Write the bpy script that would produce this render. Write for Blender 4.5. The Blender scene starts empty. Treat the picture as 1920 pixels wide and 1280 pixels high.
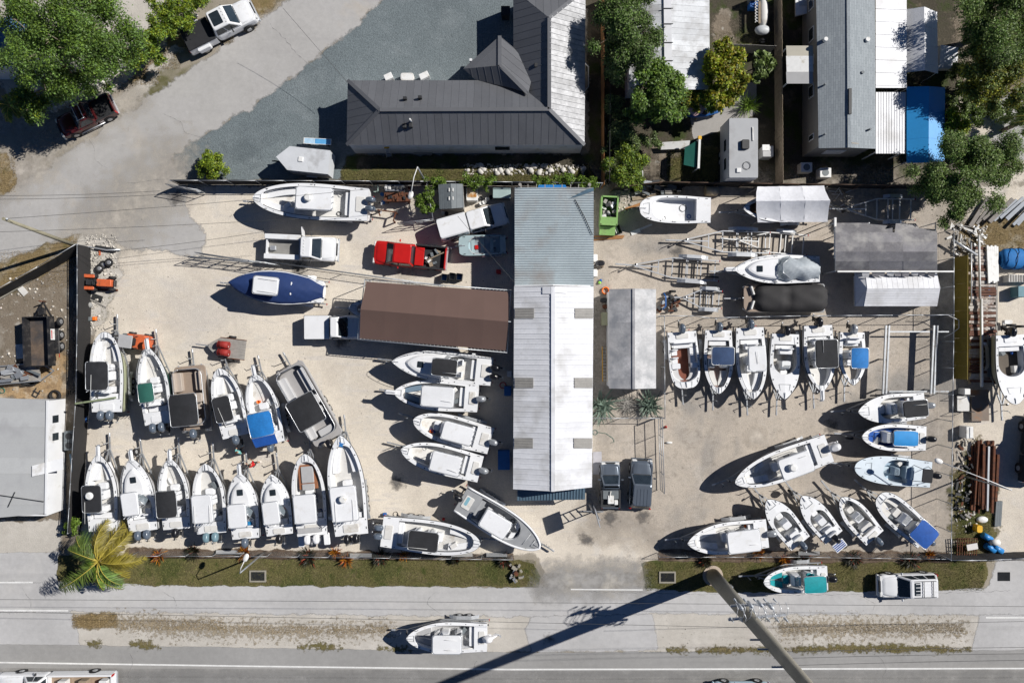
import bpy, bmesh, math, random
import numpy as np
from mathutils import Vector, Matrix
random.seed(7); np.random.seed(7)
R = math.radians
SC = bpy.context.scene
# ------------------------------------------------------------------ camera, sky, sun, exposure
S, H = 0.045, 57.6                     # metres per photo pixel on the ground, camera height
cam_d = bpy.data.cameras.new('camera'); cam_d.sensor_width = 36; cam_d.lens = 24
cam_d.clip_start = 0.5; cam_d.clip_end = 2000
cam = bpy.data.objects.new('camera', cam_d); SC.collection.objects.link(cam)
cam.location = (0, 0, H); cam.rotation_euler = (0, 0, 0); SC.camera = cam
SUN_EL, SUN_AZ = R(40.0), math.atan2(0.375, 0.927)
sdir = Vector((math.cos(SUN_AZ)*math.cos(SUN_EL), math.sin(SUN_AZ)*math.cos(SUN_EL), math.sin(SUN_EL)))
w = bpy.data.worlds.new('World'); SC.world = w; w.use_nodes = True
nt = w.node_tree; sky = nt.nodes.new('ShaderNodeTexSky'); sky.sky_type = 'NISHITA'; sky.sun_disc = False
sky.sun_elevation = SUN_EL; sky.sun_rotation = math.pi/2 - SUN_AZ; sky.air_density = 0.55; sky.dust_density = 0.0; sky.ozone_density = 7.0
nt.links.new(sky.outputs[0], nt.nodes['Background'].inputs[0]); nt.nodes['Background'].inputs[1].default_value = 0.05
sl = bpy.data.lights.new('sun', 'SUN'); sl.energy = 5.0; sl.angle = R(0.5); sl.color = (1.0, 0.962, 0.915)
so = bpy.data.objects.new('sun', sl); SC.collection.objects.link(so); so.location = (40, 20, 60)
so.rotation_euler = (-sdir).to_track_quat('-Z', 'Y').to_euler()
SC.view_settings.view_transform = 'Standard'; SC.view_settings.look = 'None'
SC.view_settings.exposure = 0.1; SC.view_settings.gamma = 1.0
SC.render.engine = 'CYCLES'
SC.cycles.max_bounces = 5; SC.cycles.diffuse_bounces = 2; SC.cycles.glossy_bounces = 2; SC.cycles.transmission_bounces = 2; SC.cycles.transparent_max_bounces = 10

COL = SC.collection
def P(px, py, h=0.0):
    """photo pixel of a point known to stand h metres above ground -> its place in the yard"""
    k = S*(H-h)/H
    return Vector(((px-960)*k, (640-py)*k, h))
def lerp(a, b, t): return a+(b-a)*t
def sm(t): t = max(0., min(1., t)); return t*t*(3-2*t)
# ------------------------------------------------------------------ materials
MATS = {}
def mat(name, col, rough=.6, var=.12, scale=1.5, fine=0., fscale=25., metal=0., bump=0., bscale=40., dirt=None, dscale=.6, damt=.5, alpha=None, spec=.5, coat=0., island=0., orand=0.):
    """principled material; colour broken up by two noises in world position, optional dirt colour in patches"""
    if name in MATS: return MATS[name]
    m = bpy.data.materials.new(name); m.use_nodes = True; n = m.node_tree.nodes; l = m.node_tree.links
    b = n['Principled BSDF']; b.inputs['Roughness'].default_value = rough; b.inputs['Metallic'].default_value = metal
    b.inputs['Specular IOR Level'].default_value = spec; b.inputs['Coat Weight'].default_value = coat
    g = n.new('ShaderNodeNewGeometry')
    def noise(sc, det=3):
        t = n.new('ShaderNodeTexNoise'); t.inputs['Scale'].default_value = sc; t.inputs['Detail'].default_value = det
        t.inputs['Roughness'].default_value = .6
        l.new(g.outputs['Position'], t.inputs['Vector']); return t
    def mul(csock, fac, amt):
        mr = n.new('ShaderNodeMapRange'); l.new(fac, mr.inputs[0]); mr.inputs[1].default_value = .25; mr.inputs[2].default_value = .75
        mr.inputs[3].default_value = 1-amt; mr.inputs[4].default_value = 1+amt
        mx = n.new('ShaderNodeMix'); mx.data_type = 'RGBA'; mx.blend_type = 'MULTIPLY'; mx.inputs[0].default_value = 1
        cc = n.new('ShaderNodeCombineColor')
        for i in range(3): l.new(mr.outputs[0], cc.inputs[i])
        if isinstance(csock, tuple): mx.inputs[6].default_value = (*csock, 1)
        else: l.new(csock, mx.inputs[6])
        l.new(cc.outputs[0], mx.inputs[7]); return mx.outputs[2]
    c = tuple(col)
    if var: c = mul(c, noise(scale).outputs[0], var)
    if fine: c = mul(c, noise(fscale, 2).outputs[0], fine)
    if island: c = mul(c, g.outputs['Random Per Island'], island)
    if orand: oi = n.new('ShaderNodeObjectInfo'); c = mul(c, oi.outputs['Random'], orand)
    if dirt:
        t = noise(dscale, 4); cr = n.new('ShaderNodeMapRange'); l.new(t.outputs[0], cr.inputs[0])
        cr.inputs[1].default_value = .62-.3*damt; cr.inputs[2].default_value = .78-.2*damt
        mx = n.new('ShaderNodeMix'); mx.data_type = 'RGBA'; l.new(cr.outputs[0], mx.inputs[0])
        if isinstance(c, tuple): mx.inputs[6].default_value = (*c, 1)
        else: l.new(c, mx.inputs[6])
        mx.inputs[7].default_value = (*dirt, 1); c = mx.outputs[2]
    if isinstance(c, tuple): b.inputs['Base Color'].default_value = (*c, 1)
    else: l.new(c, b.inputs['Base Color'])
    if bump:
        t = noise(bscale, 4); bp = n.new('ShaderNodeBump'); bp.inputs['Strength'].default_value = bump; bp.inputs['Distance'].default_value = .03
        l.new(t.outputs[0], bp.inputs['Height']); l.new(bp.outputs[0], b.inputs['Normal'])
    if alpha is not None: b.inputs['Alpha'].default_value = alpha
    MATS[name] = m; return m
def ground_mat(name, col, rough=.95, layers=(), bump=.3, bscale=9., fade=True, fine=.12, fscale=14., soft=.12, amp=.3, nsc=1.1):
    """ground: base colour, broad tone changes, grain, patches of other colours; sheet edge dissolves along attribute 'edge'"""
    m = bpy.data.materials.new(name); m.use_nodes = True; n = m.node_tree.nodes; l = m.node_tree.links
    b = n['Principled BSDF']; b.inputs['Roughness'].default_value = rough; b.inputs['Specular IOR Level'].default_value = .15
    g = n.new('ShaderNodeNewGeometry')
    def noise(sc, det=4, rg=.6, dist=0., stretch=None):
        t = n.new('ShaderNodeTexNoise'); t.inputs['Scale'].default_value = sc; t.inputs['Detail'].default_value = det; t.inputs['Roughness'].default_value = rg
        t.inputs['Distortion'].default_value = dist
        if stretch:
            mp = n.new('ShaderNodeMapping'); mp.inputs['Scale'].default_value = stretch[:3]; mp.inputs['Rotation'].default_value = (0, 0, stretch[3])
            l.new(g.outputs['Position'], mp.inputs[0]); l.new(mp.outputs[0], t.inputs['Vector'])
        else: l.new(g.outputs['Position'], t.inputs['Vector'])
        return t.outputs[0]
    def mr(s, a, bb, c=0., d=1.):
        q = n.new('ShaderNodeMapRange'); l.new(s, q.inputs[0]); q.inputs[1].default_value = a; q.inputs[2].default_value = bb; q.inputs[3].default_value = c; q.inputs[4].default_value = d
        return q.outputs[0]
    def mix(f, a, c2, blend='MIX'):
        q = n.new('ShaderNodeMix'); q.data_type = 'RGBA'; q.blend_type = blend
        if isinstance(f, float): q.inputs[0].default_value = f
        else: l.new(f, q.inputs[0])
        for s, i in ((a, 6), (c2, 7)):
            if isinstance(s, tuple): q.inputs[i].default_value = (*s, 1)
            else: l.new(s, q.inputs[i])
        return q.outputs[2]
    def grey(s):
        q = n.new('ShaderNodeCombineColor')
        for i in range(3): l.new(s, q.inputs[i])
        return q.outputs[0]
    c = mix(1., tuple(col), grey(mr(noise(.12, 3), .3, .7, .88, 1.1)), 'MULTIPLY')
    for ly in layers:     # (colour, scale, lo, hi, stretch)
        c = mix(mr(noise(ly[1], 4, .65, .3, ly[4] if len(ly) > 4 else None), ly[2], ly[3]), c, ly[0])
    c = mix(1., c, grey(mr(noise(fscale, 3, .7), .25, .75, 1-fine, 1+fine)), 'MULTIPLY')
    c = mix(1., c, grey(mr(noise(2.2, 3, .7), .3, .7, .93, 1.06)), 'MULTIPLY')
    l.new(c, b.inputs['Base Color'])
    bp = n.new('ShaderNodeBump'); bp.inputs['Strength'].default_value = bump; bp.inputs['Distance'].default_value = .06
    l.new(noise(bscale, 3, .7), bp.inputs['Height']); l.new(bp.outputs[0], b.inputs['Normal'])
    if fade:
        at = n.new('ShaderNodeAttribute'); at.attribute_name = 'edge'
        ad = n.new('ShaderNodeMath'); ad.operation = 'ADD'; l.new(at.outputs['Fac'], ad.inputs[0]); l.new(mr(noise(nsc, 4, .7), .25, .75, -amp, amp), ad.inputs[1])
        l.new(mr(ad.outputs[0], .5-soft, .5+soft), b.inputs['Alpha'])
    MATS[name] = m; return m
# ------------------------------------------------------------------ mesh building
class MB:
    def __init__(s): s.v = []; s.f = []; s.sm = []
    def add(s, vs, fs, smooth=False):
        o = len(s.v); s.v += [tuple(x) for x in vs]; s.f += [[i+o for i in f] for f in fs]; s.sm += [smooth]*len(fs); return s
    def box(s, c, d, rz=0., ry=0., rx=0., top=1., topx=None):
        """box centred at c, size d; top scales the upper face"""
        x, y, z = d[0]/2, d[1]/2, d[2]/2; tx = top if topx is None else topx
        vs = [Vector((a*x*(tx if e > 0 else 1), b*y*(top if e > 0 else 1), e*z)) for e in (-1, 1) for a, b in ((-1, -1), (1, -1), (1, 1), (-1, 1))]
        M = Matrix.Translation(Vector(c)) @ Matrix.Rotation(rz, 4, 'Z') @ Matrix.Rotation(ry, 4, 'Y') @ Matrix.Rotation(rx, 4, 'X')
        return s.add([M @ q for q in vs], [[3, 2, 1, 0], [4, 5, 6, 7], [0, 1, 5, 4], [1, 2, 6, 5], [2, 3, 7, 6], [3, 0, 4, 7]])
    def rbox(s, c, d, r=.06, rz=0., ry=0., rx=0., n=3, bz=.03):
        """box with rounded plan corners and a softened top edge"""
        r = min(r, d[0]*.49, d[1]*.49); pts = rrect(d[0], d[1], r, n); z = d[2]/2; k = len(pts)
        bz = min(bz, d[2]*.45)
        i1 = rrect(d[0]-bz*2, d[1]-bz*2, max(r-bz, .004), n)
        M = Matrix.Translation(Vector(c)) @ Matrix.Rotation(rz, 4, 'Z') @ Matrix.Rotation(ry, 4, 'Y') @ Matrix.Rotation(rx, 4, 'X')
        rings = [[M @ Vector((x, y, -z)) for x, y in pts], [M @ Vector((x, y, z-bz)) for x, y in pts], [M @ Vector((x, y, z)) for x, y in i1]]
        return s.loft(rings, cap0=True, cap1=True)
    def loft(s, rings, closed=True, cap0=False, cap1=False, smooth=False):
        k = len(rings[0]); vs = [p for r in rings for p in r]; fs = []
        for i in range(len(rings)-1):
            for j in range(k if closed else k-1):
                a = i*k+j; b = i*k+(j+1) % k; fs.append([a, b, b+k, a+k])
        s.add(vs, fs, smooth)
        if cap0: s.add(rings[0], [list(range(k))[::-1]])
        if cap1: s.add(rings[-1], [list(range(k))])
        return s
    def tube(s, pts, r, n=6, cap=True):
        pts = [Vector(p) for p in pts]; rings = []
        for i, p in enumerate(pts):
            d = (pts[min(i+1, len(pts)-1)]-pts[max(i-1, 0)]).normalized()
            a = d.cross(Vector((0, 0, 1)) if abs(d.z) < .95 else Vector((1, 0, 0))).normalized(); b = d.cross(a)
            rr = r[i] if isinstance(r, (list, tuple)) else r
            rings.append([p+a*rr*math.cos(2*math.pi*j/n)+b*rr*math.sin(2*math.pi*j/n) for j in range(n)])
        return s.loft(rings, cap0=cap, cap1=cap, smooth=True)
    def beam(s, p0, p1, w, h):
        """rectangular bar from p0 to p1"""
        p0, p1 = Vector(p0), Vector(p1); d = (p1-p0).normalized()
        a = d.cross(Vector((0, 0, 1)) if abs(d.z) < .95 else Vector((1, 0, 0))).normalized()*w/2; b = a.cross(d).normalized()*h/2
        return s.loft([[p+a+b, p-a+b, p-a-b, p+a-b] for p in (p0, p1)], cap0=True, cap1=True)
    def cyl(s, c, r, h, n=16, r2=None, axis='Z', smooth=True):
        r2 = r if r2 is None else r2; M = {'Z': Matrix.Identity(3), 'Y': Matrix.Rotation(R(90), 3, 'X'), 'X': Matrix.Rotation(R(90), 3, 'Y')}[axis]
        c = Vector(c); rg = lambda rr, z: [c+M @ Vector((rr*math.cos(2*math.pi*j/n), rr*math.sin(2*math.pi*j/n), z)) for j in range(n)]
        return s.loft([rg(r, -h/2), rg(r2, h/2)], cap0=True, cap1=True, smooth=smooth)
    def lathe(s, c, prof, n=16, axis='Z'):
        M = {'Z': Matrix.Identity(3), 'Y': Matrix.Rotation(R(90), 3, 'X'), 'X': Matrix.Rotation(R(90), 3, 'Y')}[axis]; c = Vector(c)
        return s.loft([[c+M @ Vector((r*math.cos(2*math.pi*j/n), r*math.sin(2*math.pi*j/n), z)) for j in range(n)] for r, z in prof], cap0=True, cap1=True, smooth=True)
    def ell(s, c, d, n=12, m=7, p=2., M=None):
        """superellipsoid with half sizes d"""
        M = M or Matrix.Identity(3); c = Vector(c); e = 2./p
        f = lambda v: math.copysign(abs(v)**e, v)
        rings = []
        for i in range(m+1):
            t = math.pi*(i/m-.5); t = max(-1.5, min(1.5, t)); ct, st = f(math.cos(t)), f(math.sin(t))
            rings.append([c+M @ Vector((d[0]*ct*f(math.cos(2*math.pi*j/n)), d[1]*ct*f(math.sin(2*math.pi*j/n)), d[2]*st)) for j in range(n)])
        return s.loft(rings, cap0=True, cap1=True, smooth=True)
    def prism(s, poly, z0, z1):
        k = len(poly); return s.loft([[(x, y, z0) for x, y in poly], [(x, y, z1) for x, y in poly]], cap0=True, cap1=True)
    def poly(s, pts): return s.add(pts, [list(range(len(pts)))])
    def torus(s, c, Rr, r, n=16, m=6, axis='Z', sq=1.):
        M = {'Z': Matrix.Identity(3), 'Y': Matrix.Rotation(R(90), 3, 'X'), 'X': Matrix.Rotation(R(90), 3, 'Y')}[axis]; c = Vector(c); rings = []
        for i in range(n+1):
            a = 2*math.pi*i/n
            rings.append([c+M @ Vector(((Rr+r*math.cos(2*math.pi*j/m))*math.cos(a), (Rr+r*math.cos(2*math.pi*j/m))*math.sin(a), r*sq*math.sin(2*math.pi*j/m))) for j in range(m)])
        return s.loft(rings, smooth=True)
    def mesh(s, name, material=None):
        me = bpy.data.meshes.new(name); me.from_pydata([tuple(v) for v in s.v], [], s.f); me.validate(verbose=False)
        if len(me.polygons) == len(s.sm): me.polygons.foreach_set('use_smooth', s.sm)
        if material: me.materials.append(material)
        me.update(); return me
    def build(s, name, material, parent=None, fix=True):
        me = s.mesh(name, material)
        if fix and len(me.polygons) < 60000:
            bm = bmesh.new(); bm.from_mesh(me); bmesh.ops.remove_doubles(bm, verts=bm.verts, dist=1e-5)
            bmesh.ops.recalc_face_normals(bm, faces=bm.faces); bm.to_mesh(me); bm.free()
        return link(name, me, parent)
def rrect(lx, ly, r, n=3):
    out = []
    for cx, cy, a0 in ((lx/2-r, ly/2-r, 0), (-lx/2+r, ly/2-r, 90), (-lx/2+r, -ly/2+r, 180), (lx/2-r, -ly/2+r, 270)):
        for i in range(n+1):
            a = R(a0+90*i/n); out.append((cx+r*math.cos(a), cy+r*math.sin(a)))
    return out
def link(name, me, parent=None):
    o = bpy.data.objects.new(name, me); COL.objects.link(o); o.parent = parent; return o
def tag(o, label, cat, group=None, kind=None):
    if label: o['label'] = label
    if cat: o['category'] = cat
    if group: o['group'] = group
    if kind: o['kind'] = kind
    return o
def thing(name, label, cat, loc=(0, 0, 0), rz=0., group=None):
    o = bpy.data.objects.new(name, None); COL.objects.link(o); o.location = loc; o.rotation_euler = (0, 0, rz); o.empty_display_size = .2
    return tag(o, label, cat, group)
def struct(name, o): o['kind'] = 'structure'; return o
def stuff(o): o['kind'] = 'stuff'; return o
def copy_tree(o, parent=None):
    c = o.copy(); COL.objects.link(c); c.parent = parent
    for ch in list(o.children): copy_tree(ch, c)
    return c
# ------------------------------------------------------------------ the colours of the place
WHITE = mat('white_gelcoat', (.78, .79, .80), .36, .05, .8, .03, 9., dirt=(.66, .65, .62), dscale=1.3, damt=.1, orand=.03)
CREAM = mat('cream_nonskid', (.66, .65, .62), .7, .07, 1.2, .05, 20., dirt=(.45, .41, .35), dscale=1.1, damt=.25)
TANV = mat('tan_vinyl', (.45, .37, .29), .6, .08, 2.)
GREYV = mat('grey_vinyl', (.42, .42, .42), .6, .08, 2.)
GREYDECK = mat('grey_deck_pad', (.30, .31, .32), .8, .08, 2.5, .06, 30.)
BLACK = mat('black_canvas', (.02, .021, .024), .85, .3, 1.2, .15, 12., bump=.5, bscale=3.)
NAVY = mat('navy_canvas', (.025, .055, .13), .8, .2, 1.5, .1, 8., bump=.5, bscale=3.)
BLUE = mat('blue_canvas', (.012, .17, .48), .75, .18, 1.2, .1, 8., bump=.6, bscale=3.)
BLUED = mat('deep_blue_canvas', (.01, .085, .36), .75, .18, 1.2, .1, 8., bump=.6, bscale=3.)
TEAL = mat('teal_canvas', (.0, .28, .31), .7, .15, 1.5, .08, 8., bump=.4, bscale=3.)
GREENC = mat('green_canvas', (.02, .11, .085), .8, .15, 2.)
MOTG = mat('grey_motor_cowl', (.10, .125, .16), .25, .08, 3., coat=.3)
MOTK = mat('black_motor_cowl', (.014, .014, .016), .28, .1, 3., coat=.3)
MOTW = mat('white_motor_cowl', (.75, .75, .76), .28, .04, 3., coat=.3)
MOTS = mat('silver_motor_cowl', (.36, .38, .40), .3, .06, 3., metal=.3)
RUB = mat('black_rubber', (.016, .016, .017), .8, .2, 6.)
STEEL = mat('galvanised_steel', (.42, .44, .46), .45, .12, 4., .08, 40., metal=.55, dirt=(.25, .2, .15), dscale=3., damt=.15)
ALU = mat('bright_aluminium', (.62, .64, .66), .35, .08, 5., metal=.6)
DARKM = mat('dark_metal', (.03, .031, .033), .55, .2, 4.)
RIM = mat('wheel_rim_metal', (.5, .51, .52), .35, .08, 8., metal=.6)
GLASS = mat('dark_window_glass', (.022, .03, .036), .08, .3, 2., spec=.9)
CLEAR = mat('tinted_windscreen', (.26, .31, .34), .05, 0, alpha=.4, spec=.7)
TEAK = mat('teak_wood', (.30, .12, .055), .6, .15, 4., .15, 40.)
RUST = mat('rusty_steel', (.13, .045, .02), .9, .35, 3., .3, 22., bump=.4, dirt=(.05, .03, .022), dscale=4., damt=.5)
WOOD = mat('weathered_wood', (.30, .24, .17), .9, .2, 3., .2, 30.)
WOODG = mat('grey_weathered_wood', (.30, .285, .26), .9, .2, 3., .2, 30.)
RED = mat('red_paint', (.50, .012, .010), .35, .1, 1.5, coat=.15)
REDM = mat('matte_red_drum', (.30, .02, .015), .7, .15, 3., dirt=(.2, .03, .02), dscale=3., damt=.3)
ORANGE = mat('orange_paint', (.62, .13, .045), .5, .15, 2., dirt=(.3, .1, .05), dscale=3., damt=.3)
MAROON = mat('maroon_paint', (.085, .012, .014), .25, .1, 1.5, coat=.5)
WPAINT = mat('white_car_paint', (.78, .79, .80), .25, .04, 1., coat=.4, dirt=(.6, .58, .54), dscale=1.2, damt=.15)
GPAINT = mat('grey_car_paint', (.125, .15, .185), .3, .08, 1., metal=.35, coat=.5)
LIGHTR = mat('red_lamp_lens', (.4, .01, .01), .2, .05)
LIGHTC = mat('clear_lamp_lens', (.7, .7, .68), .1, .05)
WPLAST = mat('white_plastic', (.75, .75, .73), .5, .06, 3., dirt=(.5, .47, .4), dscale=2., damt=.25)
GPLAST = mat('grey_plastic', (.15, .17, .18), .6, .12, 3.)
BPLAST = mat('blue_plastic', (.015, .11, .36), .5, .15, 3.)
OPLAST = mat('orange_plastic', (.85, .18, .01), .5, .1, 3.)
YPLAST = mat('yellow_plastic', (.75, .42, .02), .5, .1, 3.)
GRPLAST = mat('green_plastic', (.02, .13, .10), .5, .1, 3.)
# ================================================================== GROUND
SAND = ground_mat('limestone_gravel', (.65, .59, .50), layers=[((.54, .485, .415), .16, .52, .70), ((.61, .57, .51), .35, .56, .72), ((.57, .525, .465), .09, .56, .66), ((.57, .53, .48), .9, .55, .7, (.25, 1.6, 1, .15))], bump=.45, bscale=11., fine=.16, fscale=9.)
SANDE = ground_mat('grey_tan_gravel', (.47, .415, .35), layers=[((.36, .325, .285), .16, .5, .70), ((.50, .455, .40), .35, .56, .72), ((.31, .29, .265), .09, .56, .66)], bump=.5, bscale=11., fine=.18, fscale=9., soft=.45)
DUST = ground_mat('pale_dust', (.50, .46, .40), layers=[((.42, .385, .34), .3, .5, .65)], bump=.2, fine=.1, soft=.5, amp=.35)
SANDW = ground_mat('pale_roadside_marl', (.50, .47, .42), layers=[((.56, .53, .48), .3, .5, .65), ((.40, .37, .33), .2, .56, .7, (.2, 1.5, 1, 0))], bump=.35, bscale=10., fine=.12)
ROADL = ground_mat('bleached_asphalt', (.42, .41, .395), layers=[((.43, .42, .41), .22, .5, .68), ((.38, .37, .36), .5, .57, .72, (.12, 1.6, 1, R(-35))), ((.45, .42, .38), .13, .58, .66)], bump=.12, bscale=20., fine=.07, fscale=18.)
ROADF = ground_mat('frontage_asphalt', (.47, .465, .46), layers=[((.50, .49, .475), .18, .5, .68), ((.42, .415, .41), .4, .56, .72, (.06, 1.8, 1, 0))], bump=.1, bscale=20., fine=.06, fscale=18.)
ROADH = ground_mat('highway_asphalt', (.315, .31, .30), layers=[((.345, .335, .315), .3, .5, .68, (.04, 1.6, 1, 0)), ((.25, .245, .235), .5, .58, .74, (.03, 2., 1, 0))], bump=.1, bscale=22., fine=.07, fscale=18.)
GRAVEL = ground_mat('blue_grey_gravel', (.165, .195, .205), layers=[((.21, .24, .25), .3, .5, .7), ((.13, .155, .165), .2, .55, .7)], bump=.9, bscale=9., fine=.3, fscale=7.)
GRASS = ground_mat('lawn_soil', (.135, .12, .05), layers=[((.15, .125, .065), .5, .48, .62), ((.075, .085, .028), .3, .5, .64), ((.06, .075, .02), .9, .55, .66)], bump=.8, bscale=7., fine=.3, fscale=8.)
DRYGR = ground_mat('dry_verge_grass', (.22, .165, .085), layers=[((.32, .27, .19), .6, .5, .62), ((.15, .12, .05), .8, .55, .66)], bump=.7, bscale=6., fine=.3, fscale=8.)
MEDGR = ground_mat('tufted_median_grass', (.37, .32, .245), layers=[((.27, .225, .15), .9, .5, .66)], bump=.7, bscale=6., fine=.3, fscale=8., soft=.35, amp=.95, nsc=3.2)
DIRT = ground_mat('brown_dirt', (.205, .17, .13), layers=[((.28, .245, .20), .4, .5, .64), ((.36, .335, .29), 1.6, .6, .68), ((.13, .11, .075), .3, .56, .7)], bump=.7, bscale=6., fine=.22, fscale=7.)
DIRTO = ground_mat('ochre_fill', (.36, .25, .14), layers=[((.44, .37, .28), .7, .5, .66), ((.22, .15, .09), .9, .56, .66)], bump=.8, bscale=6., fine=.22, fscale=7.)
SOIL = ground_mat('dark_garden_soil', (.075, .066, .048), layers=[((.05, .065, .022), .4, .48, .6), ((.15, .125, .09), .5, .56, .68)], bump=.7, bscale=6., fine=.25, fscale=7.)
VGR = ground_mat('ragged_verge_grass', (.15, .13, .055), layers=[((.20, .165, .09), .8, .5, .64)], bump=.8, bscale=7., fine=.3, fscale=8., soft=.25, amp=.6, nsc=3.)
CONC = ground_mat('concrete_slab', (.36, .345, .325), layers=[((.29, .28, .265), .4, .52, .7)], bump=.1, bscale=14., fine=.07)
MULCH = ground_mat('mulch_bed', (.13, .095, .07), layers=[((.20, .16, .12), .9, .5, .64), ((.06, .045, .035), .8, .55, .66)], bump=.8, bscale=8., fine=.3, fscale=9.)
ASPHD = ground_mat('driveway_asphalt', (.335, .325, .31), layers=[((.42, .395, .35), .5, .5, .66)], bump=.12, bscale=20., fine=.08, soft=.4)
def outline(pts, step=.45, jit=.12, closed=True):
    out = []
    for i in range(len(pts)):
        a, b = pts[i], pts[(i+1) % len(pts)]; d = (b-a); n = max(1, int(d.length/step)); nr = Vector((-d.y, d.x, 0)).normalized()
        for k in range(n):
            t = k/n; p = a.lerp(b, t)
            s = (math.sin(p.x*1.7+p.y*2.3)*.5+math.sin(p.x*4.1-p.y*3.3)*.3+random.uniform(-1, 1)*.35)*jit
            out.append(p+nr*s)
    return out
PN = [0]
def inside_dist(px, py, pts):
    """signed distance (inside positive) from grid points to a polygon, numpy"""
    d = np.full(px.shape, 1e9); ins = np.zeros(px.shape, bool); n = len(pts)
    for i in range(n):
        ax, ay, bx, by = pts[i].x, pts[i].y, pts[(i+1) % n].x, pts[(i+1) % n].y; ex, ey = bx-ax, by-ay; L2 = ex*ex+ey*ey+1e-12
        t = np.clip(((px-ax)*ex+(py-ay)*ey)/L2, 0, 1); d = np.minimum(d, (px-ax-t*ex)**2+(py-ay-t*ey)**2)
        c = (ay > py) != (by > py); ins ^= c & (px < ax+(py-ay)*ex/(ey if abs(ey) > 1e-12 else 1e-12))
    d = np.sqrt(d); return np.where(ins, d, -d)
def patch(name, px, m, z, jit=.12, band=.5, struct_=True, step=.45):
    """ground sheet; attribute 'edge' runs 0..1 across a band at its border so that the material can dissolve there"""
    PN[0] += 1; z += .0002*(PN[0] % 18)
    pts = outline([P(*q) for q in px], max(step, .6), jit)
    x0, x1 = min(p.x for p in pts)-band, max(p.x for p in pts)+band; y0, y1 = min(p.y for p in pts)-band, max(p.y for p in pts)+band
    g = max(.16, min(.5, band*.55)); g = max(g, math.sqrt((x1-x0)*(y1-y0)/60000)); nx, ny = int((x1-x0)/g)+2, int((y1-y0)/g)+2
    X, Y = np.meshgrid(x0+np.arange(nx)*g, y0+np.arange(ny)*g); D = inside_dist(X, Y, pts); E = np.clip(.5+D/(2*band), 0, 1)
    keep = np.maximum.reduce([E[:-1, :-1], E[1:, :-1], E[:-1, 1:], E[1:, 1:]]) > 0
    jj, ii = np.nonzero(keep); a = jj*nx+ii; F = np.stack([a, a+1, a+1+nx, a+nx], 1); used, inv = np.unique(F, return_inverse=True); F = inv.reshape(-1, 4)
    V = np.stack([X.ravel()[used], Y.ravel()[used], np.full(len(used), z)], 1)
    me = bpy.data.meshes.new(name); me.vertices.add(len(V)); me.vertices.foreach_set('co', V.astype(np.float32).ravel()); n = len(F); me.loops.add(n*4); me.loops.foreach_set('vertex_index', F.astype(np.int32).ravel())
    me.polygons.add(n); me.polygons.foreach_set('loop_start', np.arange(0, n*4, 4, dtype=np.int32)); me.update(calc_edges=True)
    at = me.attributes.new('edge', 'FLOAT', 'POINT'); at.data.foreach_set('value', E.ravel()[used].astype(np.float32)); me.materials.append(m); o = link(name, me)
    if struct_: o['kind'] = 'structure'
    return o
gm = MB(); gm.poly([(-400, -400, 0), (400, -400, 0), (400, 400, 0), (-400, 400, 0)])
GBASE = ground_mat('sandy_ground', (.33, .295, .24), layers=[((.24, .215, .165), .2, .5, .66), ((.13, .125, .06), .15, .58, .68)], bump=.5, bscale=8., fine=.2, fade=False)
struct('ground', gm.build('ground', GBASE))
Z = .004
patch('yard_gravel', [(150, 350), (1790, 345), (1790, 1052), (1215, 1052), (1200, 1075), (1020, 1075), (1005, 1040), (150, 1040)], SAND, Z*1, .1, .4)
patch('garden_ground', [(1130, -20), (1800, -20), (1790, 348), (1135, 348)], SOIL, Z*1, .1, .4)
patch('sand_verge', [(-30, 150), (120, 230), (250, 200), (340, 90), (300, -20), (-30, -20)], SANDW, Z*1, .3, 1.)
patch('house_side_ground', [(600, 288), (1105, 288), (1100, -20), (1135, -20), (1135, 345), (640, 340)], SOIL, Z*1, .15, .5)
patch('gravel_lot', [(322, 290), (345, 338), (640, 336), (650, 290), (960, 288), (1000, -20), (742, -20), (610, 95), (500, 180)], GRAVEL, Z*2, .2, .35)
patch('side_road', [(-40, 395), (20, 355), (85, 315), (300, 168), (480, 45), (575, -20), (742, -20), (610, 97), (500, 182), (322, 292), (345, 345), (352, 385), (388, 452), (380, 480), (300, 472), (225, 460), (150, 440), (100, 455), (-40, 505)], ROADL, Z*3, .25, .55)
patch('side_road_dust', [(130, 450), (215, 455), (345, 345), (330, 285), (240, 350)], DUST, Z*4, .3, 2.6)
patch('yard_gravel_east', [(1115, 345), (1790, 345), (1790, 1045), (1240, 1045), (1200, 1000), (1115, 990)], SANDE, Z*2, .1, 2.2)
patch('verge_grass', [(190, 195), (250, 160), (285, 120), (330, 85), (400, 85), (545, -10), (520, -20), (330, 60), (250, 140)], DRYGR, Z*2, .3, .7)
patch('verge_dust', [(-30, 225), (60, 250), (160, 255), (265, 190), (240, 175), (90, 232), (-30, 205)], DUST, Z*4, .3, 1.2)
patch('verge_dust', [(-30, 300), (40, 300), (120, 270), (90, 320), (-30, 390)], DUST, Z*4, .3, 1.4)
patch('verge_grass', [(-30, 290), (10, 290), (36, 340), (0, 372), (-30, 385)], DRYGR, Z*4, .25, .4)
patch('verge_grass', [(-30, 505), (60, 470), (150, 438), (215, 470), (150, 475), (60, 525), (-30, 570)], DRYGR, Z*4, .25, .4)
patch('dirt_lot', [(-30, 560), (60, 520), (140, 470), (140, 745), (120, 750), (120, 975), (-30, 975)], DIRT, Z*2, .15, .4)
patch('ochre_fill', [(-10, 715), (60, 690), (120, 660), (128, 745), (60, 748), (-10, 745)], DIRTO, Z*3, .3, .8)
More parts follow.
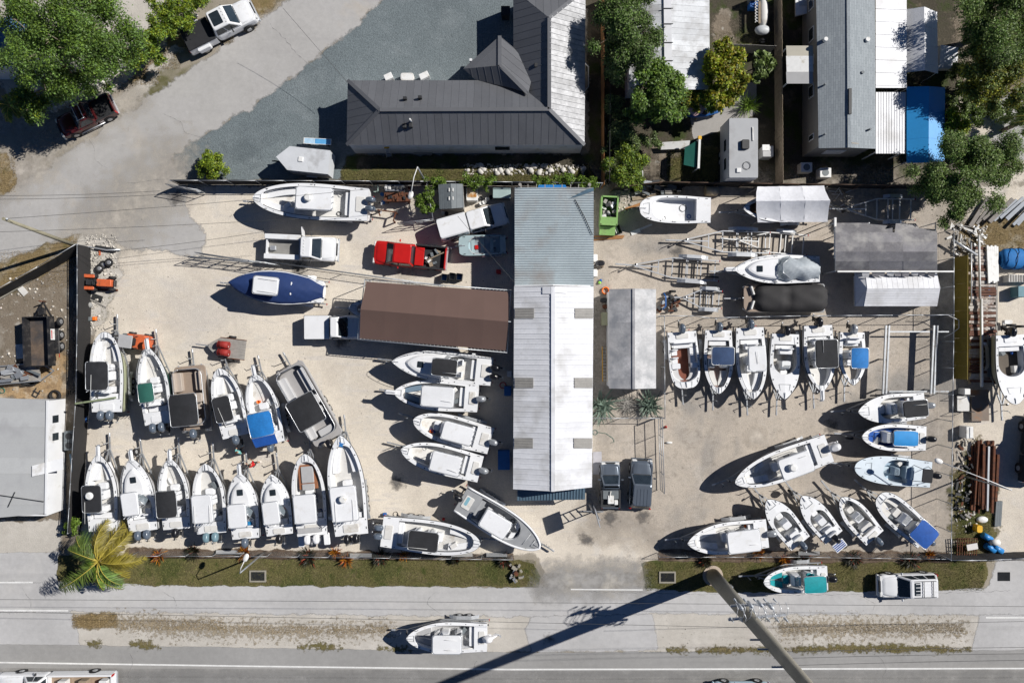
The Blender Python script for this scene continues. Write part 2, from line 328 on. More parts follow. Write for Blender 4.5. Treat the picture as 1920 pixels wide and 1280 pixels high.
patch('fence_dirt', [(140, 470), (200, 470), (215, 530), (180, 600), (168, 680), (150, 860), (150, 1030), (118, 1030), (118, 740), (140, 740)], DIRT, Z*3, .3, .7)
patch('rubble_strip', [(140, 440), (185, 440), (222, 462), (225, 520), (205, 570), (190, 610), (160, 640)], SANDW, Z*4, .3, .8)
patch('forecourt', [(-40, 968), (120, 968), (112, 1037), (-40, 1040)], SANDW, Z*2, .1, .3)
patch('forecourt_slab', [(-40, 1036), (110, 1034), (108, 1100), (-40, 1100)], ROADF, Z*3, .06, .12)
patch('grass_strip', [(108, 1042), (500, 1045), (960, 1050), (1000, 1055), (1014, 1080), (1010, 1100), (600, 1098), (320, 1098), (200, 1092), (108, 1088)], GRASS, Z*5, .12, .16)
patch('grass_strip', [(1203, 1055), (1240, 1046), (1780, 1050), (1850, 1052), (1852, 1085), (1842, 1102), (1760, 1106), (1500, 1110), (1330, 1110), (1208, 1102)], GRASS, Z*5, .14, .16)
patch('mulch_bed', [(240, 1026), (960, 1038), (965, 1050), (500, 1047), (230, 1044)], MULCH, Z*6, .12, .2)
patch('mulch_bed', [(1235, 1030), (1780, 1035), (1780, 1054), (1232, 1052)], MULCH, Z*6, .12, .2)
patch('driveway_apron', [(1030, 1064), (1195, 1060), (1206, 1112), (1005, 1112)], ASPHD, Z*6, .2, 1.3)
patch('median_strip', [(-60, 1140), (1980, 1138), (1980, 1222), (-60, 1222)], SANDW, Z*1, .1, .3)
patch('frontage_road', [(-60, 1090), (200, 1090), (1010, 1100), (1200, 1100), (1850, 1102), (1870, 1050), (1990, 1048), (1990, 1152), (1850, 1152), (1230, 1150), (960, 1156), (130, 1146), (-60, 1146)], ROADF, Z*4, .08, .3)
patch('crossover', [(-60, 1142), (132, 1144), (138, 1150), (150, 1208), (165, 1214), (-60, 1214)], ROADF, Z*3, .08, .25)
patch('crossover', [(1000, 1150), (1225, 1150), (1232, 1218), (995, 1222), (985, 1180)], ROADF, Z*3, .08, .3)
patch('crossover', [(1838, 1148), (1990, 1148), (1990, 1222), (1820, 1222)], ROADF, Z*3, .08, .25)
patch('highway', [(-60, 1206), (400, 1212), (960, 1222), (1240, 1221), (1830, 1218), (1990, 1216), (1990, 1420), (-60, 1420)], ROADH, Z*5, .04, .08, step=1.2)
patch('median_grass', [(137, 1150), (218, 1151), (225, 1166), (185, 1178), (145, 1174)], DRYGR, Z*5, .3, .6)
patch('median_grass', [(220, 1156), (300, 1164), (420, 1172), (560, 1178), (730, 1176), (730, 1184), (560, 1190), (420, 1188), (300, 1182), (225, 1172)], MEDGR, Z*5, .25, .65)
patch('median_grass', [(1460, 1168), (1600, 1166), (1800, 1174), (1805, 1184), (1620, 1186), (1470, 1188)], MEDGR, Z*5, .25, .65)
for a in ([(165, 1203), (188, 1200), (188, 1210), (165, 1210)], [(245, 1203), (280, 1202), (300, 1212), (244, 1211)], [(560, 1208), (620, 1206), (640, 1215), (560, 1215)], [(710, 1212), (760, 1212), (770, 1219), (712, 1218)], [(1250, 1216), (1285, 1213), (1290, 1221), (1250, 1221)], [(1305, 1216), (1360, 1213), (1480, 1215), (1560, 1208), (1680, 1208), (1820, 1214), (1820, 1220), (1460, 1221), (1310, 1222)]):
    patch('verge_grass', a, VGR, Z*7, .15, .3)
patch('east_lot', [(1790, 345), (1990, 345), (1990, 1050), (1785, 1050)], SAND, Z*2, .2, .5)
patch('east_grass', [(1800, 420), (1930, 400), (1930, 480), (1860, 485), (1800, 470)], DRYGR, Z*3, .3, .8)
patch('weed_patch', [(1785, 900), (1830, 820), (1862, 880), (1870, 1040), (1785, 1046)], GRASS, Z*3, .4, 1.2)
patch('garden_lawn', [(1260, 300), (1300, 268), (1350, 270), (1350, 340), (1250, 340)], GRASS, Z*3, .2, .7)
patch('garden_dirt', [(1180, 290), (1290, 262), (1270, 340), (1190, 345)], DIRT, Z*2, .3, .9)
patch('side_yard_dirt', [(1340, 20), (1370, 20), (1385, 95), (1335, 100)], DIRT, Z*3, .2, .8)
patch('east_garden_sand', [(1800, 150), (1930, 150), (1930, 345), (1800, 345)], SAND, Z*2, .4, 1.5)
patch('east_garden_dirt', [(1790, -20), (1990, -20), (1990, 250), (1860, 230), (1790, 150)], DIRT, Z*3, .3, 1.)
patch('east_shade_patch', [(1850, 180), (1990, 170), (1990, 300), (1865, 300)], ROADL, Z*4, .2, .8)  # grey sheet standing in for garden shade; there is no drive
patch('house_lawn', [(640, 318), (1100, 312), (1130, 345), (640, 342)], GRASS, Z*3, .2, .4)
patch('garden_slab', [(1290, 190), (1420, 150), (1415, 215), (1350, 245), (1300, 262)], CONC, Z*4, .03, .06)
# painted road lines
PAINT = mat('worn_road_paint', (.72, .72, .70), .8, .12, 1.2, .12, 12.)
def stripe(px, wd, z):
    m = MB(); pts = [P(*q) for q in px]
    for a, b in zip(pts[:-1], pts[1:]):
        d = (b-a).normalized(); nr = Vector((-d.y, d.x, 0))*wd/2
        m.poly([(a.x+nr.x, a.y+nr.y, z), (a.x-nr.x, a.y-nr.y, z), (b.x-nr.x, b.y-nr.y, z), (b.x+nr.x, b.y+nr.y, z)])
    struct('road_marking', m.build('road_marking', PAINT))
stripe([(-60, 1240), (480, 1248), (960, 1254), (1460, 1253), (1990, 1252)], .13, Z*6)
stripe([(-60, 1091), (62, 1091)], .14, Z*5+.001); stripe([(-60, 1143), (128, 1144)], .14, Z*5+.001)
stripe([(1848, 1157), (1990, 1157)], .13, Z*5+.001)
stripe([(1070, 1104), (1205, 1105)], .10, Z*7)
# grass blades, stones, leaf litter
def scatter_blades(name, areas, n, h, wd, m, z=.02):
    V = []; F = []
    for (x0, y0, x1, y1), k in areas:
        for _ in range(int(n*k)):
            p = P(random.uniform(x0, x1), random.uniform(y0, y1)); a = random.uniform(0, 6.28); hh = h*random.uniform(.5, 1.3)
            dx, dy = math.cos(a), math.sin(a); l = random.uniform(.4, 1.)*hh
            b = len(V); V += [(p.x-dy*wd, p.y+dx*wd, z), (p.x+dy*wd, p.y-dx*wd, z), (p.x+dx*l, p.y+dy*l, z+hh)]; F.append((b, b+1, b+2))
    me = bpy.data.meshes.new(name); me.from_pydata(V, [], F); me.materials.append(m); me.update()
    return stuff(link(name, me))
LEAFG = mat('grass_blade', (.15, .145, .045), .8, .25, .5, island=.45)
LEAFD = mat('dry_grass_blade', (.26, .19, .095), .85, .2, .5, island=.4)
tag(scatter_blades('grass', [((115, 1048, 1005, 1097), 1.), ((1210, 1054, 1845, 1106), .8), ((640, 320, 1110, 340), .45), ((1250, 280, 1345, 338), .2), ((1790, 880, 1860, 1040), .25), ((1640, 600, 1760, 745), .012), ((1700, 575, 1780, 600), .01), ((165, 470, 215, 600), .03), ((1790, 20, 1920, 200), .12), ((1340, 60, 1460, 90), .05), ((1690, 300, 1900, 345), .05)], 26000, .11, .012, LEAFG), 'short green and brown lawn grass on the roadside strips', 'grass')
tag(scatter_blades('dry_grass', [((136, 1150, 220, 1176), .35), ((220, 1160, 420, 1180), .3), ((420, 1172, 730, 1186), .25), ((1460, 1168, 1805, 1186), .35), ((255, 130, 300, 160), .08), ((290, 100, 340, 130), .08), ((345, 75, 395, 95), .08), ((400, 62, 440, 82), .08), ((440, 38, 480, 58), .08), ((-10, 295, 30, 360), .15), ((0, 470, 140, 540), .3), ((1800, 410, 1925, 480), .3), ((1305, 1212, 1820, 1221), .2)], 9000, .1, .012, LEAFD), 'dry straw coloured grass on the median and road verges', 'grass')
def stones(name, areas, m, r0, r1, label, cat):
    mb = MB()
    for (x0, y0, x1, y1), n in areas:
        for _ in range(n):
            p = P(random.uniform(x0, x1), random.uniform(y0, y1)); r = random.uniform(r0, r1)*random.uniform(.5, 1.)
            mb.ell((p.x, p.y, r*.25), (r, r*random.uniform(.6, 1), r*.6), 6, 4, 2, Matrix.Rotation(random.uniform(0, 6), 3, 'Z'))
    o = mb.build(name, m, fix=False); return tag(stuff(o), label, cat)
STONE = mat('pale_limestone', (.46, .43, .38), .9, .2, 3., .15, 20., island=.3)
stones('rubble', [((160, 440, 220, 530), 330), ((165, 560, 195, 620), 70), ((1785, 425, 1850, 490), 260), ((870, 308, 1095, 328), 420), ((1, 520, 130, 740), 90), ((1790, 820, 1830, 1000), 160), ((1140, 350, 1200, 400), 100)], STONE, .05, .16, 'broken pale limestone rubble scattered by the fences', 'rubble')
stones('gravel', [((200, 350, 960, 1030), 900), ((1120, 350, 1780, 1040), 900), ((560, 1155, 760, 1215), 120), ((1240, 1160, 1830, 1212), 160)], mat('gravel_chips', (.30, .27, .225), .9, .2, 3., island=.5), .02, .055, 'loose gravel chips on the yard surface', 'gravel')

# worn tracks, stains, cracks and tar seams
TRK = ground_mat('packed_tyre_track', (.555, .50, .43), bump=.2, fine=.15, soft=.7, amp=.7, nsc=.6)
HTRK = ground_mat('highway_wheel_path', (.285, .28, .27), bump=.1, fine=.06, soft=.9, amp=.6, nsc=.5)
STAIN = ground_mat('oil_stain', (.16, .15, .14), bump=.1, fine=.1, soft=.5, amp=.5, nsc=2.)
TAR = ground_mat('dark_tar', (.24, .235, .23), bump=.1, fine=.1, soft=.4, amp=.45, nsc=3.)
def strip(name, px, wd, m, z, off=0., wob=.06, seg=.5):
    pts = [P(*q) for q in px]; L = [0.]
    for a, b in zip(pts[:-1], pts[1:]): L.append(L[-1]+(b-a).length)
    n = max(4, int(L[-1]/seg)); c = []
    for i in range(n+1):
        d = L[-1]*i/n; k = max(j for j in range(len(L)-1) if L[j] <= d+1e-9); t = (d-L[k])/(L[k+1]-L[k]); q = [pts[max(0, k-1)], pts[k], pts[k+1], pts[min(len(pts)-1, k+2)]]
        c.append(.5*((2*q[1])+(q[2]-q[0])*t+(2*q[0]-5*q[1]+4*q[2]-q[3])*t*t+(3*q[1]-q[0]-3*q[2]+q[3])*t**3))
    V = []; F = []; E = []
    for i, p in enumerate(c):
        d = (c[min(i+1, n)]-c[max(i-1, 0)]).normalized(); nr = Vector((-d.y, d.x, 0)); p = p+nr*(off+random.uniform(-wob, wob)); e = min(1, i/3, (n-i)/3)
        for u, ev in ((-.5, 0), (0, .55*e), (.5, 0)): q = p+nr*u*wd; V.append((q.x, q.y, z)); E.append(ev)
        if i: b = 3*i; F += [(b-3, b-2, b+1, b), (b-2, b-1, b+2, b+1)]
    me = bpy.data.meshes.new(name); me.from_pydata(V, [], F); at = me.attributes.new('edge', 'FLOAT', 'POINT'); at.data.foreach_set('value', E); me.materials.append(m); me.update(); o = link(name, me); o['kind'] = 'structure'
k = 0
for y in (1262, 1276): strip('tyre_track', [(-20, y-2), (500, y), (1000, y+3), (1500, y+2), (1980, y)], .8, HTRK, Z*7+.0003*k, 0, .02, 1.5); k += 1
for x, y, r in ((560, 500, 10), (760, 515, 12), (1145, 970, 10), (1205, 965, 9), (640, 640, 9), (900, 440, 10), (430, 680, 8), (1480, 640, 9), (1350, 620, 8), (1420, 820, 16), (1030, 1197, 5), (330, 372, 9), (745, 905, 9), (1270, 470, 8), (1100, 1010, 9), (1560, 800, 10)):
    patch('oil_stain', [(x+r*random.uniform(.7, 1.2)*math.cos(a), y+r*random.uniform(.7, 1.2)*math.sin(a)) for a in [i*math.pi/4 for i in range(8)]], STAIN if r < 12 else TRK, Z*8+.0003*k, .05, .35); k += 1
for pth in ([(150, 250), (175, 270), (180, 300), (210, 320)], [(300, 210), (340, 230), (350, 250), (400, 262)], [(500, 40), (535, 75), (565, 110), (600, 135)], [(40, 1100), (60, 1130), (50, 1145)], [(300, 1104), (330, 1125), (325, 1145)], [(820, 1106), (800, 1130), (830, 1150)], [(1600, 1112), (1640, 1130), (1630, 1150)], [(240, 1215), (250, 1240), (235, 1270)], [(900, 1224), (890, 1250), (905, 1278)], [(1640, 1222), (1660, 1250), (1650, 1278)], [(1100, 1108), (1400, 1114), (1700, 1112), (1900, 1106)], [(230, 345), (320, 335)]):
    strip('road_crack', pth, .05, TAR, Z*9+.0003*k, 0, .07, .3); k += 1
# ================================================================== BUILDINGS
def clip(poly, u0, u1):
    def half(pl, k, sgn):
        out = []
        for i in range(len(pl)):
            a, b = pl[i], pl[(i+1) % len(pl)]; da, db = (a[0]-k)*sgn, (b[0]-k)*sgn
            if da >= 0: out.append(a)
            if da*db < 0: t = da/(da-db); out.append((a[0]+(b[0]-a[0])*t, a[1]+(b[1]-a[1])*t))
        return out
    pl = half(poly, u0, 1)
    return half(pl, u1, -1) if len(pl) > 2 else []
def roof_panels(parent, pts, seam, width, m, rib=.014, ribw=.04, th=.03, name='roof_panel', off=0., lift=.0, jit=0.):
    """planar roof face pts (3D) cut into sheets whose seams run along 'seam'; each sheet its own part with a standing rib"""
    pts = [Vector(p) for p in pts]; o = pts[0]; nrm = Vector((0, 0, 0))
    for i in range(len(pts)): nrm += pts[i].cross(pts[(i+1) % len(pts)])
    nrm.normalize()
    if nrm.z < 0: nrm = -nrm
    v = Vector(seam); v = (v-nrm*v.dot(nrm)).normalized(); u = v.cross(nrm).normalized()
    pl = [((p-o).dot(u), (p-o).dot(v)) for p in pts]; lo = min(p[0] for p in pl)+off; hi = max(p[0] for p in pl); k = lo; outs = []
    if off: outs.append((min(p[0] for p in pl), lo))
    while k < hi-1e-4: outs.append((k, min(k+width, hi))); k += width
    res = []
    for a, b in outs:
        c = clip(pl, a, b)
        if len(c) < 3: continue
        mb = MB(); z = lift+random.uniform(-jit, jit)
        W = lambda q, h: o+u*q[0]+v*q[1]+nrm*h
        kk = len(c); mb.loft([[W(q, z-th) for q in c], [W(q, z) for q in c]], cap0=True, cap1=True)
        if rib:
            r = clip(c, a, a+ribw)
            if len(r) >= 3: mb.loft([[W(q, z-.004) for q in r], [W(q, z+rib) for q in r]], cap1=True)
        res.append(mb.build(name, m, parent))
    return res
def quad(parent, name, pts, m, th=.02):
    mb = MB(); pts = [Vector(p) for p in pts]; n = (pts[1]-pts[0]).cross(pts[2]-pts[0]).normalized()*th
    mb.loft([[p-n for p in pts], pts], cap0=True, cap1=True); return mb.build(name, m, parent)
def wallbox(parent, x0, y0, x1, y1, h, m, name='wall'):
    """four wall slabs round a world rectangle"""
    t = .12
    for a, b, c, d in ((x0, y0, x1, y0+t), (x0, y1-t, x1, y1), (x0, y0+t+.002, x0+t, y1-t-.002), (x1-t, y0+t+.002, x1, y1-t-.002)):
        MB().box(((a+c)/2, (b+d)/2, h/2), (c-a, d-b, h)).build(name, m, parent)
DGREY = mat('dark_grey_metal_roof', (.138, .142, .152), .5, .08, .5, .05, 6., metal=.15, orand=.05)
WROOF = mat('white_metal_roof', (.70, .71, .735), .5, .07, .7, .05, 5., dirt=(.50, .50, .50), dscale=.45, damt=.42, orand=.05)
GROOF = mat('weathered_galvanised_roof', (.43, .49, .515), .5, .1, .5, .06, 6., metal=.15, dirt=(.36, .35, .34), dscale=.3, damt=.4)
SKYL = mat('grey_fibreglass_skylight', (.30, .29, .27), .6, .15, 2., .15, 18.)
WALLW = mat('white_painted_wall', (.74, .75, .76), .7, .06, .6, dirt=(.5, .48, .44), dscale=.7, damt=.2)
WALLT = mat('tan_siding', (.27, .25, .215), .7, .06, .8)
OLDW = mat('streaked_old_roof', (.40, .40, .41), .8, .22, .5, .15, 6., dirt=(.24, .25, .27), dscale=.8, damt=.75, orand=.12)
BROWN = mat('brown_canopy_fabric', (.125, .077, .063), .85, .06, .5, .04, 30.)
FLATR = mat('grey_membrane_roof', (.44, .45, .45), .8, .08, .5, .05, 10., dirt=(.37, .375, .38), dscale=.5, damt=.4, orand=.05)
def shingle_mat():
    m = mat('grey_shingles', (.22, .245, .265), .9, .1, .5); n = m.node_tree.nodes; l = m.node_tree.links; b = n['Principled BSDF']
    t = n.new('ShaderNodeTexBrick'); g = n.new('ShaderNodeNewGeometry'); mp = n.new('ShaderNodeMapping'); mp.inputs['Rotation'].default_value = (0, 0, R(90))
    l.new(g.outputs['Position'], mp.inputs[0]); l.new(mp.outputs[0], t.inputs['Vector']); t.inputs['Scale'].default_value = 1.
    t.inputs['Brick Width'].default_value = .5; t.inputs['Row Height'].default_value = .16; t.inputs['Mortar Size'].default_value = .01
    t.inputs['Color1'].default_value = (.32, .355, .375, 1); t.inputs['Color2'].default_value = (.265, .295, .315, 1); t.inputs['Mortar'].default_value = (.17, .19, .205, 1)
    l.new(t.outputs[0], b.inputs['Base Color']); return m
SHING = shingle_mat()
# ---- the long workshop: white gable roof and a galvanised lean roof on its north end
T = thing('workshop', 'long workshop with white metal gable roof joined to a blue-grey corrugated roof', 'workshop', P(1037, 720))
def loc(T, p): return Vector(p)-T.location
eh, rh = 3.5, 4.3
a0, a1, r0, r1, b0, b1 = P(964, 537, eh), P(962, 917, eh), P(1037, 537, rh), P(1037, 921, rh), P(1113, 537, eh), P(1110, 913, eh)
L_ = lambda *ps: [loc(T, p) for p in ps]
roof_panels(T, L_(a0, a1, r1, r0), (1, 0, 0), .41, WROOF, .03, .05)
roof_panels(T, L_(r0, r1, b1, b0), (1, 0, 0), .41, WROOF, .03, .05)
mb = MB(); mb.beam(loc(T, r0)+Vector((0, 0, .03)), loc(T, r1)+Vector((0, 0, .03)), .3, .03); mb.build('ridge_cap', WROOF, T)
def onroof(x, y, side):        # height of the white roof at photo x
    t = (x-963)/(1037-963) if side < 0 else (1112-x)/(1112-1037); return lerp(eh, rh, t)
for (x0, x1, y0, y1) in ((965, 1001, 578, 597), (1078, 1112, 578, 597), (965, 1000, 708, 727), (1077, 1111, 708, 727), (964, 999, 821, 840), (1076, 1110, 821, 840)):
    s = -1 if x0 < 1030 else 1; q = []
    for x, y in ((x0, y0), (x0, y1), (x1, y1), (x1, y0)): q.append(loc(T, P(x, y, onroof(x, y, s)))+Vector((0, 0, .055)))
    roof_panels(T, q, (1, 0, 0), .21, SKYL, .03, .04, .02, name='skylight_strip')
q = [loc(T, P(x, y, onroof(min(x, 1037), y, -1)+.03))+Vector((0, 0, .035)) for x, y in ((1017, 538), (1017, 551), (1036, 551), (1036, 538))]
quad(T, 'roof_patch', q, WROOF); q = [loc(T, P(x, y, onroof(x, y, 1)+.03))+Vector((0, 0, .035)) for x, y in ((1038, 538), (1038, 548), (1062, 550), (1062, 538))]
quad(T, 'roof_patch', q, WROOF)
x0, x1, y0, y1 = a1.x+.12, b1.x-.12, a1.y+.45, P(1037, 356, 3.2).y
wallbox(T, x0-T.location.x, y0-T.location.y, x1-T.location.x, y1-T.location.y, 3.2, WALLW)
for yy, s in ((y0, -1), (P(0, 537, eh).y, 1)):       # gable triangles
    c = T.location; pts = [(x0-c.x, yy-c.y, 3.2), (x1-c.x, yy-c.y, 3.2), (x1-c.x, yy-c.y, eh-.08), (r0.x-c.x, yy-c.y, rh-.08), (x0-c.x, yy-c.y, eh-.08)]
    mb = MB(); mb.loft([[Vector(p) for p in pts], [Vector(p)+Vector((0, .1, 0)) for p in pts]], cap0=True, cap1=True); mb.build('gable', WALLW, T)
# corrugated lean roof
g0, g1 = P(965, 352, 3.3), P(1113, 538, 3.3); c = T.location; n = 41; pitch = (g0.y-g1.y)/n; rings = []
for i in range(n*4+1):
    y = g0.y-i*pitch/4; z = 3.32+.045*math.sin(i*math.pi/2); rings.append([(g0.x-c.x, y-c.y, z), (0, y-c.y, z+.05), (g1.x-c.x, y-c.y, z)])
mb = MB(); mb.loft(rings, closed=False); ro = mb.build('corrugated_roof', GROOF, T)
quad(T, 'roof_flap', [loc(T, P(*q)) for q in ((1068, 372, 3.42), (1090, 366, 3.42), (1113, 358, 3.45), (1113, 352, 3.5), (1098, 356, 3.5))], mat('bent_blue_steel', (.10, .17, .23), .5, .3, 3., metal=.4))
mb = MB(); mb.tube([loc(T, P(*q)) for q in ((1078, 374, 3.42), (1095, 405, 3.42), (1111, 440, 3.42))], .03, 5); mb.build('cable', RUB, T)
for x in (975, 1105):
    mb = MB(); pp = loc(T, P(x, 347, 3.4)); mb.cyl((pp.x, pp.y, 1.8), .13, 3.6, 10); mb.build('post', WOODG, T)
for x in (990, 1006, 1022, 1038, 1054, 1070, 1085):
    mb = MB(); pp = loc(T, P(x, 352, 3.3)); mb.box((pp.x, pp.y+.12, 3.2), (.06, .35, .12)); mb.build('rafter_end', WOODG, T)
quad(T, 'blue_tarp', [loc(T, P(*q)) for q in ((1010, 347, 2.2), (1060, 347, 2.2), (1063, 353, 2.4), (1008, 353, 2.4))], BLUE)
# slatted awning at its south end
AW = mat('blue_grey_awning', (.13, .20, .26), .5, .1, 2., metal=.3)
aw = [loc(T, P(*q)) for q in ((970, 915, 2.4), (970, 938, 2.1), (1097, 936, 2.1), (1097, 912, 2.4))]
roof_panels(T, aw, (0, 1, 0), .24, AW, .05, .07, name='awning_slat')
for x in (972, 1095):
    mb = MB(); pp = loc(T, P(x, 934, 2.1)); mb.cyl((pp.x, pp.y, 1.04), .05, 2.08, 8); mb.build('awning_post', DARKM, T)
quad(T, 'doorstep_mat', [loc(T, P(*q)) for q in ((1112, 847, .05), (1112, 889, .05), (1129, 889, .05), (1128, 846, .05))], mat('pale_mat', (.42, .41, .43), .9, .1, 3.))
# ---- house with dark grey standing seam roof
T = thing('house', 'L shaped house with dark grey standing seam metal hip roof', 'house', P(960, 200))
e, rg = 2.8, 4.5; LP = lambda *qs: [loc(T, P(*q)) for q in qs]
W_ = .6
roof_panels(T, LP((652, 151, e), (650, 272, e), (712, 206, rg)), (1, 0, 0), W_, DGREY)
roof_panels(T, LP((650, 272, e), (1096, 272, e), (1030, 205, rg), (712, 206, rg)), (0, 1, 0), W_, DGREY)
roof_panels(T, LP((652, 151, e), (712, 206, rg), (1030, 205, rg), (963, 151, e)), (0, 1, 0), W_, DGREY)
SHEEN = mat('sunlit_grey_metal_roof', (.37, .375, .385), .6, .22, 1.6, .2, 4., metal=.15, orand=.1)  # lighter copy of the dark grey roof; sun glint put into the colour
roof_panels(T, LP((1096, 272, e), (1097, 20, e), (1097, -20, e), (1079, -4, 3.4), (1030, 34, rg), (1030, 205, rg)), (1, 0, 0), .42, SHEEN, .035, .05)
roof_panels(T, LP((963, 151, e), (1030, 205, rg), (1030, 34, rg), (962, -20, e)), (1, 0, 0), W_, DGREY)
roof_panels(T, LP((962, -20, e), (1030, 34, rg), (1098, -20, e)), (0, 1, 0), W_, DGREY)
pe, pr = 2.85, 3.9
roof_panels(T, LP((869, 129, pe), (937, 68, pe), (937, 123, pr)), (1, .9, 0), W_, DGREY)
roof_panels(T, LP((937, 68, pe), (963, 92, pe), (1002, 130, 3.6), (990, 176, 3.85), (937, 123, pr)), (1, -.9, 0), W_, DGREY)
roof_panels(T, LP((869, 129, pe), (937, 123, pr), (990, 176, 3.85), (963, 165, 3.3), (890, 150, pe)), (0, 1, 0), W_, DGREY)
def ridge(T, a, b, m=DGREY, w_=.28, h_=.06):
    mb = MB(); mb.beam(loc(T, P(*a))+Vector((0, 0, .03)), loc(T, P(*b))+Vector((0, 0, .03)), w_, h_); mb.build('ridge_cap', m, T)
for a, b in (((712, 206, rg), (1030, 205, rg)), ((1030, 205, rg), (1030, 34, rg)), ((652, 151, e), (712, 206, rg)), ((650, 272, e), (712, 206, rg)), ((1096, 272, e), (1030, 205, rg)), ((1030, 34, rg), (1098, -20, e)), ((937, 68, pe), (937, 123, pr)), ((937, 123, pr), (990, 176, 3.9))): ridge(T, a, b)
q = [loc(T, P(*s)) for s in ((650, 272, e), (1096, 272, e), (1097, -20, e), (962, -20, e), (963, 151, e))]
c = T.location
wallbox(T, q[0].x+.1, q[0].y+.1, q[1].x-.1, q[4].y-.2, e, WALLW); wallbox(T, q[4].x+.1, q[4].y-.18, q[2].x-.1, q[2].y, e, WALLW)
mb = MB()
for x in (885, 930): p = loc(T, P(x, 128, 1)); mb.box((p.x, p.y, 1.35), (.2, .2, 2.7))
stuff(mb.build('porch_posts', WALLW, T))
for (x, y) in ((760, 186), (788, 184)): p = loc(T, P(x, y, 4.)); MB().box((p.x, p.y, p.z+.12), (.28, .2, .4)).build('roof_vent', DARKM, T)
for (x, y) in ((759, 238), (771, 237), (1012, 52), (1005, 125)): p = loc(T, P(x, y, 3.6)); MB().rbox((p.x, p.y, p.z+.1), (.3, .34, .5), .06).build('roof_vent', DARKM, T)
p = loc(T, P(770, 226, 4.2)); MB().cyl((p.x, p.y, p.z), .07, .7, 8).build('vent_pipe', WPLAST, T)
p = loc(T, P(942, 275, 1.6)); w0 = q[0].y+.1
MB().box((p.x, w0-.01, 1.55), (1.2, .05, .9)).build('window', GLASS, T)
quad(T, 'leaning_boards', LP((775, 290, .1), (810, 290, .1), (812, 282, .5), (778, 282, .5)), mat('drywall_sheet', (.33, .32, .30), .9, .15, 2.))
mb = MB(); mb.tube([(q[1].x+.1+x, y-T.location.y, z) for x, y, z in [(.02, P(0, 210, 0).y, .3), (.02, P(0, 178, 0).y, .3), (.5, P(0, 165, 0).y, .3), (.5, P(0, 128, 0).y, .3), (.05, P(0, 118, 0).y, .3)]], .05, 6); mb.build('downpipe', WPLAST, T)
# step ladder against it
t = thing('step_ladder', 'aluminium step ladder with yellow top leaning on the grey house wall', 'ladder', P(728, 291))
mb = MB(); q = [loc(t, P(*s)) for s in ((722, 276, 1.9), (728, 276, 1.9), (725, 296, 0), (736, 295, 0))]; mb.tube([q[0], q[2]], .035, 5); mb.tube([q[1], q[3]], .035, 5)
for i in range(1, 7): mb.beam(q[0].lerp(q[2], i/7), q[1].lerp(q[3], i/7), .07, .03)
mb.build('ladder_frame', ALU, t); MB().box((q[0]+q[1])/2, (.4, .2, .1)).build('ladder_top', YPLAST, t)
# ---- brown canopy on a pipe frame
T = thing('fabric_canopy', 'brown fabric canopy stretched over a pipe frame beside the workshop', 'canopy', P(815, 592))
ce, cr = 3.0, 4.0
A, B, C, D, E, F = (P(*q) for q in ((687, 528, ce), (676, 580, cr), (674, 634, ce), (953, 547, ce), (953, 603, cr), (948, 657, ce)))
for nm, (s0, s1, e0, e1) in (('n', (A, B, D, E)), ('s', (B, C, E, F))):
    for k in range(6):
        rings = []
        for i in range(7):
            t = (k+i/6)/6; p, q2 = s0.lerp(e0, t), s1.lerp(e1, t); sag = -.012*math.sin(i/6*math.pi)
            rings.append([loc(T, p.lerp(q2, j/6))+Vector((0, 0, sag-.03*math.sin(j/6*math.pi))) for j in range(7)])
        mb = MB(); mb.loft(rings, closed=False, smooth=True); mb.build('canopy_panel', BROWN, T)
PIPE = mat('pale_pipe', (.55, .58, .60), .4, .1, 4., metal=.4)
fr = [P(684, 524, ce), P(958, 544, ce), P(951, 661, ce), P(670, 636, ce)]
for i in range(4):
    a, b = fr[i], fr[(i+1) % 4]; MB().tube([loc(T, a), loc(T, b)], .035, 6).build('frame_rail', PIPE, T)
MB().tube([loc(T, B)-Vector((.2, 0, .12)), loc(T, E)+Vector((.2, 0, -.12))], .035, 6).build('ridge_pole', PIPE, T)
for k in range(5):
    for a, b in ((fr[0], fr[1]), (fr[3], fr[2])):
        p = loc(T, a.lerp(b, k/4)); MB().tube([p, (p.x, p.y, 0)], .035, 6).build('leg', PIPE, T)
mb = MB()
for k in range(40):
    for a, b, c2, d in ((fr[0], fr[1], A, D), (fr[3], fr[2], C, F)): mb.tube([loc(T, a.lerp(b, (k+.5)/40)), loc(T, c2.lerp(d, (k+.5)/40))], .012, 4)
stuff(mb.build('lacing', WPLAST, T))
# ---- grey shed right of the workshop
T = thing('storage_shed', 'narrow storage shed with streaky grey and white gable roof', 'shed', P(1186, 634))
es, rs = 2.5, 3.0
roof_panels(T, LP((1142, 542, es), (1142, 728, es), (1188, 729, rs), (1188, 541, rs)), (1, 0, 0), .9, OLDW, .012, .04)
OLDL = mat('pale_streaked_roof', (.55, .55, .55), .8, .18, .6, .12, 6., dirt=(.36, .37, .38), dscale=.8, damt=.6)
roof_panels(T, LP((1188, 541, rs), (1188, 729, rs), (1230, 728, es), (1230, 542, es)), (1, 0, 0), .9, OLDL, .012, .04)
q = LP((1145, 545, es), (1228, 726, es)); wallbox(T, q[0].x, q[1].y, q[1].x, q[0].y, es-.05, WALLW); ridge(T, (1188, 541, rs), (1188, 729, rs), OLDW, .2, .03)
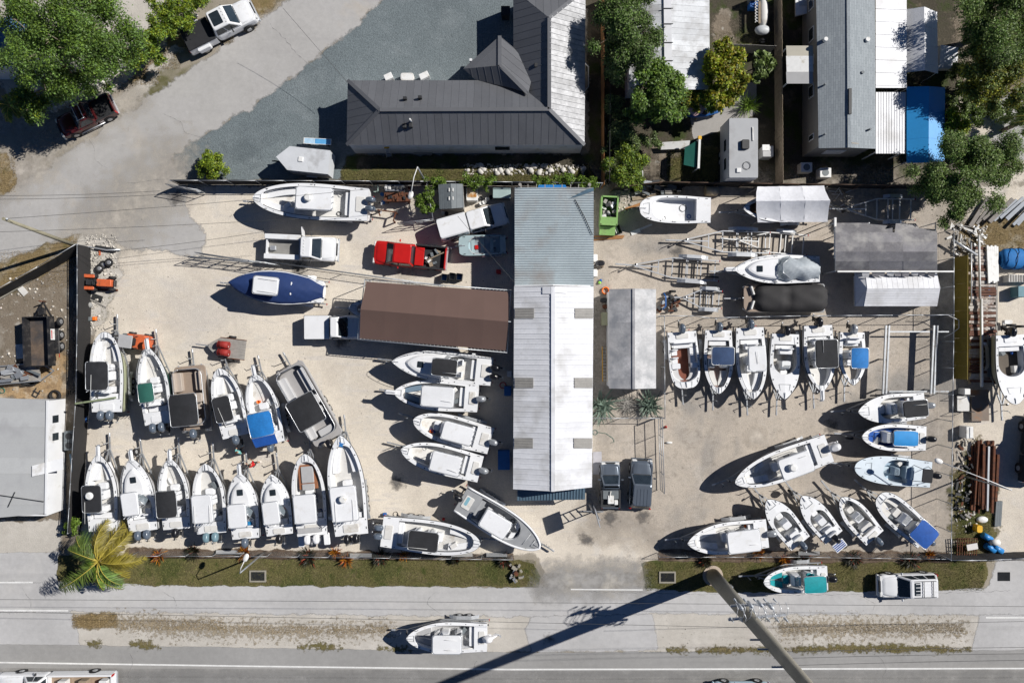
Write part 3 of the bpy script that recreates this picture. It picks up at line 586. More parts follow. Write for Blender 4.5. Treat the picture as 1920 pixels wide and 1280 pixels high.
# ---- mobile home and its carports
T = thing('mobile_home', 'long mobile home with grey shingle roof and tan siding', 'mobile home', P(1575, 130))
e, rg = 3.2, 3.9; LP = lambda *qs: [loc(T, P(*q)) for q in qs]
roof_panels(T, LP((1530, -30, e), (1535, 278, e), (1592, 277, rg), (1590, -30, rg)), (1, 0, 0), 40, SHING, 0, name='roof_slope')
roof_panels(T, LP((1590, -30, rg), (1592, 277, rg), (1642, 279, e), (1640, -30, e)), (1, 0, 0), 40, SHING, 0, name='roof_slope')
q = LP((1535, 276, e), (1640, -30, e)); wallbox(T, q[0].x+.05, q[0].y+.1, q[1].x, q[1].y, e-.02, WALLT)
mb = MB(); pts = [(q[0].x+.05, q[0].y+.1, e-.03), (q[1].x, q[0].y+.1, e-.03), ((q[0].x+q[1].x)/2+.1, q[0].y+.1, rg-.05)]
mb.loft([[Vector(p) for p in pts], [Vector(p)+Vector((0, .1, 0)) for p in pts]], cap0=True, cap1=True); mb.build('gable', WALLT, T)
ridge(T, (1590, -30, rg), (1592, 277, rg), SHING, .25, .02)
for y, d in ((8, .9), (65, 1.1), (115, .8), (172, 1.), (258, .5)):
    yy = loc(T, P(0, y, 1.8)).y; o = MB().box((q[0].x+.03, yy, 1.8), (.06, d, .9)).build('window', WPLAST, T); MB().box((q[0].x-.006, yy, 1.8), (.03, d-.16, .74)).build('pane', GLASS, o)
MB().box((q[0].x+2., q[0].y+.08, 1.5), (1.6, .06, 1.)).build('window', WPLAST, T)
for x, y, r, h in ((1547, 75, .16, .3), (1626, 75, .17, .25), (1616, 137, .12, .3), (1546, 159, .08, .3), (1630, 243, .08, .3), (1546, 252, .08, .3)):
    p = loc(T, P(x, y, 3.5)); MB().cyl((p.x, p.y, p.z+h/2-.1), r, h, 10).build('vent_pipe', WPLAST if r > .13 else GPLAST, T)
MB().beam(loc(T, P(1594, 166, 3.98)), loc(T, P(1594, 214, 3.98)), .22, .1).build('roof_beam', DARKM, T)
T2 = thing('carport', 'white sheet carport roof beside the mobile home, the upper one', 'carport', P(1668, 85))
T = T2; roof_panels(T, LP((1642, -30, 2.95), (1642, 165, 2.95), (1700, 165, 2.75), (1700, -30, 2.75)), (1, 0, 0), 1.02, WROOF, .03, .06)
for x, y in ((1697, 20), (1697, 90), (1697, 160)): p = loc(T, P(x, y, 2.7)); MB().box((p.x, p.y, 1.35), (.08, .08, 2.7)).build('post', WPLAST, T)
T = thing('carport', 'lower ribbed white carport roof next to the blue canopy', 'carport', P(1668, 230))
roof_panels(T, LP((1642, 173, 2.5), (1642, 288, 2.5), (1697, 288, 2.4), (1699, 173, 2.4)), (0, 1, 0), .22, WROOF, .025, .04)
for x, y in ((1696, 176), (1696, 284), (1645, 284)): p = loc(T, P(x, y, 2.4)); MB().box((p.x, p.y, 1.2), (.08, .08, 2.38)).build('post', WPLAST, T)
T = thing('shade_tent', 'white gabled shade tent beside the white carport', 'tent', P(1728, 75))
TENT = mat('white_tent_fabric', (.72, .73, .75), .7, .06, 1., .04, 6., bump=.3, bscale=3.)
roof_panels(T, LP((1698, 18, 2.3), (1700, 136, 2.3), (1734, 132, 2.9), (1733, 13, 2.9)), (1, 0, 0), 1.5, TENT, .012, .04, name='tent_panel')
roof_panels(T, LP((1733, 13, 2.9), (1734, 132, 2.9), (1759, 138, 2.3), (1757, 23, 2.3)), (1, 0, 0), 1.5, TENT, .012, .04, name='tent_panel')
for x, y in ((1700, 20), (1700, 134), (1757, 25), (1757, 136)): p = loc(T, P(x, y, 2.3)); MB().tube([p, (p.x, p.y, 0)], .035, 6).build('leg', PIPE, T)
quad(thing('tarp_bundle', 'silver tarp covering goods beside the white tent', 'tarp', P(1765, 115)), 'tarp_sheet', [Vector((-.8, -1, .9)), Vector((.9, -.9, .7)), Vector((.9, .8, .8)), Vector((-.7, .9, 1.1))], TENT, .5)
T = thing('tarp_canopy', 'bright blue tarp canopy at the end of the mobile home', 'canopy', P(1735, 235))
BTARP = mat('bright_blue_tarp', (.02, .27, .62), .45, .06, .6, .04, 5., bump=.15, bscale=2.)
roof_panels(T, LP((1700, 163, 2.5), (1700, 306, 2.5), (1741, 305, 3.), (1742, 162, 3.)), (1, 0, 0), 2.1, BTARP, .01, .03, name='tarp_panel')
roof_panels(T, LP((1742, 162, 3.), (1741, 305, 3.), (1771, 302, 2.5), (1772, 164, 2.5)), (1, 0, 0), 2.1, BTARP, .01, .03, name='tarp_panel')
for x, y in ((1702, 165), (1702, 303), (1769, 167), (1769, 300)): p = loc(T, P(x, y, 2.5)); MB().tube([p, (p.x, p.y, 0)], .035, 6).build('leg', PIPE, T)
T = thing('porch_roof', 'small porch roof striped tan, white and grey on the mobile home', 'porch', P(1498, 122))
PT = mat('tan_porch_sheet', (.48, .45, .37), .7, .08, 1.); PG = mat('grey_porch_sheet', (.40, .40, .40), .7, .08, 1.)
for y0, y1, m in ((86, 105, PT), (105, 135, WPLAST), (135, 157, PG)): roof_panels(T, LP((1474, y0, 2.6), (1475, y1, 2.6), (1525, y1, 2.8), (1524, y0, 2.8)), (1, 0, 0), 10, m, 0, name='roof_panel')
for x, y in ((1477, 88), (1477, 155)): p = loc(T, P(x, y, 2.6)); MB().box((p.x, p.y, 1.28), (.08, .08, 2.56)).build('post', WPLAST, T)
# ---- white sheeted cottage behind the trees
T = thing('cottage', 'cottage with worn white sheet metal roof behind the yellow-green trees', 'cottage', P(1265, 70))
WORN = mat('worn_white_sheet_roof', (.58, .60, .62), .6, .1, .5, .08, 6., dirt=(.36, .36, .36), dscale=.7, damt=.5, orand=.12)
roof_panels(T, LP((1176, -30, 2.7), (1180, 165, 2.7), (1252, 165, 3.2), (1250, -30, 3.2)), (1, 0, 0), .46, WORN, .015, .04, jit=.006)
roof_panels(T, LP((1250, -30, 3.2), (1252, 168, 3.2), (1331, 168, 2.7), (1330, -30, 2.7)), (1, 0, 0), .46, WORN, .015, .04, jit=.006)
MB().beam(loc(T, P(1251, -30, 3.25)), loc(T, P(1253, 140, 3.25)), .6, .08).build('ridge_cap', WROOF, T)
q = LP((1182, 162, 2.7), (1326, -30, 2.7)); wallbox(T, q[0].x, q[0].y, q[1].x, q[1].y, 2.65, WALLW)
for y in (16, 45, 80, 114): MB().beam(loc(T, P(1242, y, 3.33)), loc(T, P(1262, y, 3.33)), .06, .04).build('ridge_strap', DARKM, T)
# ---- flat roofed building, lower left
T = thing('flat_building', 'low white building with grey membrane flat roof beside the dirt lot', 'building', P(20, 860))
hb = 2.4
roof_panels(T, LP((-70, 742, hb), (-70, 976, hb), (86, 962, hb), (89, 750, hb)), (1, 0, .0), 1.25, FLATR, .012, .05, .08)
q = LP((-70, 974, hb), (87, 752, hb)); wallbox(T, q[0].x, q[0].y+.3, q[1].x-.02, q[1].y, hb-.05, WALLW)
MB().beam(loc(T, P(89, 750, hb+.06)), loc(T, P(86, 963, hb+.06)), .14, .14).build('fascia', WALLW, T)
for y in (785, 818): yy = loc(T, P(0, y, 1.3)).y; MB().box((q[1].x, yy, 1.3), (.06, .6, .7)).build('window', GLASS, T)
for y, in ((815,), (832,)):
    u = MB().rbox((q[1].x+.75, loc(T, P(0, y)).y, .4), (.85, .85, .75), .08).build('air_conditioner', GPLAST, T); MB().cyl((q[1].x+.75, loc(T, P(0, y)).y, .785), .28, .02, 16).build('fan_grille', DARKM, u)
quad(T, 'door_canopy', LP((60, 873, 2.55), (60, 893, 2.55), (118, 880, 2.3), (118, 858, 2.3)), WALLW, .06)
for k in range(7): quad(T, 'window_awning', LP((-40+k*15, 950, 2.2), (-40+k*15, 966, 1.9), (-26+k*15, 966, 1.9), (-26+k*15, 950, 2.2)), mat('pale_blue_awning', (.45, .55, .62), .6, .08, 2.), .03)
p = loc(T, P(108, 856)); MB().rbox((p.x, p.y, .35), (.35, .16, .16), .06).build('fire_extinguisher', RED, T)
MB().beam(loc(T, P(28, 922, hb+.1)), loc(T, P(15, 950, hb+.1)), .05, .05).build('roof_pipe', DARKM, T); MB().beam(loc(T, P(-20, 925, hb+.1)), loc(T, P(82, 940, hb+.1)), .05, .05).build('roof_pipe', DARKM, T)
# ---- blue roofed building under the big tree
T = thing('blue_roofed_building', 'building with blue and white roof half hidden under the big tree', 'building', P(0, 90))
roof_panels(T, LP((-90, 60, 3.), (-90, 128, 2.6), (62, 118, 2.6), (62, 20, 3.)), (0, 1, 0), 1., mat('blue_metal_roof', (.10, .21, .36), .5, .1, 1.), .03, .05)
q = LP((-88, 126, 2.6), (58, 40, 2.6)); wallbox(T, q[0].x, q[0].y, q[1].x, q[1].y, 2.55, WALLW)
# ---- barrel roofed shelter, white shelter
T = thing('barrel_roof_shelter', 'shelter with torn grey barrel roof sheeting over the east yard', 'shelter', P(1660, 465))
OLDG = mat('torn_grey_sheeting', (.20, .195, .205), .85, .2, .7, .15, 6., dirt=(.34, .33, .32), dscale=.8, damt=.5, orand=.14)
def arch(t): return lerp(418, 508, t), 2.4+1.15*math.sin(math.pi*t)
for i in range(5):
    for k in range(3):
        t0, t1 = i/5, (i+1)/5; (y0, h0), (y1, h1) = arch(t0), arch(t1); xa, xb = lerp(1566, 1757, k/3), lerp(1566, 1757, (k+1)/3)
        if i == 0 and k == 1:   # torn edge
            pts = LP((xa, y0+2, h0+.02), (xa, y1, h1), (xb-20, y1, h1), (xb-20, y1-9, h1-.2), (xb-34, y1-6, h1-.15), (xb-30, y0+5, h0+.1)); 
        elif i == 0 and k == 2: pts = LP((xa-14, y0+1, h0), (xa-16, y1, h1), (xb, y1, h1), (xb-3, y0+12, h0+.3), (xb-34, y0+10, h0+.2), (xb-40, y0+1, h0))
        else: pts = LP((xa, y0, h0), (xa, y1, h1), (xb, y1, h1), (xb, y0, h0))
        mb = MB(); dz = Vector((0, 0, random.uniform(.005, .03)+.004*k)); mb.loft([[p+dz-Vector((0, 0, .02)) for p in pts], [p+dz for p in pts]], cap0=True, cap1=True); mb.build('roof_sheet', OLDG, T)
for x in (1567, 1630, 1694, 1755):
    MB().tube([loc(T, P(x, *arch(t/12))) - Vector((0, 0, .08)) for t in range(13)], .04, 6).build('hoop', PIPE, T)
    for t in (0, 1): y, h = arch(t); p = loc(T, P(x, y, h)); MB().tube([p, (p.x, p.y, 0)], .045, 6).build('leg', PIPE, T)
MB().beam(loc(T, P(1566, 408, 2.6)), loc(T, P(1566, 484, 2.6)), .16, .12).build('end_beam', WPLAST, T)
MB().beam(loc(T, P(1570, 509, 2.5)), loc(T, P(1788, 509, 2.5)), .12, .1).build('eave_beam', WPLAST, T)
for k in range(9):
    a = 1618+k*15+random.uniform(-4, 4); quad(T, 'hanging_scrap', LP((a, 507, 2.5), (a+16, 507, 2.5), (a+13, 517+random.uniform(0, 4), 2.2), (a+2, 514+random.uniform(0, 5), 2.25)), OLDG if k % 3 else OLDL)
T = thing('white_metal_shelter', 'white ribbed metal shelter below the torn grey roof', 'shelter', P(1685, 545))
roof_panels(T, LP((1623, 514, 2.), (1626, 541, 2.3), (1763, 540, 2.3), (1757, 512, 2.)), (0, 1, 0), .42, WROOF, .01, .03)
roof_panels(T, LP((1626, 541, 2.3), (1620, 574, 1.9), (1757, 574, 1.9), (1763, 540, 2.3)), (1, 0, 0), .2, WROOF, .02, .03)
quad(T, 'end_sheet', LP((1602, 511, 1.6), (1603, 574, 1.5), (1620, 574, 1.9), (1626, 541, 2.3), (1623, 513, 2.)), WROOF)
q = LP((1622, 572, 1.9), (1756, 514, 1.9)); wallbox(T, q[0].x, q[0].y+.05, q[1].x, q[1].y, 1.85, WALLW)
# ---- resin shed, green-lidded bin, white travel trailer, box trailer
T = thing('resin_shed', 'dark grey plastic garden shed with skylights against the fence', 'shed', P(846, 372))
roof_panels(T, LP((822, 346, 2.), (824, 392, 2.), (847, 391, 2.25), (845, 344, 2.25)), (0, 1, 0), .17, GPLAST, .02, .03)
roof_panels(T, LP((845, 344, 2.25), (847, 391, 2.25), (870, 389, 2.), (868, 345, 2.)), (0, 1, 0), .5, GPLAST, .02, .03)
q = LP((825, 389, 2.), (868, 348, 2.)); wallbox(T, q[0].x, q[0].y+.02, q[1].x, q[1].y, 1.95, mat('beige_resin_wall', (.33, .31, .28), .7, .1, 2.))
for x, y in ((842, 356), (849, 356), (842, 372), (849, 372)): p = loc(T, P(x, y, 2.25)); MB().rbox((p.x, p.y, 2.26), (.1, .3, .06), .03).build('skylight', WPLAST, T)
# ================================================================== FENCES
MESHF = None
def link_mat():
    m = mat('chain_link_wire', (.45, .47, .48), .5, .05, metal=.4); n = m.node_tree.nodes; l = m.node_tree.links; b = n['Principled BSDF']
    g = n.new('ShaderNodeTexCoord'); 
    ws = []
    for rot in (45, -45):
        mp = n.new('ShaderNodeMapping'); mp.inputs['Rotation'].default_value = (0, R(rot), R(0)); l.new(g.outputs['Object'], mp.inputs[0])
        wv = n.new('ShaderNodeTexWave'); wv.inputs['Scale'].default_value = 5.; l.new(mp.outputs[0], wv.inputs['Vector']); ws.append(wv)
    mx = n.new('ShaderNodeMath'); mx.operation = 'MAXIMUM'; l.new(ws[0].outputs['Fac'], mx.inputs[0]); l.new(ws[1].outputs['Fac'], mx.inputs[1])
    th = n.new('ShaderNodeMath'); th.operation = 'GREATER_THAN'; l.new(mx.outputs[0], th.inputs[0]); th.inputs[1].default_value = .985; l.new(th.outputs[0], b.inputs['Alpha'])
    return m
LINK = link_mat()
SCREEN = mat('black_windscreen_mesh', (.022, .021, .021), .9, .15, .6, .1, 14.)
def fence(label, tops, h, panel=None, post=2.4, rail=.03, pm=STEEL, pr=.035, cat='fence', name='chain_link_fence', toprail=True):
    """fence along photo points of its top edge; panel: material of the infill between posts"""
    pts = [P(x, y, h) for x, y in tops]; T = thing(name, label, cat, (pts[0].x, pts[0].y, 0)); ob = T.location
    for a, b in zip(pts[:-1], pts[1:]):
        d = b-a; n = max(1, round(d.length/post))
        for i in range(n):
            p, q = a.lerp(b, i/n)-ob, a.lerp(b, (i+1)/n)-ob
            MB().cyl((p.x, p.y, h/2), pr, h, 8).build('post', pm, T)
            if toprail: MB().tube([(p.x, p.y, h-rail), (q.x, q.y, h-rail)], rail, 6).build('top_rail', pm, T)
            if panel:
                mb = MB(); nrm = Vector((-d.y, d.x, 0)).normalized(); k = 6; rg = []
                for j in range(k+1):
                    o = nrm*(.05+(.03*math.sin(j/k*math.pi)*random.uniform(.3, 1.) if panel is SCREEN else 0)); u = p.lerp(q, j/k)+o
                    rg.append([(u.x, u.y, .03), (u.x+nrm.x*(.02 if panel is SCREEN else 0), u.y+nrm.y*(.02 if panel is SCREEN else 0), h*.55), (u.x, u.y, h-rail*2)])
                mb.loft(rg, closed=False); mb.build('screen' if panel is SCREEN else 'wire_mesh', panel, T)
    p = pts[-1]-ob; MB().cyl((p.x, p.y, h/2), pr, h, 8).build('post', pm, T)
    return T
fence('black screened fence along the west edge of the boat yard', [(144, 458), (144, 600), (142, 740), (134, 860), (126, 1000)], 1.8, SCREEN)
fence('black screened fence running diagonally to the left edge from the pole', [(141, 458), (70, 500), (-30, 555)], 1.8, SCREEN)
fence('black screened fence between the grey house and the boat yard', [(318, 338), (640, 339), (960, 341), (1130, 343)], 1.8, SCREEN)
fence('dark fence behind the white tarp and shelters', [(1150, 352), (1242, 341), (1500, 345), (1790, 348)], 1.7, SCREEN, pm=mat('brown_rail', (.12, .075, .05), .8, .2, 3.))
fence('low chain link fence along the frontage grass left of the driveway', [(245, 1042), (500, 1043), (960, 1049)], 1.2, LINK, rail=.022, pr=.028)
fence('low chain link fence along the frontage grass right of the driveway', [(1237, 1044), (1500, 1044), (1784, 1048)], 1.2, LINK, rail=.022, pr=.028)
fence('inner chain link fence behind the bow-down boats', [(1237, 592), (1300, 592), (1330, 596), (1500, 592), (1788, 590)], 1.8, LINK)
fence('chain link fence beside the tan interior deck boat', [(1246, 592), (1247, 785)], 1.8, LINK)
fence('chain link fence in front of the agave plants', [(1112, 784), (1243, 784)], 1.5, LINK)
fence('tall chain link fence along the east edge of the yard', [(1789, 430), (1789, 590), (1786, 840), (1784, 1050)], 2., LINK)
fence('screened fence at the south east corner by the road', [(1784, 1050), (1850, 1050), (1990, 1044)], 1.6, SCREEN)
OLIVE = mat('olive_painted_sheet', (.20, .15, .022), .8, .12, .8, .1, 8.)
T = thing('sheet_fence', 'olive yellow sheet fence panels on the east boundary', 'fence', P(1790, 590))
a, b = P(1815, 478, 1.8), P(1814, 712, 1.8); n = 9
for i in range(n):
    p, q = loc(T, a.lerp(b, i/n)), loc(T, a.lerp(b, (i+1)/n)-(b-a).normalized()*.01); MB().beam((p.x, p.y, .9), (q.x, q.y, .9), .04+.01*(i % 2), 1.8).build('fence_sheet', OLIVE, T)
# timber fence between house and garden
CED = mat('orange_cedar', (.36, .17, .06), .8, .18, 2., .15, 25.)
T = thing('cedar_fence', 'orange cedar board fence between the grey house and the garden', 'fence', P(1132, 170))
a, b = P(1132, -20, 1.8), P(1133, 345, 1.8); n = 110
for i in range(n):
    p = loc(T, a.lerp(b, (i+.5)/n)); MB().box((p.x+random.uniform(-.01, .01), p.y, .9+random.uniform(-.03, .02)), (.025, (a-b).length/n-.008, 1.8)).build('fence_board', CED, T)
for z in (.4, 1.5): MB().beam(loc(T, (a.x+.05, a.y, z)), loc(T, (b.x+.05, b.y, z)), .05, .09).build('fence_rail', CED, T)
T = thing('board_fence', 'weathered board fence between the garden and the mobile home', 'fence', P(1462, 150))
a, b = P(1466, -20, 1.7), P(1469, 345, 1.7); n = 90
for i in range(n):
    p = loc(T, a.lerp(b, (i+.5)/n)); MB().box((p.x+random.uniform(-.01, .01), p.y, .85+random.uniform(-.05, .02)), (.025, (a-b).length/n-.012, 1.7)).build('fence_board', WOOD, T)
T = thing('board_fence', 'short grey board fence across the garden above the yellow shrubs', 'fence', P(1415, 88))
a, b = P(1352, 82, 1.6), P(1456, 86, 1.6); n = 26
for i in range(n):
    p = loc(T, a.lerp(b, (i+.5)/n)); MB().box((p.x, p.y, .8+random.uniform(-.05, .02)), ((a-b).length/n-.012, .025, 1.6)).build('fence_board', WOODG, T)
# gates: pipe frames with rails
def gate(label, a, b, h=1.6, nb=3, nv=4):
    p0, p1 = P(a[0], a[1], h), P(b[0], b[1], h); T = thing('pipe_gate', label, 'gate', (p0.x, p0.y, 0)); d = p1-p0
    for i in range(nb): z = lerp(.25, h, i/(nb-1)); MB().tube([(0, 0, z), (d.x, d.y, z)], .03, 6).build('gate_rail', STEEL, T)
    for i in range(nv): q = d*(i/(nv-1)); MB().tube([(q.x, q.y, .2), (q.x, q.y, h)], .03, 6).build('gate_upright', STEEL, T)
    mb = MB(); q = d; nrm = Vector((-d.y, d.x, 0)).normalized()*.04
    mb.poly([(nrm.x, nrm.y, .25), (d.x+nrm.x, d.y+nrm.y, .25), (d.x+nrm.x, d.y+nrm.y, h), (nrm.x, nrm.y, h)]); mb.build('wire_mesh', LINK, T)
    return T
gate('pipe gate standing open beside the grey SUV', (1242, 785), (1246, 925), 1.8, 3, 5)
gate('long sliding pipe gate above the blue covered boat', (365, 473), (515, 495), 1.7, 3, 7)
gate('second pipe gate leaning against the sliding gate', (345, 480), (500, 492), 1.4, 3, 6)
gate('long galvanised gate rail running to the brown canopy', (515, 492), (828, 535), 1.2, 2, 6)
gate('open gate leaf at the side road entrance', (310, 345), (372, 356), 1.6, 3, 3)
gate('galvanised frame gate beside the rusty engine junk', (745, 418), (812, 411), 1.4, 3, 3)
gate('galvanised gate post frame beside the leafy bush', (812, 411), (800, 345), 1.6, 2, 3)
# boards leaning on the low fence
def lean(label, x0, x1, y, m=STEEL, h0=1.0):
    T = thing('leaning_sheet', label, 'metal sheet', P((x0+x1)/2, y)); quad(T, 'sheet', [loc(T, P(*q)) for q in ((x0, y-4, .1), (x1, y-4, .1), (x1, y+3, h0), (x0, y+3, h0))], m, .015)
SHT = mat('pale_sheet_metal', (.55, .57, .59), .4, .08, 3., metal=.3)
lean('pale metal sheet on the low fence near the street lamp', 405, 458, 1035, SHT, .5)
lean('pale metal sheet on the low fence below the black motors', 656, 697, 1041, SHT, .8)
lean('pale metal sheet on the low fence under the black top boat', 846, 886, 1040, SHT, .8)
lean('pale metal sheet at the driveway end of the low fence', 912, 951, 1040, SHT, .8)
lean('pale metal sheet behind the bare center console, right fence', 1497, 1537, 1037, SHT, .9)
# ================================================================== BOATS
def wheel(parent, c, r=.33, wd=.2, rim=RIM):
    o = MB().lathe((c[0], c[1], c[2]), [(r*.55, -wd*.42), (r*.9, -wd*.5), (r, -wd*.32), (r, wd*.32), (r*.9, wd*.5), (r*.55, wd*.42)], 18, 'Y').build('wheel', RUB, parent)
    s = 1 if c[1] > 0 else -1
    mb = MB().lathe((c[0], c[1], c[2]), [(r*.58, -wd*.46), (r*.5, -wd*.5), (r*.3, -wd*.38), (r*.3, wd*.38), (r*.5, wd*.5), (r*.58, wd*.46)], 12, 'Y')
    for k in range(5):
        a = k*2*math.pi/5; mb.box((c[0]+math.cos(a)*r*.36, c[1]+s*wd*.44, c[2]+math.sin(a)*r*.36), (r*.3, .03, r*.12), ry=-a)
    mb.build('rim', rim, o); return o
def trailer(label, L, loc_, rz, B=2.3, axles=2, z=.52, tongue=1.3, bunks=True, m=STEEL, spare=False, jack=True, wheels=True, group='boat trailers', axle_t=.3):
    """boat trailer: x forward from the transom (0) to the bow (L), tongue beyond"""
    T = thing('boat_trailer', label, 'trailer', loc_, rz, group); hw = B*.38
    for s in (-1, 1):
        MB().beam((-.1, s*hw, z), (L*.55, s*hw, z), .08, .13).build('frame_rail', m, T)
        MB().beam((L*.55, s*hw, z), (L+.1, s*.06, z), .08, .13).build('frame_rail', m, T)
    MB().beam((L*.72, 0, z-.07), (L+tongue, 0, z-.07), .1, .12).build('tongue', m, T)
    MB().rbox((L+tongue+.12, 0, z-.05), (.34, .13, .12), .05).build('coupler', ALU, T)
    for k, t in enumerate((.03, .2, .38, .55)): MB().beam((L*t, -hw, z-.06), (L*t, hw, z-.06), .08, .08).build('crossmember', m, T)
    wy = hw-L*.0; t = .72; yy = hw*(1-(t-.55)/.45); MB().beam((L*t, -yy, z-.06), (L*t, yy, z-.06), .07, .07).build('crossmember', m, T)
    if bunks:
        for s in (-1, 1):
            MB().beam((-.1, s*.55, z+.16), (L*.55, s*.5, z+.16), .12, .06).build('bunk', mat('bunk_carpet', (.03, .028, .027), .95, .2, 6.), T)
            for t in (.03, .38): MB().beam((L*t, s*.55, z-.02), (L*t, s*.55, z+.14), .05, .05).build('bunk_bracket', m, T)
    # winch post and jack
    MB().beam((L+.18, 0, z), (L+.02, 0, z+.75), .08, .08).build('winch_post', m, T); MB().cyl((L+.1, 0, z+.62), .07, .16, 10, axis='Y').build('winch', DARKM, T)
    if jack:
        j = MB().cyl((L+tongue*.55, .14, z+.12), .035, .9, 8).build('jack', ALU, T); MB().beam((L+tongue*.55, .14, z+.56), (L+tongue*.55+.2, .3, z+.56), .03, .03).build('jack_handle', DARKM, j)
    if wheels:
        for a in range(axles):
            x = L*axle_t+(a-(axles-1)/2)*.82
            MB().beam((x, -hw, z-.14), (x, hw, z-.14), .07, .07).build('axle', m, T)
            for s in (-1, 1): wheel(T, (x, s*(B*.5-.06), .33), .33)
        for s in (-1, 1):
            ln = .42+.41*axles; rings = []
            for i in range(9):
                t = i/8; x = L*axle_t+(t-.5)*2*ln; zz = .42+.32*min(1, math.sin(math.pi*t)*1.6); rings.append([(x, s*(B*.5-.2), zz), (x, s*(B*.5+.08), zz), (x, s*(B*.5+.08), zz-.05), (x, s*(B*.5-.2), zz-.05)])
            mb = MB(); mb.loft(rings, cap0=True, cap1=True); mb.build('fender', ALU, T)
    if spare: wheel(T, (L+.35, .3, z+.35), .3)
    for s in (-1, 1): MB().box((-.14, s*hw, z+.02), (.05, .16, .1)).build('tail_lamp', LIGHTR, T)
    return T
def outboard(T, x, y, z, cm, tilt=0., sc=1.):
    """outboard motor clamped at (x, y, z) top of transom; tilt lifts the leg backward"""
    M = Matrix.Translation((x, y, z)) @ Matrix.Rotation(tilt, 4, 'Y'); R3 = M.to_3x3(); q = lambda a, b, c: M @ Vector((a*sc, b*sc, c*sc))
    mb = MB()
    mb.loft([[q(-.36+dx*wx, dy*wy, zz) for dx, dy in ((-.5, -.5), (.5, -.5), (.5, .5), (-.5, .5))] for zz, wx, wy in ((.2, .42, .26), (-.1, .34, .2), (-.55, .30, .1), (-.75, .26, .07))], cap0=True, cap1=True)
    mb.ell(q(-.36, 0, -.82), (.32*sc, .075*sc, .075*sc), 8, 5, 2, R3); mb.loft([[q(-.4+dx, dy, zz) for dx, dy in ((-.12*f, 0), (0, -.015), (.12*f, 0), (0, .015))] for zz, f in ((-.85, 1), (-1.02, .5))], cap0=True, cap1=True)
    mb.loft([[q(-.06+dx, dy, zz) for dx, dy in ((-.1, -.13), (.1, -.13), (.1, .13), (-.1, .13))] for zz in (.12, -.3)], cap0=True, cap1=True)
    o = mb.build('outboard_motor', DARKM if cm is not MOTW else MOTW, T)
    rings = []
    for zz, f, dx in ((.12, .86, 0), (.2, .98, 0), (.38, 1., 0), (.55, .94, .01), (.66, .78, .03), (.72, .5, .05)):
        rings.append([q(-.38+dx+.40*f*math.copysign(abs(math.cos(a))**.8, math.cos(a)), .255*f*math.copysign(abs(math.sin(a))**.85, math.sin(a)), zz) for a in [2*math.pi*k/16 for k in range(16)]])
    mb = MB(); mb.loft(rings, cap0=True, cap1=True, smooth=True); c = mb.build('cowl', cm, o)
    mb = MB()
    for k in range(3): a = k*2.094; mb.add([q(-.70, 0, -.82), q(-.72, .16*math.cos(a-.35), -.82+.16*math.sin(a-.35)), q(-.66, .17*math.cos(a+.35), -.82+.17*math.sin(a+.35))], [[0, 1, 2]])
    mb.tube([q(-.62, 0, -.82), q(-.76, 0, -.82)], .045*sc, 6); mb.build('propeller', ALU, o)
    mb = MB(); mb.loft([[q(-.38+.40*1.005*f*math.cos(a), .262*f*math.sin(a), zz) for a in [2*math.pi*k/16 for k in range(16)]] for zz, f in ((.245, 1.), (.275, 1.))]); mb.build('cowl_band', MOTS if cm is not MOTS else DARKM, o)
    return o
class Hull:
    def __init__(s, L, B, z0=.62, D=1.2, rise=.3, stern=.9, p=2., q=1.3, tm=.42, rake=.09): s.__dict__.update(locals())
    def f(s, t):
        if t < s.tm: return s.B/2*lerp(s.stern, 1, sm(t/s.tm)**.8)
        u = (t-s.tm)/(1-s.tm); return s.B/2*max(0., 1-u**s.p)**(1/s.q)
    def sz(s, t): return s.z0+s.D+s.rise*t*t
    def ts(s, n=22): return [1-(1-i/n)**1.35 for i in range(n+1)]
def hull_parts(T, h, cm=WHITE, bottom=None, rub=RUB, boot=None):
    rings = []
    for t in h.ts(24):
        f = h.f(t); sz = h.sz(t); u = max(0, (t-.55)/.45); zc = h.z0+h.D*(.36+.42*u**1.6)+h.rise*t*t*.3; zk = h.z0+h.D*.85*max(0, (t-.72)/.28)**2.2
        fc = f*(.86-.42*u**1.3); x = t*h.L; xc = x*(1-h.rake*.45*u); xk = x*(1-h.rake*u); zm = lerp(zc, sz, .55); fm = lerp(fc, f, .66)
        r = [(x, f, sz), (lerp(xc, x, .55), fm, zm), (xc, fc, zc), (xk, 0, zk), (xc, -fc, zc), (lerp(xc, x, .55), -fm, zm), (x, -f, sz)]; rings.append(r)
    mb = MB(); mb.loft(rings, closed=False, smooth=True); mb.add(rings[0], [list(range(7))]); mb.build('hull', cm, T)
    # rub rail round the sheer
    rr = [Vector((t*h.L, h.f(t)+.012, h.sz(t)-.05)) for t in h.ts(24)]; ll = [Vector((p.x, -p.y, p.z)) for p in rr[:-1]][::-1]
    MB().tube(rr+ll, .026, 5).build('rub_rail', rub, T)
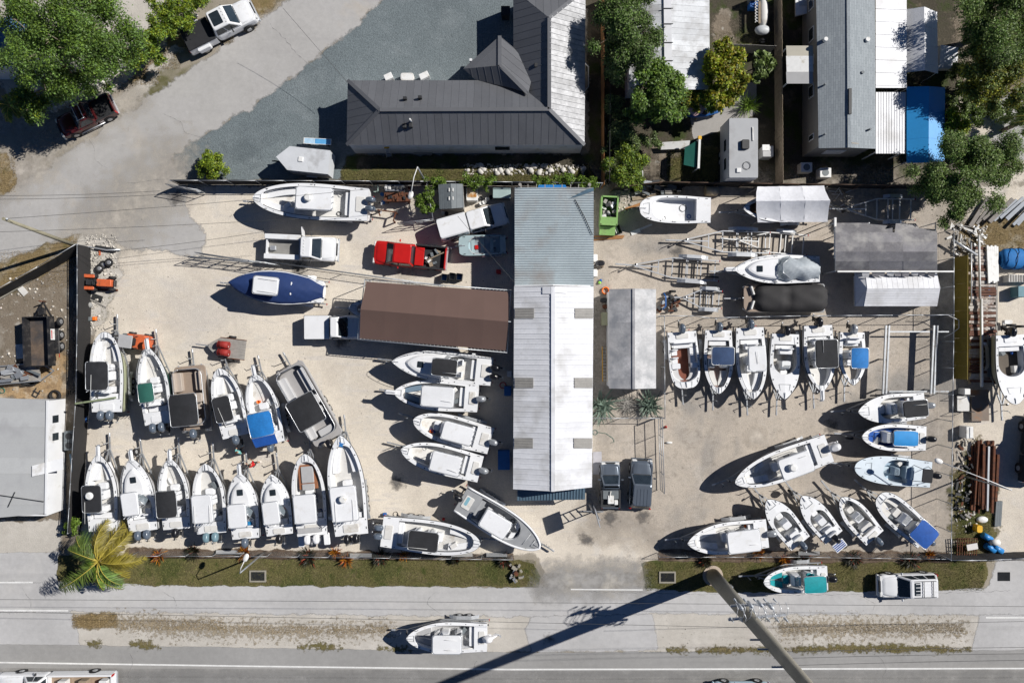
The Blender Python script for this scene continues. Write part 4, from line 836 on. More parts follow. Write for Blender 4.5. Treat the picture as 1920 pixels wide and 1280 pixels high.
def deck_parts(T, h, ta=.12, tb=.9, gw=.26, fl=.68, dm=WHITE, fm=CREAM, wm=None, rnd=.2, nb=26, step=None):
    """deck ring, liner wall and cockpit floor; step=(t, height) raises the floor forward of t"""
    def g(t):
        v = max(0., h.f(t)-gw); u = (t-(tb-rnd))/rnd
        if u > 0: v = min(v, max(0, h.f(tb-rnd)-gw)*max(0, 1-u**2.3)**.5)
        return v
    ts = sorted(set([round(t, 5) for t in h.ts(24)]+[ta, tb]+[lerp(ta, tb, 1-(1-i/nb)**1.6) for i in range(nb+1)])); mb = MB(); cz = .03
    for a, b in zip(ts[:-1], ts[1:]):
        fa, fb, za, zb = h.f(a)-.005, h.f(b)-.005, h.sz(a), h.sz(b); xa, xb = a*h.L, b*h.L
        if b <= ta+1e-6 or a >= tb-1e-6:
            mb.add([(xa, fa, za), (xa, 0, za+cz), (xa, -fa, za), (xb, fb, zb), (xb, 0, zb+cz), (xb, -fb, zb)], [[0, 1, 4, 3], [1, 2, 5, 4]])
        else:
            ga, gb = g(a), g(b)
            for s in (1, -1): mb.add([(xa, s*fa, za), (xa, s*ga, za+.015), (xb, s*gb, zb+.015), (xb, s*fb, zb)], [[0, 1, 2, 3]])
    mb.build('deck', dm, T)
    tt = [t for t in ts if ta-1e-6 <= t <= tb+1e-6]; zf = h.z0+h.D-fl; w = MB(); f = MB()
    def fz(t): return zf+.52*max(0., (t-.55)/.35)**1.3
    for a, b in zip(tt[:-1], tt[1:]):
        ga, gb = g(a), g(b); za, zb = fz(a), fz(b)
        for s in (1, -1): w.add([(a*h.L, s*ga, h.sz(a)+.015), (b*h.L, s*gb, h.sz(b)+.015), (b*h.L, s*gb*.93, zb), (a*h.L, s*ga*.93, za)], [[0, 1, 2, 3]])
        f.add([(a*h.L, ga*.93, za), (a*h.L, -ga*.93, za), (b*h.L, -gb*.93, zb), (b*h.L, gb*.93, zb)], [[0, 1, 2, 3]])
    w.add([(ta*h.L, g(ta), h.sz(ta)+.015), (ta*h.L, -g(ta), h.sz(ta)+.015), (ta*h.L, -g(ta)*.95, zf), (ta*h.L, g(ta)*.95, zf)], [[0, 1, 2, 3]])
    w.build('cockpit_liner', wm or dm, T); f.build('cockpit_floor', fm, T)
    return g, zf
def ttop(T, x, zf, lx, ly, m, hard=False, hgt=2.05, legs=True, fr=ALU, rod=0, radar=False, ant=(), y=0., visor=None):
    z = zf+hgt; n = 8
    if hard:
        mb = MB(); mb.rbox((x, y, z), (lx, ly, .08), .22, bz=.05, n=5); o = mb.build('hard_top', m, T)
        MB().rbox((x, y, z-.06), (lx*.9, ly*.9, .06), .2).build('top_liner', WHITE, o)
    else:
        rings = []
        for i in range(n+1):
            u = i/n*2-1; ed = .5*ly*(1-.03*u**6); rings.append([(x+u*lx/2+(0.02*v*v if i == 0 else 0), y+v*ed*(1-.10*abs(u)**10), z+.09*(1-v*v)*(1-.3*u*u)-.02*abs(math.sin(u*6))) for v in [k/4-1 for k in range(9)]])
        mb = MB(); mb.loft(rings, closed=False, smooth=True); mb.loft([[(a[0], a[1], a[2]-.015) for a in r] for r in rings], closed=False, smooth=True); o = mb.build('canvas_top', m, T)
    pr = [(x+a, y+b, z-.03) for a, b in rrect(lx+.06, ly+.06, .18, 3)]; MB().tube(pr+[pr[0]], .028, 5).build('top_frame', fr, T)
    if legs:
        for sx in (-1, 1):
            for sy in (-1, 1): MB().tube([(x+sx*lx*.30, y+sy*ly*.42, z-.04), (x+sx*lx*.22, y+sy*min(ly*.36, .62), zf+.02)], .027, 5).build('top_leg', fr, T)
        for sy in (-1, 1): MB().tube([(x-lx*.28, y+sy*ly*.41, z-.25), (x+lx*.28, y+sy*ly*.41, z-.25)], .02, 5).build('top_brace', fr, T)
    if rod:
        mb = MB()
        for k in range(rod): yy = (k-(rod-1)/2)*ly*.8/max(1, rod-1); mb.tube([(x-lx/2-.06, y+yy, z-.1), (x-lx/2-.16, y+yy, z+.22)], .03, 6)
        stuff(mb.build('rod_holders', fr, o))
    if radar: MB().lathe((x+lx*.15, y, z+.06), [(.10, 0), (.12, .1), (.30, .12), (.31, .26), (.2, .33)], 16).build('radar_dome', WPLAST, o)
    for (ax, ay, ln, an) in ant: MB().tube([(x+ax, y+ay, z+.07), (x+ax-ln*math.cos(an), y+ay+ln*math.sin(an), z+.16)], .016, 5).build('antenna', WPLAST, o)
    return o
def console(T, x, zf, w=.95, l=.75, hgt=1.05, seat=True, m=WHITE, cush=WHITE, post=True, glass=True, fm=ALU, postw=1.05):
    mb = MB(); mb.loft([[(x+a*sx+dx, b*sy, zf+z) for a, b in rrect(l, w, .12, 3)] for z, sx, sy, dx in ((0, 1, 1, 0), (hgt*.7, .95, .95, -.02), (hgt, .7, .86, -.08))], cap0=True, cap1=True); c = mb.build('console', m, T)
    MB().box((x-l*.38, 0, zf+hgt*.86), (.05, w*.7, hgt*.2), ry=R(-25)).build('dash_panel', BLACK, c)
    MB().torus((x-l*.52, -w*.15, zf+hgt*.72), .17, .018, 14, 5, 'X').build('steering_wheel', DARKM, c)
    if glass:
        q = [(x+l*.22, -w*.42, zf+hgt*.92), (x+l*.22, w*.42, zf+hgt*.92), (x-.02, w*.38, zf+hgt+.38), (x-.02, -w*.38, zf+hgt+.38)]; MB().loft([[Vector(p) for p in q], [Vector(p)+Vector((.015, 0, .01)) for p in q]], cap0=True, cap1=True).build('windscreen', CLEAR, c)
    if seat:
        s = MB().rbox((x+l*.5+.28, 0, zf+.24), (.55, w*.8, .46), .14).build('console_seat', m, T); MB().rbox((x+l*.5+.3, 0, zf+.5), (.5, w*.74, .09), .12).build('cushion', cush, s)
    if post:
        px = x-l*.5-.75; MB().rbox((px, 0, zf+.4), (.5, postw, .72), .1).build('leaning_post', m, T)
        o = MB().rbox((px+.02, 0, zf+.82), (.42, postw, .13), .1).build('helm_seat', cush, T); MB().rbox((px-.22, 0, zf+1.05), (.12, postw, .34), .05).build('seat_back', cush, o)
    return c
def bow_rail(T, h, t0=.5, hg=.34, inset=.08, n=6, fm=ALU, t1=.97):
    pr = []
    for i in range(n*2+1):
        t = lerp(t0, t1, 1-(1-i/(n*2))**1.4); pr.append(Vector((t*h.L, max(.03, h.f(t)-inset), h.sz(t)+hg*min(1, i/2))))
    ll = [Vector((p.x, -p.y, p.z)) for p in pr][::-1]; MB().tube(pr+ll, .017, 5).build('bow_rail', fm, T)
    mb = MB()
    for p in (pr+ll)[2::3]: mb.tube([p, (p.x, p.y*1.0, p.z-hg+.01)], .013, 4)
    stuff(mb.build('rail_stanchions', fm, T))
def fittings(T, h, gi=.13, n=5, ta=.05, tb=.92):
    """small dark cleats, fillers and rod holders along the gunwale"""
    mb = MB()
    for s in (-1, 1):
        for k in range(n):
            t = lerp(ta, tb, (k+random.uniform(.2, .8))/n); y = max(.05, h.f(t)-gi); mb.cyl((t*h.L, s*y, h.sz(t)+.025), random.choice((.03, .04, .05)), .03, 8)
        for t in (.06, .5, .88): y = max(.05, h.f(t)-.1); mb.box((t*h.L, s*y, h.sz(t)+.035), (.2, .03, .03))
    stuff(mb.build('deck_fittings', DARKM, T))
def bench(T, x, y, zf, d, m, hgt=.42, cush=None, back=None):
    o = MB().rbox((x, y, zf+hgt/2), (d[0], d[1], hgt), .07).build('bench_seat', m, T)
    if cush: MB().rbox((x, y, zf+hgt+.05), (d[0]*.93, d[1]*.96, .1), .06).build('cushion', cush, o)
    if back: MB().rbox((x+back*d[0]*.45, y, zf+hgt+.25), (.12, d[1]*.96, .45), .05).build('backrest', cush or m, o)
    return o
def bow_seats(T, h, g, zf, t0, t1, m, cush, hgt=.42, wd=.5):
    """seats that follow both sides of the bow and meet in front"""
    for s in (1, -1):
        a = []; b = []
        for i in range(9):
            t = lerp(t0, t1, i/8); go = g(t)*.93; a.append((t*h.L, s*go)); b.append((t*h.L, s*max(0.03, go-wd)))
        poly = a+b[::-1]; mb = MB(); mb.prism(poly, zf+.002, zf+hgt); o = mb.build('bow_seat', m, T); mb = MB(); mb.prism([(x, y*.985) for x, y in poly], zf+hgt+.002, zf+hgt+.08); mb.build('cushion', cush, o)
def clutter(T, h, g, zf, ta, tb, con):
    """coaming bolster, foredeck hatch seams and loose gear in the cockpit"""
    L = h.L; rnd = random.random
    if rnd() < .7 and tb > .55:
        ts_ = [lerp(ta+.02, tb-.02, 1-(1-i/14)**1.5) for i in range(15)]; m = random.choice([CREAM, GREYV, CREAM, WPLAST, BLACK])
        for s in (1, -1): MB().tube([(t*L, s*max(.02, g(t)-.02), h.sz(t)-.10) for t in ts_], .045, 5).build('coaming_bolster', m, T)
    x0 = (tb+.985)/2*L if tb > .8 else (tb+.2)*L; w_ = .55*max(.1, h.f(x0/L)); mb = MB()
    for a, b in (((-.25, -w_), (.25, -w_*.8)), ((.25, -w_*.8), (.25, w_*.8)), ((.25, w_*.8), (-.25, w_)), ((-.25, w_), (-.25, -w_))): mb.beam((x0+a[0], a[1], h.sz(x0/L)+.034), (x0+b[0], b[1], h.sz(x0/L)+.034), .022, .012)
    stuff(mb.build('hatch_seam', GPLAST, T))
    for _ in range(random.randint(1, 4)):
        t = random.choice((lerp(ta+.08, con-.2, rnd()), lerp(con+.12, max(con+.14, tb-.15), rnd()))); t = max(ta+.07, min(tb-.1, t)); y = random.choice((-1, 1))*g(t)*random.uniform(.35, .75); z = zf+.52*max(0., (t-.55)/.35)**1.3; q = rnd()
        if q < .3: MB().torus((t*L, y, z+.05), .16, .035, 14, 5).build('rope_coil', random.choice([WPLAST, DARKM, BLUED]), T)
        elif q < .6: o = MB().rbox((t*L, y, z+.2), (.6, .36, .38), .05, rz=rnd()).build('cooler', random.choice([WPLAST, GPLAST, CREAM]), T)
        elif q < .8: MB().ell((t*L, y, z+.12), (.3, .11, .11), 10, 6, 2.4, Matrix.Rotation(rnd()*3, 3, 'Z')).build('boat_fender', random.choice([WPLAST, DARKM, BLUED]), T)
        else: MB().lathe((t*L, y, z+.16), [(.12, -.16), (.15, .15), (.13, .15), (.11, 0)], 12).build('bucket', random.choice([WPLAST, OPLAST, GPLAST]), T)
BOATS = {}
def boat(key, label, bow, stern, beam, style='cc', top=None, motors=(1, MOTG), hull=WHITE, hz=1.95, trail=True, tl=None, z0=.62, D=1.22, rise=.28, gw=.26, ta=.16, tb=.9, floor=CREAM, deckm=WHITE, stern_w=.9, p=2., q=1.3, pulpit=False, rail=False, con=.45, cush=WHITE, seats=None, tilt=R(18), axles=2, tongue=1.2, linerm=None, conk=None, cat='boat', spare=False, step=None, tmx=.42, msc=1., bowk=None, well=True, hatch=None):
    """bow, stern: photo pixels of the sheer at stem and transom (hz above ground); beam in metres"""
    p = max(p, 2.25); tmx = max(tmx, .46)
    b, s = P(*bow, hz), P(*stern, hz); d = b-s; L = math.hypot(d.x, d.y); rz = math.atan2(d.y, d.x)
    T = thing('boat', label, cat, (s.x, s.y, 0), rz, None)
    h = Hull(L, beam, z0, D, rise, stern_w, p, q, tmx); hull_parts(T, h, hull)
    if style == 'cuddy': tb = min(tb, .5)
    g, zf = deck_parts(T, h, ta, tb, gw, .68, deckm, floor, linerm, step=step)
    fittings(T, h); clutter(T, h, g, zf, ta, tb, con)
    if well:   # motor well and transom step
        MB().rbox((ta*L*.42, 0, h.sz(0)+.05), (ta*L*.5, beam*.42, .05), .1).build('motor_well', CREAM if hull is WHITE else deckm, T)
        bench(T, ta*L+.22, 0, zf, (.42, (g(ta))*1.7, .5), deckm, .5)
    if style in ('cc', 'bay'):
        x = con*L; ck = dict(m=WHITE, cush=cush); ck.update(conk or {}); console(T, x, zf, **ck)
        if bowk == 'seats': bow_seats(T, h, g, zf, max(con+.18, .62), tb-.03, WHITE, cush)
    elif style == 'cuddy':
        rings = []
        for zz, sc, dx in ((0, 1., 0), (.18, .97, -.02), (.32, .86, -.12), (.36, .7, -.2)):
            r = []
            for i in range(25):
                t = lerp(.46, .88, i/24 if i < 24 else 1); 
            pts = []
            for i in range(13): t = lerp(.5, .87, 1-(1-i/12)**1.5); pts.append((t*L, max(.0, (h.f(t)-.28)*max(0, 1-max(0, (t-.72)/.15)**2.2)**.5)))
            pts = pts+[(x, -y) for x, y in pts[::-1]]; cx = .55*L
            r = [(cx+(x-cx)*(1-(1-sc)*.6)+dx*.3, y*sc, h.sz(.6)+zz) for x, y in pts]; rings.append(r)
        mb = MB(); mb.loft(rings, cap1=True, smooth=False); c = mb.build('cabin', WHITE, T)
        MB().rbox((.71*L, 0, h.sz(.6)+.38), (.5, .5, .05), .06).build('deck_hatch', GLASS, c)
        xw = .52*L; wd = h.f(.5)-.3; zt = h.sz(.6)+.28
        for (ya, yb, xo) in ((-wd, -wd*.45, -.35), (-wd*.45, wd*.45, 0), (wd*.45, wd, -.35)):
            x0, x1 = (xw+(0 if ya > -wd else -.55), xw+(0 if yb < wd else -.55)); q4 = [(x0, ya, zt), (x1, yb, zt), (x1-.38, yb*.92, zt+.5), (x0-.38, ya*.92, zt+.5)]
            MB().loft([[Vector(v) for v in q4], [Vector(v)+Vector((.015, 0, .012)) for v in q4]], cap0=True, cap1=True).build('windscreen', CLEAR, T)
        MB().tube([(xw-.93, -wd*.92, zt+.5), (xw-.38, -wd*.42, zt+.5), (xw-.38, wd*.42, zt+.5), (xw-.93, wd*.92, zt+.5)], .03, 5).build('windscreen_frame', ALU, T)
        console(T, xw-.75, zf, .7, .5, 1., seat=False, post=False, glass=False)
        for s_ in (-1, 1): bench(T, xw-1.6, s_*.5, zf, (.5, .5), WHITE, .45, cush, -1)
    elif style == 'dual':
        for s_ in (-1, 1):
            y = s_*(g(con)*.62); MB().loft([[(con*L+a*k+dx, y+b_*k, zf+z) for a, b_ in rrect(.8, g(con)*.66, .1, 3)] for z, k, dx in ((0, 1, 0), (.6, .97, 0), (.85, .8, -.05))], cap0=True, cap1=True).build('console', WHITE, T)
            q4 = [(con*L+.3, y-g(con)*.3, zf+.8), (con*L+.3, y+g(con)*.3, zf+.8), (con*L-.15, y+g(con)*.3, zf+1.25), (con*L-.15, y-g(con)*.3, zf+1.25)]
            MB().loft([[Vector(v) for v in q4], [Vector(v)+Vector((.015, 0, .012)) for v in q4]], cap0=True, cap1=True).build('windscreen', CLEAR, T)
            bench(T, con*L-.95, y, zf, (.55, .55), cush, .42, cush, -1)
        MB().torus((con*L-.5, -g(con)*.6, zf+.72), .17, .018, 14, 5, 'X').build('steering_wheel', DARKM, T)
        bow_seats(T, h, g, zf, con+.12, tb-.03, WHITE, cush)
    if top: ttop(T, top.pop('x', con)*L, zf, **top)
    nm, cm = motors
    for k in range(nm): outboard(T, -.02, (k-(nm-1)/2)*.72, h.sz(0)-.22, cm, tilt, msc)
    if pulpit:
        MB().rbox((L+.18, 0, h.sz(1)+.0), (.95, .34, .07), .15, bz=.02).build('pulpit', WHITE, T); MB().beam((L-.15, 0, h.sz(1)+.08), (L+.7, 0, h.sz(1)+.05), .06, .05).build('anchor_shank', ALU, T); MB().box((L+.6, 0, h.sz(1)-.08), (.3, .28, .03), ry=R(30)).build('anchor_fluke', ALU, T)
    else:
        MB().beam((L-.55, 0, h.sz(1)+.04), (L-.1, 0, h.sz(1)+.04), .05, .04).build('bow_cleat', ALU, T)
    if rail: bow_rail(T, h)
    if hatch: MB().rbox((hatch*L, 0, h.sz(hatch)+.045), (.45, .45, .04), .05).build('deck_hatch', GLASS, T)
    if trail: trailer(tl or ('galvanised trailer under the '+label), L, (s.x, s.y, 0), rz, min(beam, 2.45), axles, z0-.12, tongue, spare=spare)
    BOATS[key] = (T, h, g, zf); return T, h, g, zf
def tlab(x): return 'boat trailer '+x
K = dict
# --- north west of the yard
boat('A1', 'large open center console with white hard top and two dark motors by the north fence', (476, 372), (690, 384), 2.95, top=K(x=.43, lx=2.9, ly=1.75, m=WHITE, hard=True, radar=True, rod=4), motors=(2, MOTG), D=1.35, q=1.7, tb=.93, bowk='seats', con=.47, tl=tlab('under the large center console by the north fence'))
T, h, g, zf = boat('A2', 'boat wrapped in a navy cover with white hard top showing', (432, 530), (603, 547), 2.7, motors=(0, MOTG), con=.5, tl=tlab('under the navy covered boat'), well=False, stern_w=.66, top=K(x=.57, lx=2.0, ly=1.4, m=WHITE, hard=True, hgt=1.75, ant=((.6, .5, 1.6, 0), (.6, -.5, 1.6, 0))))
rings = []
for i in range(25):
    t = lerp(-.02, 1.01, i/24); f = (h.f(max(0, min(1, t))) if t < 1 else 0.)*(1-.5*max(0, (.14-t)/.16)); r = []
    for j in range(17):
        v = j/8-1; z = h.sz(t)+.06+.55*(1-abs(v)**1.5)*math.sin(math.pi*min(1, max(0, t*.9+.08)))**.7-(.5 if abs(v) > .99 else 0)+.025*math.sin(i*1.9+j*1.3); r.append((t*h.L, v*(f+.05), z))
    rings.append(r)
mb = MB(); mb.loft(rings, closed=False, smooth=True); mb.build('boat_cover', mat('navy_boat_cover', (.012, .035, .13), .7, .12, 1., .06, 10., bump=.3, bscale=4.), T)
boat('A3', 'blue and white boat with only its bow out from under the brown canopy', (653, 577), (820, 590), 2.5, hull=mat('pale_blue_gelcoat', (.35, .50, .62), .3, .04), motors=(1, MOTG), tl=tlab('under the boat below the brown canopy'), rail=True)
# --- west cluster, upper row
T, h, g, zf = boat('B1', 'center console with black top and pale green hull next to the west fence', (200, 622), (201, 772), 2.75, top=K(x=.46, lx=2.2, ly=1.75, m=BLACK, ant=((.1, .4, 2., 0),), rod=5), motors=(2, MOTG), hull=mat('pale_green_gelcoat', (.55, .58, .38), .3, .04), q=1.9, p=2.3, tb=.93, D=1.35, bowk='seats', con=.45, tl=tlab('under the pale green hull by the west fence'))
boat('B2', 'green hulled center console with small green framed top', (278, 650), (296, 795), 2.5, top=K(x=.42, lx=1.5, ly=1.2, m=GREENC, rod=4), motors=(2, MOTG), hull=mat('dark_green_gelcoat', (.02, .09, .07), .3, .05), pulpit=True, rail=True, tl=tlab('under the dark green hull'), q=1.2, con=.46)
boat('B4', 'center console with black top and single grey motor between tan pontoon and blue topped boat', (412, 690), (442, 818), 2.5, top=K(x=.42, lx=2., ly=1.35, m=BLACK, hard=True, ant=((.2, .3, 1.7, -.2),)), motors=(1, MOTG), q=1.6, bowk='seats', con=.45, tl=tlab('under the black topped boat right of the tan pontoon'))
T, h, g, zf = boat('B5', 'walkaround boat under a large two tone blue canvas top', (478, 700), (507, 832), 2.6, top=K(x=.30, lx=1.9, ly=1.95, m=BLUE, hgt=1.95), motors=(1, MOTG), pulpit=True, rail=True, con=.42, tl=tlab('under the blue canvas topped boat'), q=1.35)
zt = zf+1.95; MB().loft([[(.30*h.L-.97, y, zt), (.30*h.L-1.75, y*.97, zt-.35)] for y in (-.95, -.5, 0, .5, .95)], closed=False).build('canvas_aft_curtain', BLUED, T)
# --- west cluster, lower row
boat('C1', 'center console with black top carrying a radar dome by the west fence corner', (186, 850), (192, 996), 2.6, top=K(x=.46, lx=2.1, ly=1.5, m=BLACK, hard=True, radar=True, ant=((-.2, .5, 1.7, 0),)), motors=(2, MOTG), tl=tlab('under the radar topped boat'), pulpit=True, con=.47, bowk='seats')
boat('C2', 'cuddy cabin boat with pale grey hard top beside the radar topped boat', (248, 858), (268, 996), 2.55, style='cuddy', top=K(x=.42, lx=1.8, ly=1.3, m=WHITE, hard=True, rod=4), motors=(2, MOTG), pulpit=True, rail=True, tl=tlab('with spare tyre under the cuddy boat'), spare=True)
boat('C3', 'center console with square black canvas top and bare black motor', (320, 858), (330, 992), 2.45, top=K(x=.40, lx=2.1, ly=1.6, m=BLACK), motors=(1, MOTK), pulpit=True, rail=True, tl=tlab('under the square black topped boat'), con=.46)
boat('C4', 'center console with white hard top and two blue-grey motors', (386, 868), (396, 1000), 2.65, top=K(x=.40, lx=2.2, ly=1.6, m=WHITE, hard=True, rod=6, ant=((.3, .6, 2., 0), (.3, -.6, 2., 0))), motors=(2, mat('blue_grey_cowl', (.16, .25, .29), .3, .08)), tl=tlab('under the hard top boat with blue-grey motors'), q=1.45, con=.47)
T, h, g, zf = boat('C5', 'cuddy boat with white top, black hatch and blue stern seat', (450, 885), (460, 1010), 2.45, style='cuddy', top=K(x=.40, lx=1.85, ly=1.45, m=WHITE, hard=True), motors=(1, MOTG), pulpit=True, rail=True, tl=tlab('under the cuddy boat with blue seat'))
MB().rbox((.15*h.L+.35, .1, zf+.6), (.4, 1.3, .12), .08).build('stern_cushion', mat('bright_blue_vinyl', (.02, .20, .42), .5, .08), T)
boat('C6', 'smaller cuddy boat with white top and black motor', (510, 888), (524, 1003), 2.4, style='cuddy', top=K(x=.42, lx=1.75, ly=1.3, m=WHITE, hard=True), motors=(1, MOTK), rail=True, tl=tlab('under the smaller cuddy boat'))
T, h, g, zf = boat('C7', 'center console with teak and grey bow lounge and two white motors', (572, 850), (585, 1004), 2.75, top=K(x=.37, lx=2.25, ly=1.75, m=WHITE, hard=True), motors=(2, MOTW), tl=tlab('under the boat with the teak bow lounge'), q=1.6, con=.42, ta=.2, conk=K(m=GREYV))
MB().rbox((.71*h.L, 0, zf+.52), (2., 1.55, .12), .05).build('lounge_base', TEAK, T); MB().rbox((.74*h.L, 0, zf+.64), (1.35, 1.0, .12), .05).build('sun_pad', GREYV, T); MB().rbox((.74*h.L-1., 0, zf+.64), (.5, 1., .12), .05).build('sun_pad', GREYV, T)
for s_ in (-1, 1): MB().rbox((-.45, s_*1.05, h.sz(0)-.35), (1., .5, .12), .08).build('swim_platform', WHITE, T)
MB().beam((.5, -.9, zf+.9), (.5, 1.1, zf+.9), .4, .05).build('rigging_table', GREYV, T)
T, h, g, zf = boat('C8', 'biggest center console of the row with long white hard top, radar and twin black motors', (640, 815), (660, 1002), 3.0, top=K(x=.35, lx=2.75, ly=2.05, m=WHITE, hard=True, radar=True, rod=5, ant=((.3, .7, 2., 0), (.3, -.7, 2., 0))), motors=(2, MOTK), tl=tlab('with three axles under the biggest center console'), axles=3, q=1.4, D=1.4, con=.43, bowk='seats', tmx=.38)
mb = MB(); mb.poly([(h.L*.91+.3*math.cos(a)*(1 if k % 2 else .45), .25*math.sin(a)*(1 if k % 2 else .5), h.sz(.91)+.05) for k, a in enumerate([i*2*math.pi/9 for i in range(9)])]); mb.build('bow_decal', BLUE, T)
boat('D1', 'center console with black top facing right beside the low fence', (901, 1018), (716, 996), 2.75, top=K(x=.44, lx=2.35, ly=1.5, m=BLACK, hard=True, ant=((.4, -.55, 1.9, 0),)), motors=(2, MOTG), q=1.8, p=2.3, tb=.93, bowk='seats', con=.5, tl=tlab('under the black topped boat facing right'), D=1.3)
T, h, g, zf = boat('D2', 'bay boat with grey deck pads and rounded white top near the driveway', (1012, 1026), (864, 936), 2.6, style='bay', top=K(x=.44, lx=2.3, ly=1.5, m=WHITE, hard=True), motors=(1, MOTK), deckm=GREYDECK, floor=GREYDECK, linerm=WHITE, tb=.74, q=1.7, con=.48, tl=tlab('under the grey decked bay boat'), D=1.1, ta=.2, bowk='seats')
pr = [Vector((t*h.L, h.f(t)-.06, h.sz(t)+.02)) for t in h.ts(24)]; MB().tube(pr+[Vector((p.x, -p.y, p.z)) for p in pr[::-1][1:]], .09, 6).build('gunwale_cap', WHITE, T)
for t, w_ in ((.82, 1.1), (.9, .6)): MB().tube([(t*h.L, -w_*.5, h.sz(t)+.05), (t*h.L+.15, w_*.5, h.sz(t)+.05)], .02, 5).build('deck_seam', WHITE, T)
MB().rbox((.07*h.L, .1, h.sz(0)+.07), (.28, .75, .03), .1).build('livewell_lid', mat('aqua_lid', (.22, .42, .50), .3, .05), T)
# --- boats facing left beside the workshop
boat('E1', 'express boat with black top and twin black motors nearest the brown canopy', (735, 677), (922, 697), 2.55, style='cuddy', top=K(x=.46, lx=1.95, ly=1.35, m=BLACK, ant=((.1, .4, 1.4, 0),)), motors=(2, MOTK), rail=True, q=1.25, tl=tlab('under the express boat by the canopy'))
boat('E2', 'center console with square white top and blue-grey bow cushions', (738, 735), (896, 747), 2.5, top=K(x=.46, lx=2.6, ly=1.6, m=WHITE, hard=True, ant=((-.3, .3, .9, 0),)), motors=(1, MOTS), q=1.4, pulpit=True, cush=mat('slate_blue_vinyl', (.16, .23, .30), .6, .08), bowk='seats', con=.5, tl=tlab('under the square white topped boat'))
T, h, g, zf = boat('E3', 'open white boat with wide white canvas and no windscreen, bow to the left', (775, 787), (920, 827), 2.45, top=K(x=.42, lx=2.5, ly=1.45, m=WHITE, hard=True, hgt=1.5, rod=4), motors=(1, MOTS), q=1.7, con=.6, tl=tlab('under the open white boat facing left'), ta=.2)
boat('E4', 'center console with rounded white hard top and bright silver motor', (752, 842), (901, 880), 2.45, top=K(x=.42, lx=2.4, ly=1.55, m=WHITE, hard=True, rod=5, ant=((-.2, .4, .9, 0),)), motors=(1, MOTS), q=1.5, con=.5, tl=tlab('under the silver motored boat facing left'), axles=2)
# --- east yard: bow-down row
T, h, g, zf = boat('F1', 'deck boat with red-brown floor and grey wraparound seats', (1287, 728), (1279, 622), 2.5, style='none', motors=(1, MOTG), q=3., p=3., floor=mat('red_brown_carpet', (.19, .065, .04), .9, .12, 2.), tb=.88, ta=.18, tl=tlab('under the red-brown floored deck boat'), axles=1, tmx=.5, stern_w=.94, gw=.16)
bow_seats(T, h, g, zf, .62, .85, WHITE, mat('pale_grey_vinyl', (.55, .55, .55), .6, .06)); bench(T, .42*h.L, .78, zf, (1.5, .5), WHITE, .42, WHITE, None); bench(T, .24*h.L, .1, zf, (.5, 1.8), WHITE, .42, WHITE, -1)
bench(T, .5*h.L, -.72, zf, (.5, .5), WHITE, .45, WHITE, -1); bench(T, .36*h.L, -.72, zf, (.5, .5), WHITE, .45, WHITE, -1); MB().rbox((.6*h.L, -.7, zf+.4), (.45, .7, .8), .1).build('console', WHITE, T); MB().rbox((.6*h.L, .8, zf+.4), (.45, .5, .8), .1).build('console', WHITE, T)
boat('F2', 'dual console bowrider with navy bimini and brown carpet', (1347, 738), (1348, 619), 2.4, style='dual', top=K(x=.40, lx=1.4, ly=1.75, m=NAVY, hgt=1.95), motors=(1, MOTG), cush=CREAM, floor=mat('mauve_carpet', (.25, .18, .16), .9, .1, 2.), con=.52, tl=tlab('under the navy bimini bowrider'), axles=1, q=1.4)
boat('F3', 'center console with white hard top in the bow-down row', (1412, 748), (1407, 614), 2.5, top=K(x=.43, lx=1.95, ly=1.35, m=WHITE, hard=True, ant=((.4, 0, 1., 0),)), motors=(1, MOTG), q=1.4, bowk='seats', con=.46, tl=tlab('under the white hard top bow-down boat'))
boat('F4', 'open center console without top in the bow-down row', (1470, 748), (1474, 626), 2.45, motors=(1, MOTK), q=1.3, con=.48, tb=.62, tl=tlab('under the topless bow-down boat'), linerm=CREAM, conk=K(w=.8))
boat('F5', 'pulpit boat with large black top in the bow-down row', (1540, 735), (1535, 610), 2.55, top=K(x=.42, lx=2.2, ly=1.75, m=BLACK, hard=True, ant=((-.1, -.3, 1.9, 0),)), motors=(1, MOTK), q=1.15, pulpit=True, con=.45, tl=tlab('under the black topped pulpit boat'))
boat('F6', 'small bowrider with bright blue bimini at the end of the row', (1600, 722), (1601, 623), 2.2, style='cc', top=K(x=.48, lx=1.6, ly=1.35, m=BLUE, hgt=1.95), motors=(1, MOTS), q=1.3, con=.42, tl=tlab('under the small blue bimini boat'), axles=1, D=1.1, floor=mat('warm_cream_floor', (.56, .50, .42), .8, .08))
# --- east yard: others
boat('G1', 'bare white skiff hull with a coiled hose inside', (1198, 391), (1333, 394), 2.3, style='none', motors=(0, MOTG), q=2.6, p=2.6, tb=.82, ta=.2, hull=WHITE, tl='', trail=False, z0=.35, D=1.1, gw=.2, well=False, floor=WHITE, hz=1.5)
T, h, g, zf = BOATS['G1']; MB().torus((h.L*.36, -.25, zf+.04), .28, .02, 20, 5).build('hose_coil', DARKM, T)
T0 = thing('boat_block', 'timber blocks under the bare white skiff hull', 'blocks', P(1265, 395)); 
for x in (-2., 0, 2.): MB().box((x, 0, .17), (.3, 1.3, .34)).build('block', WOOD, T0)
T, h, g, zf = boat('G3', 'cruiser with long pulpit draped in a pale grey tarp', (1374, 505), (1538, 504), 2.35, style='cuddy', motors=(0, MOTG), pulpit=True, rail=True, q=1.15, tl=tlab('under the tarp draped cruiser'), deckm=WHITE)
rings = []
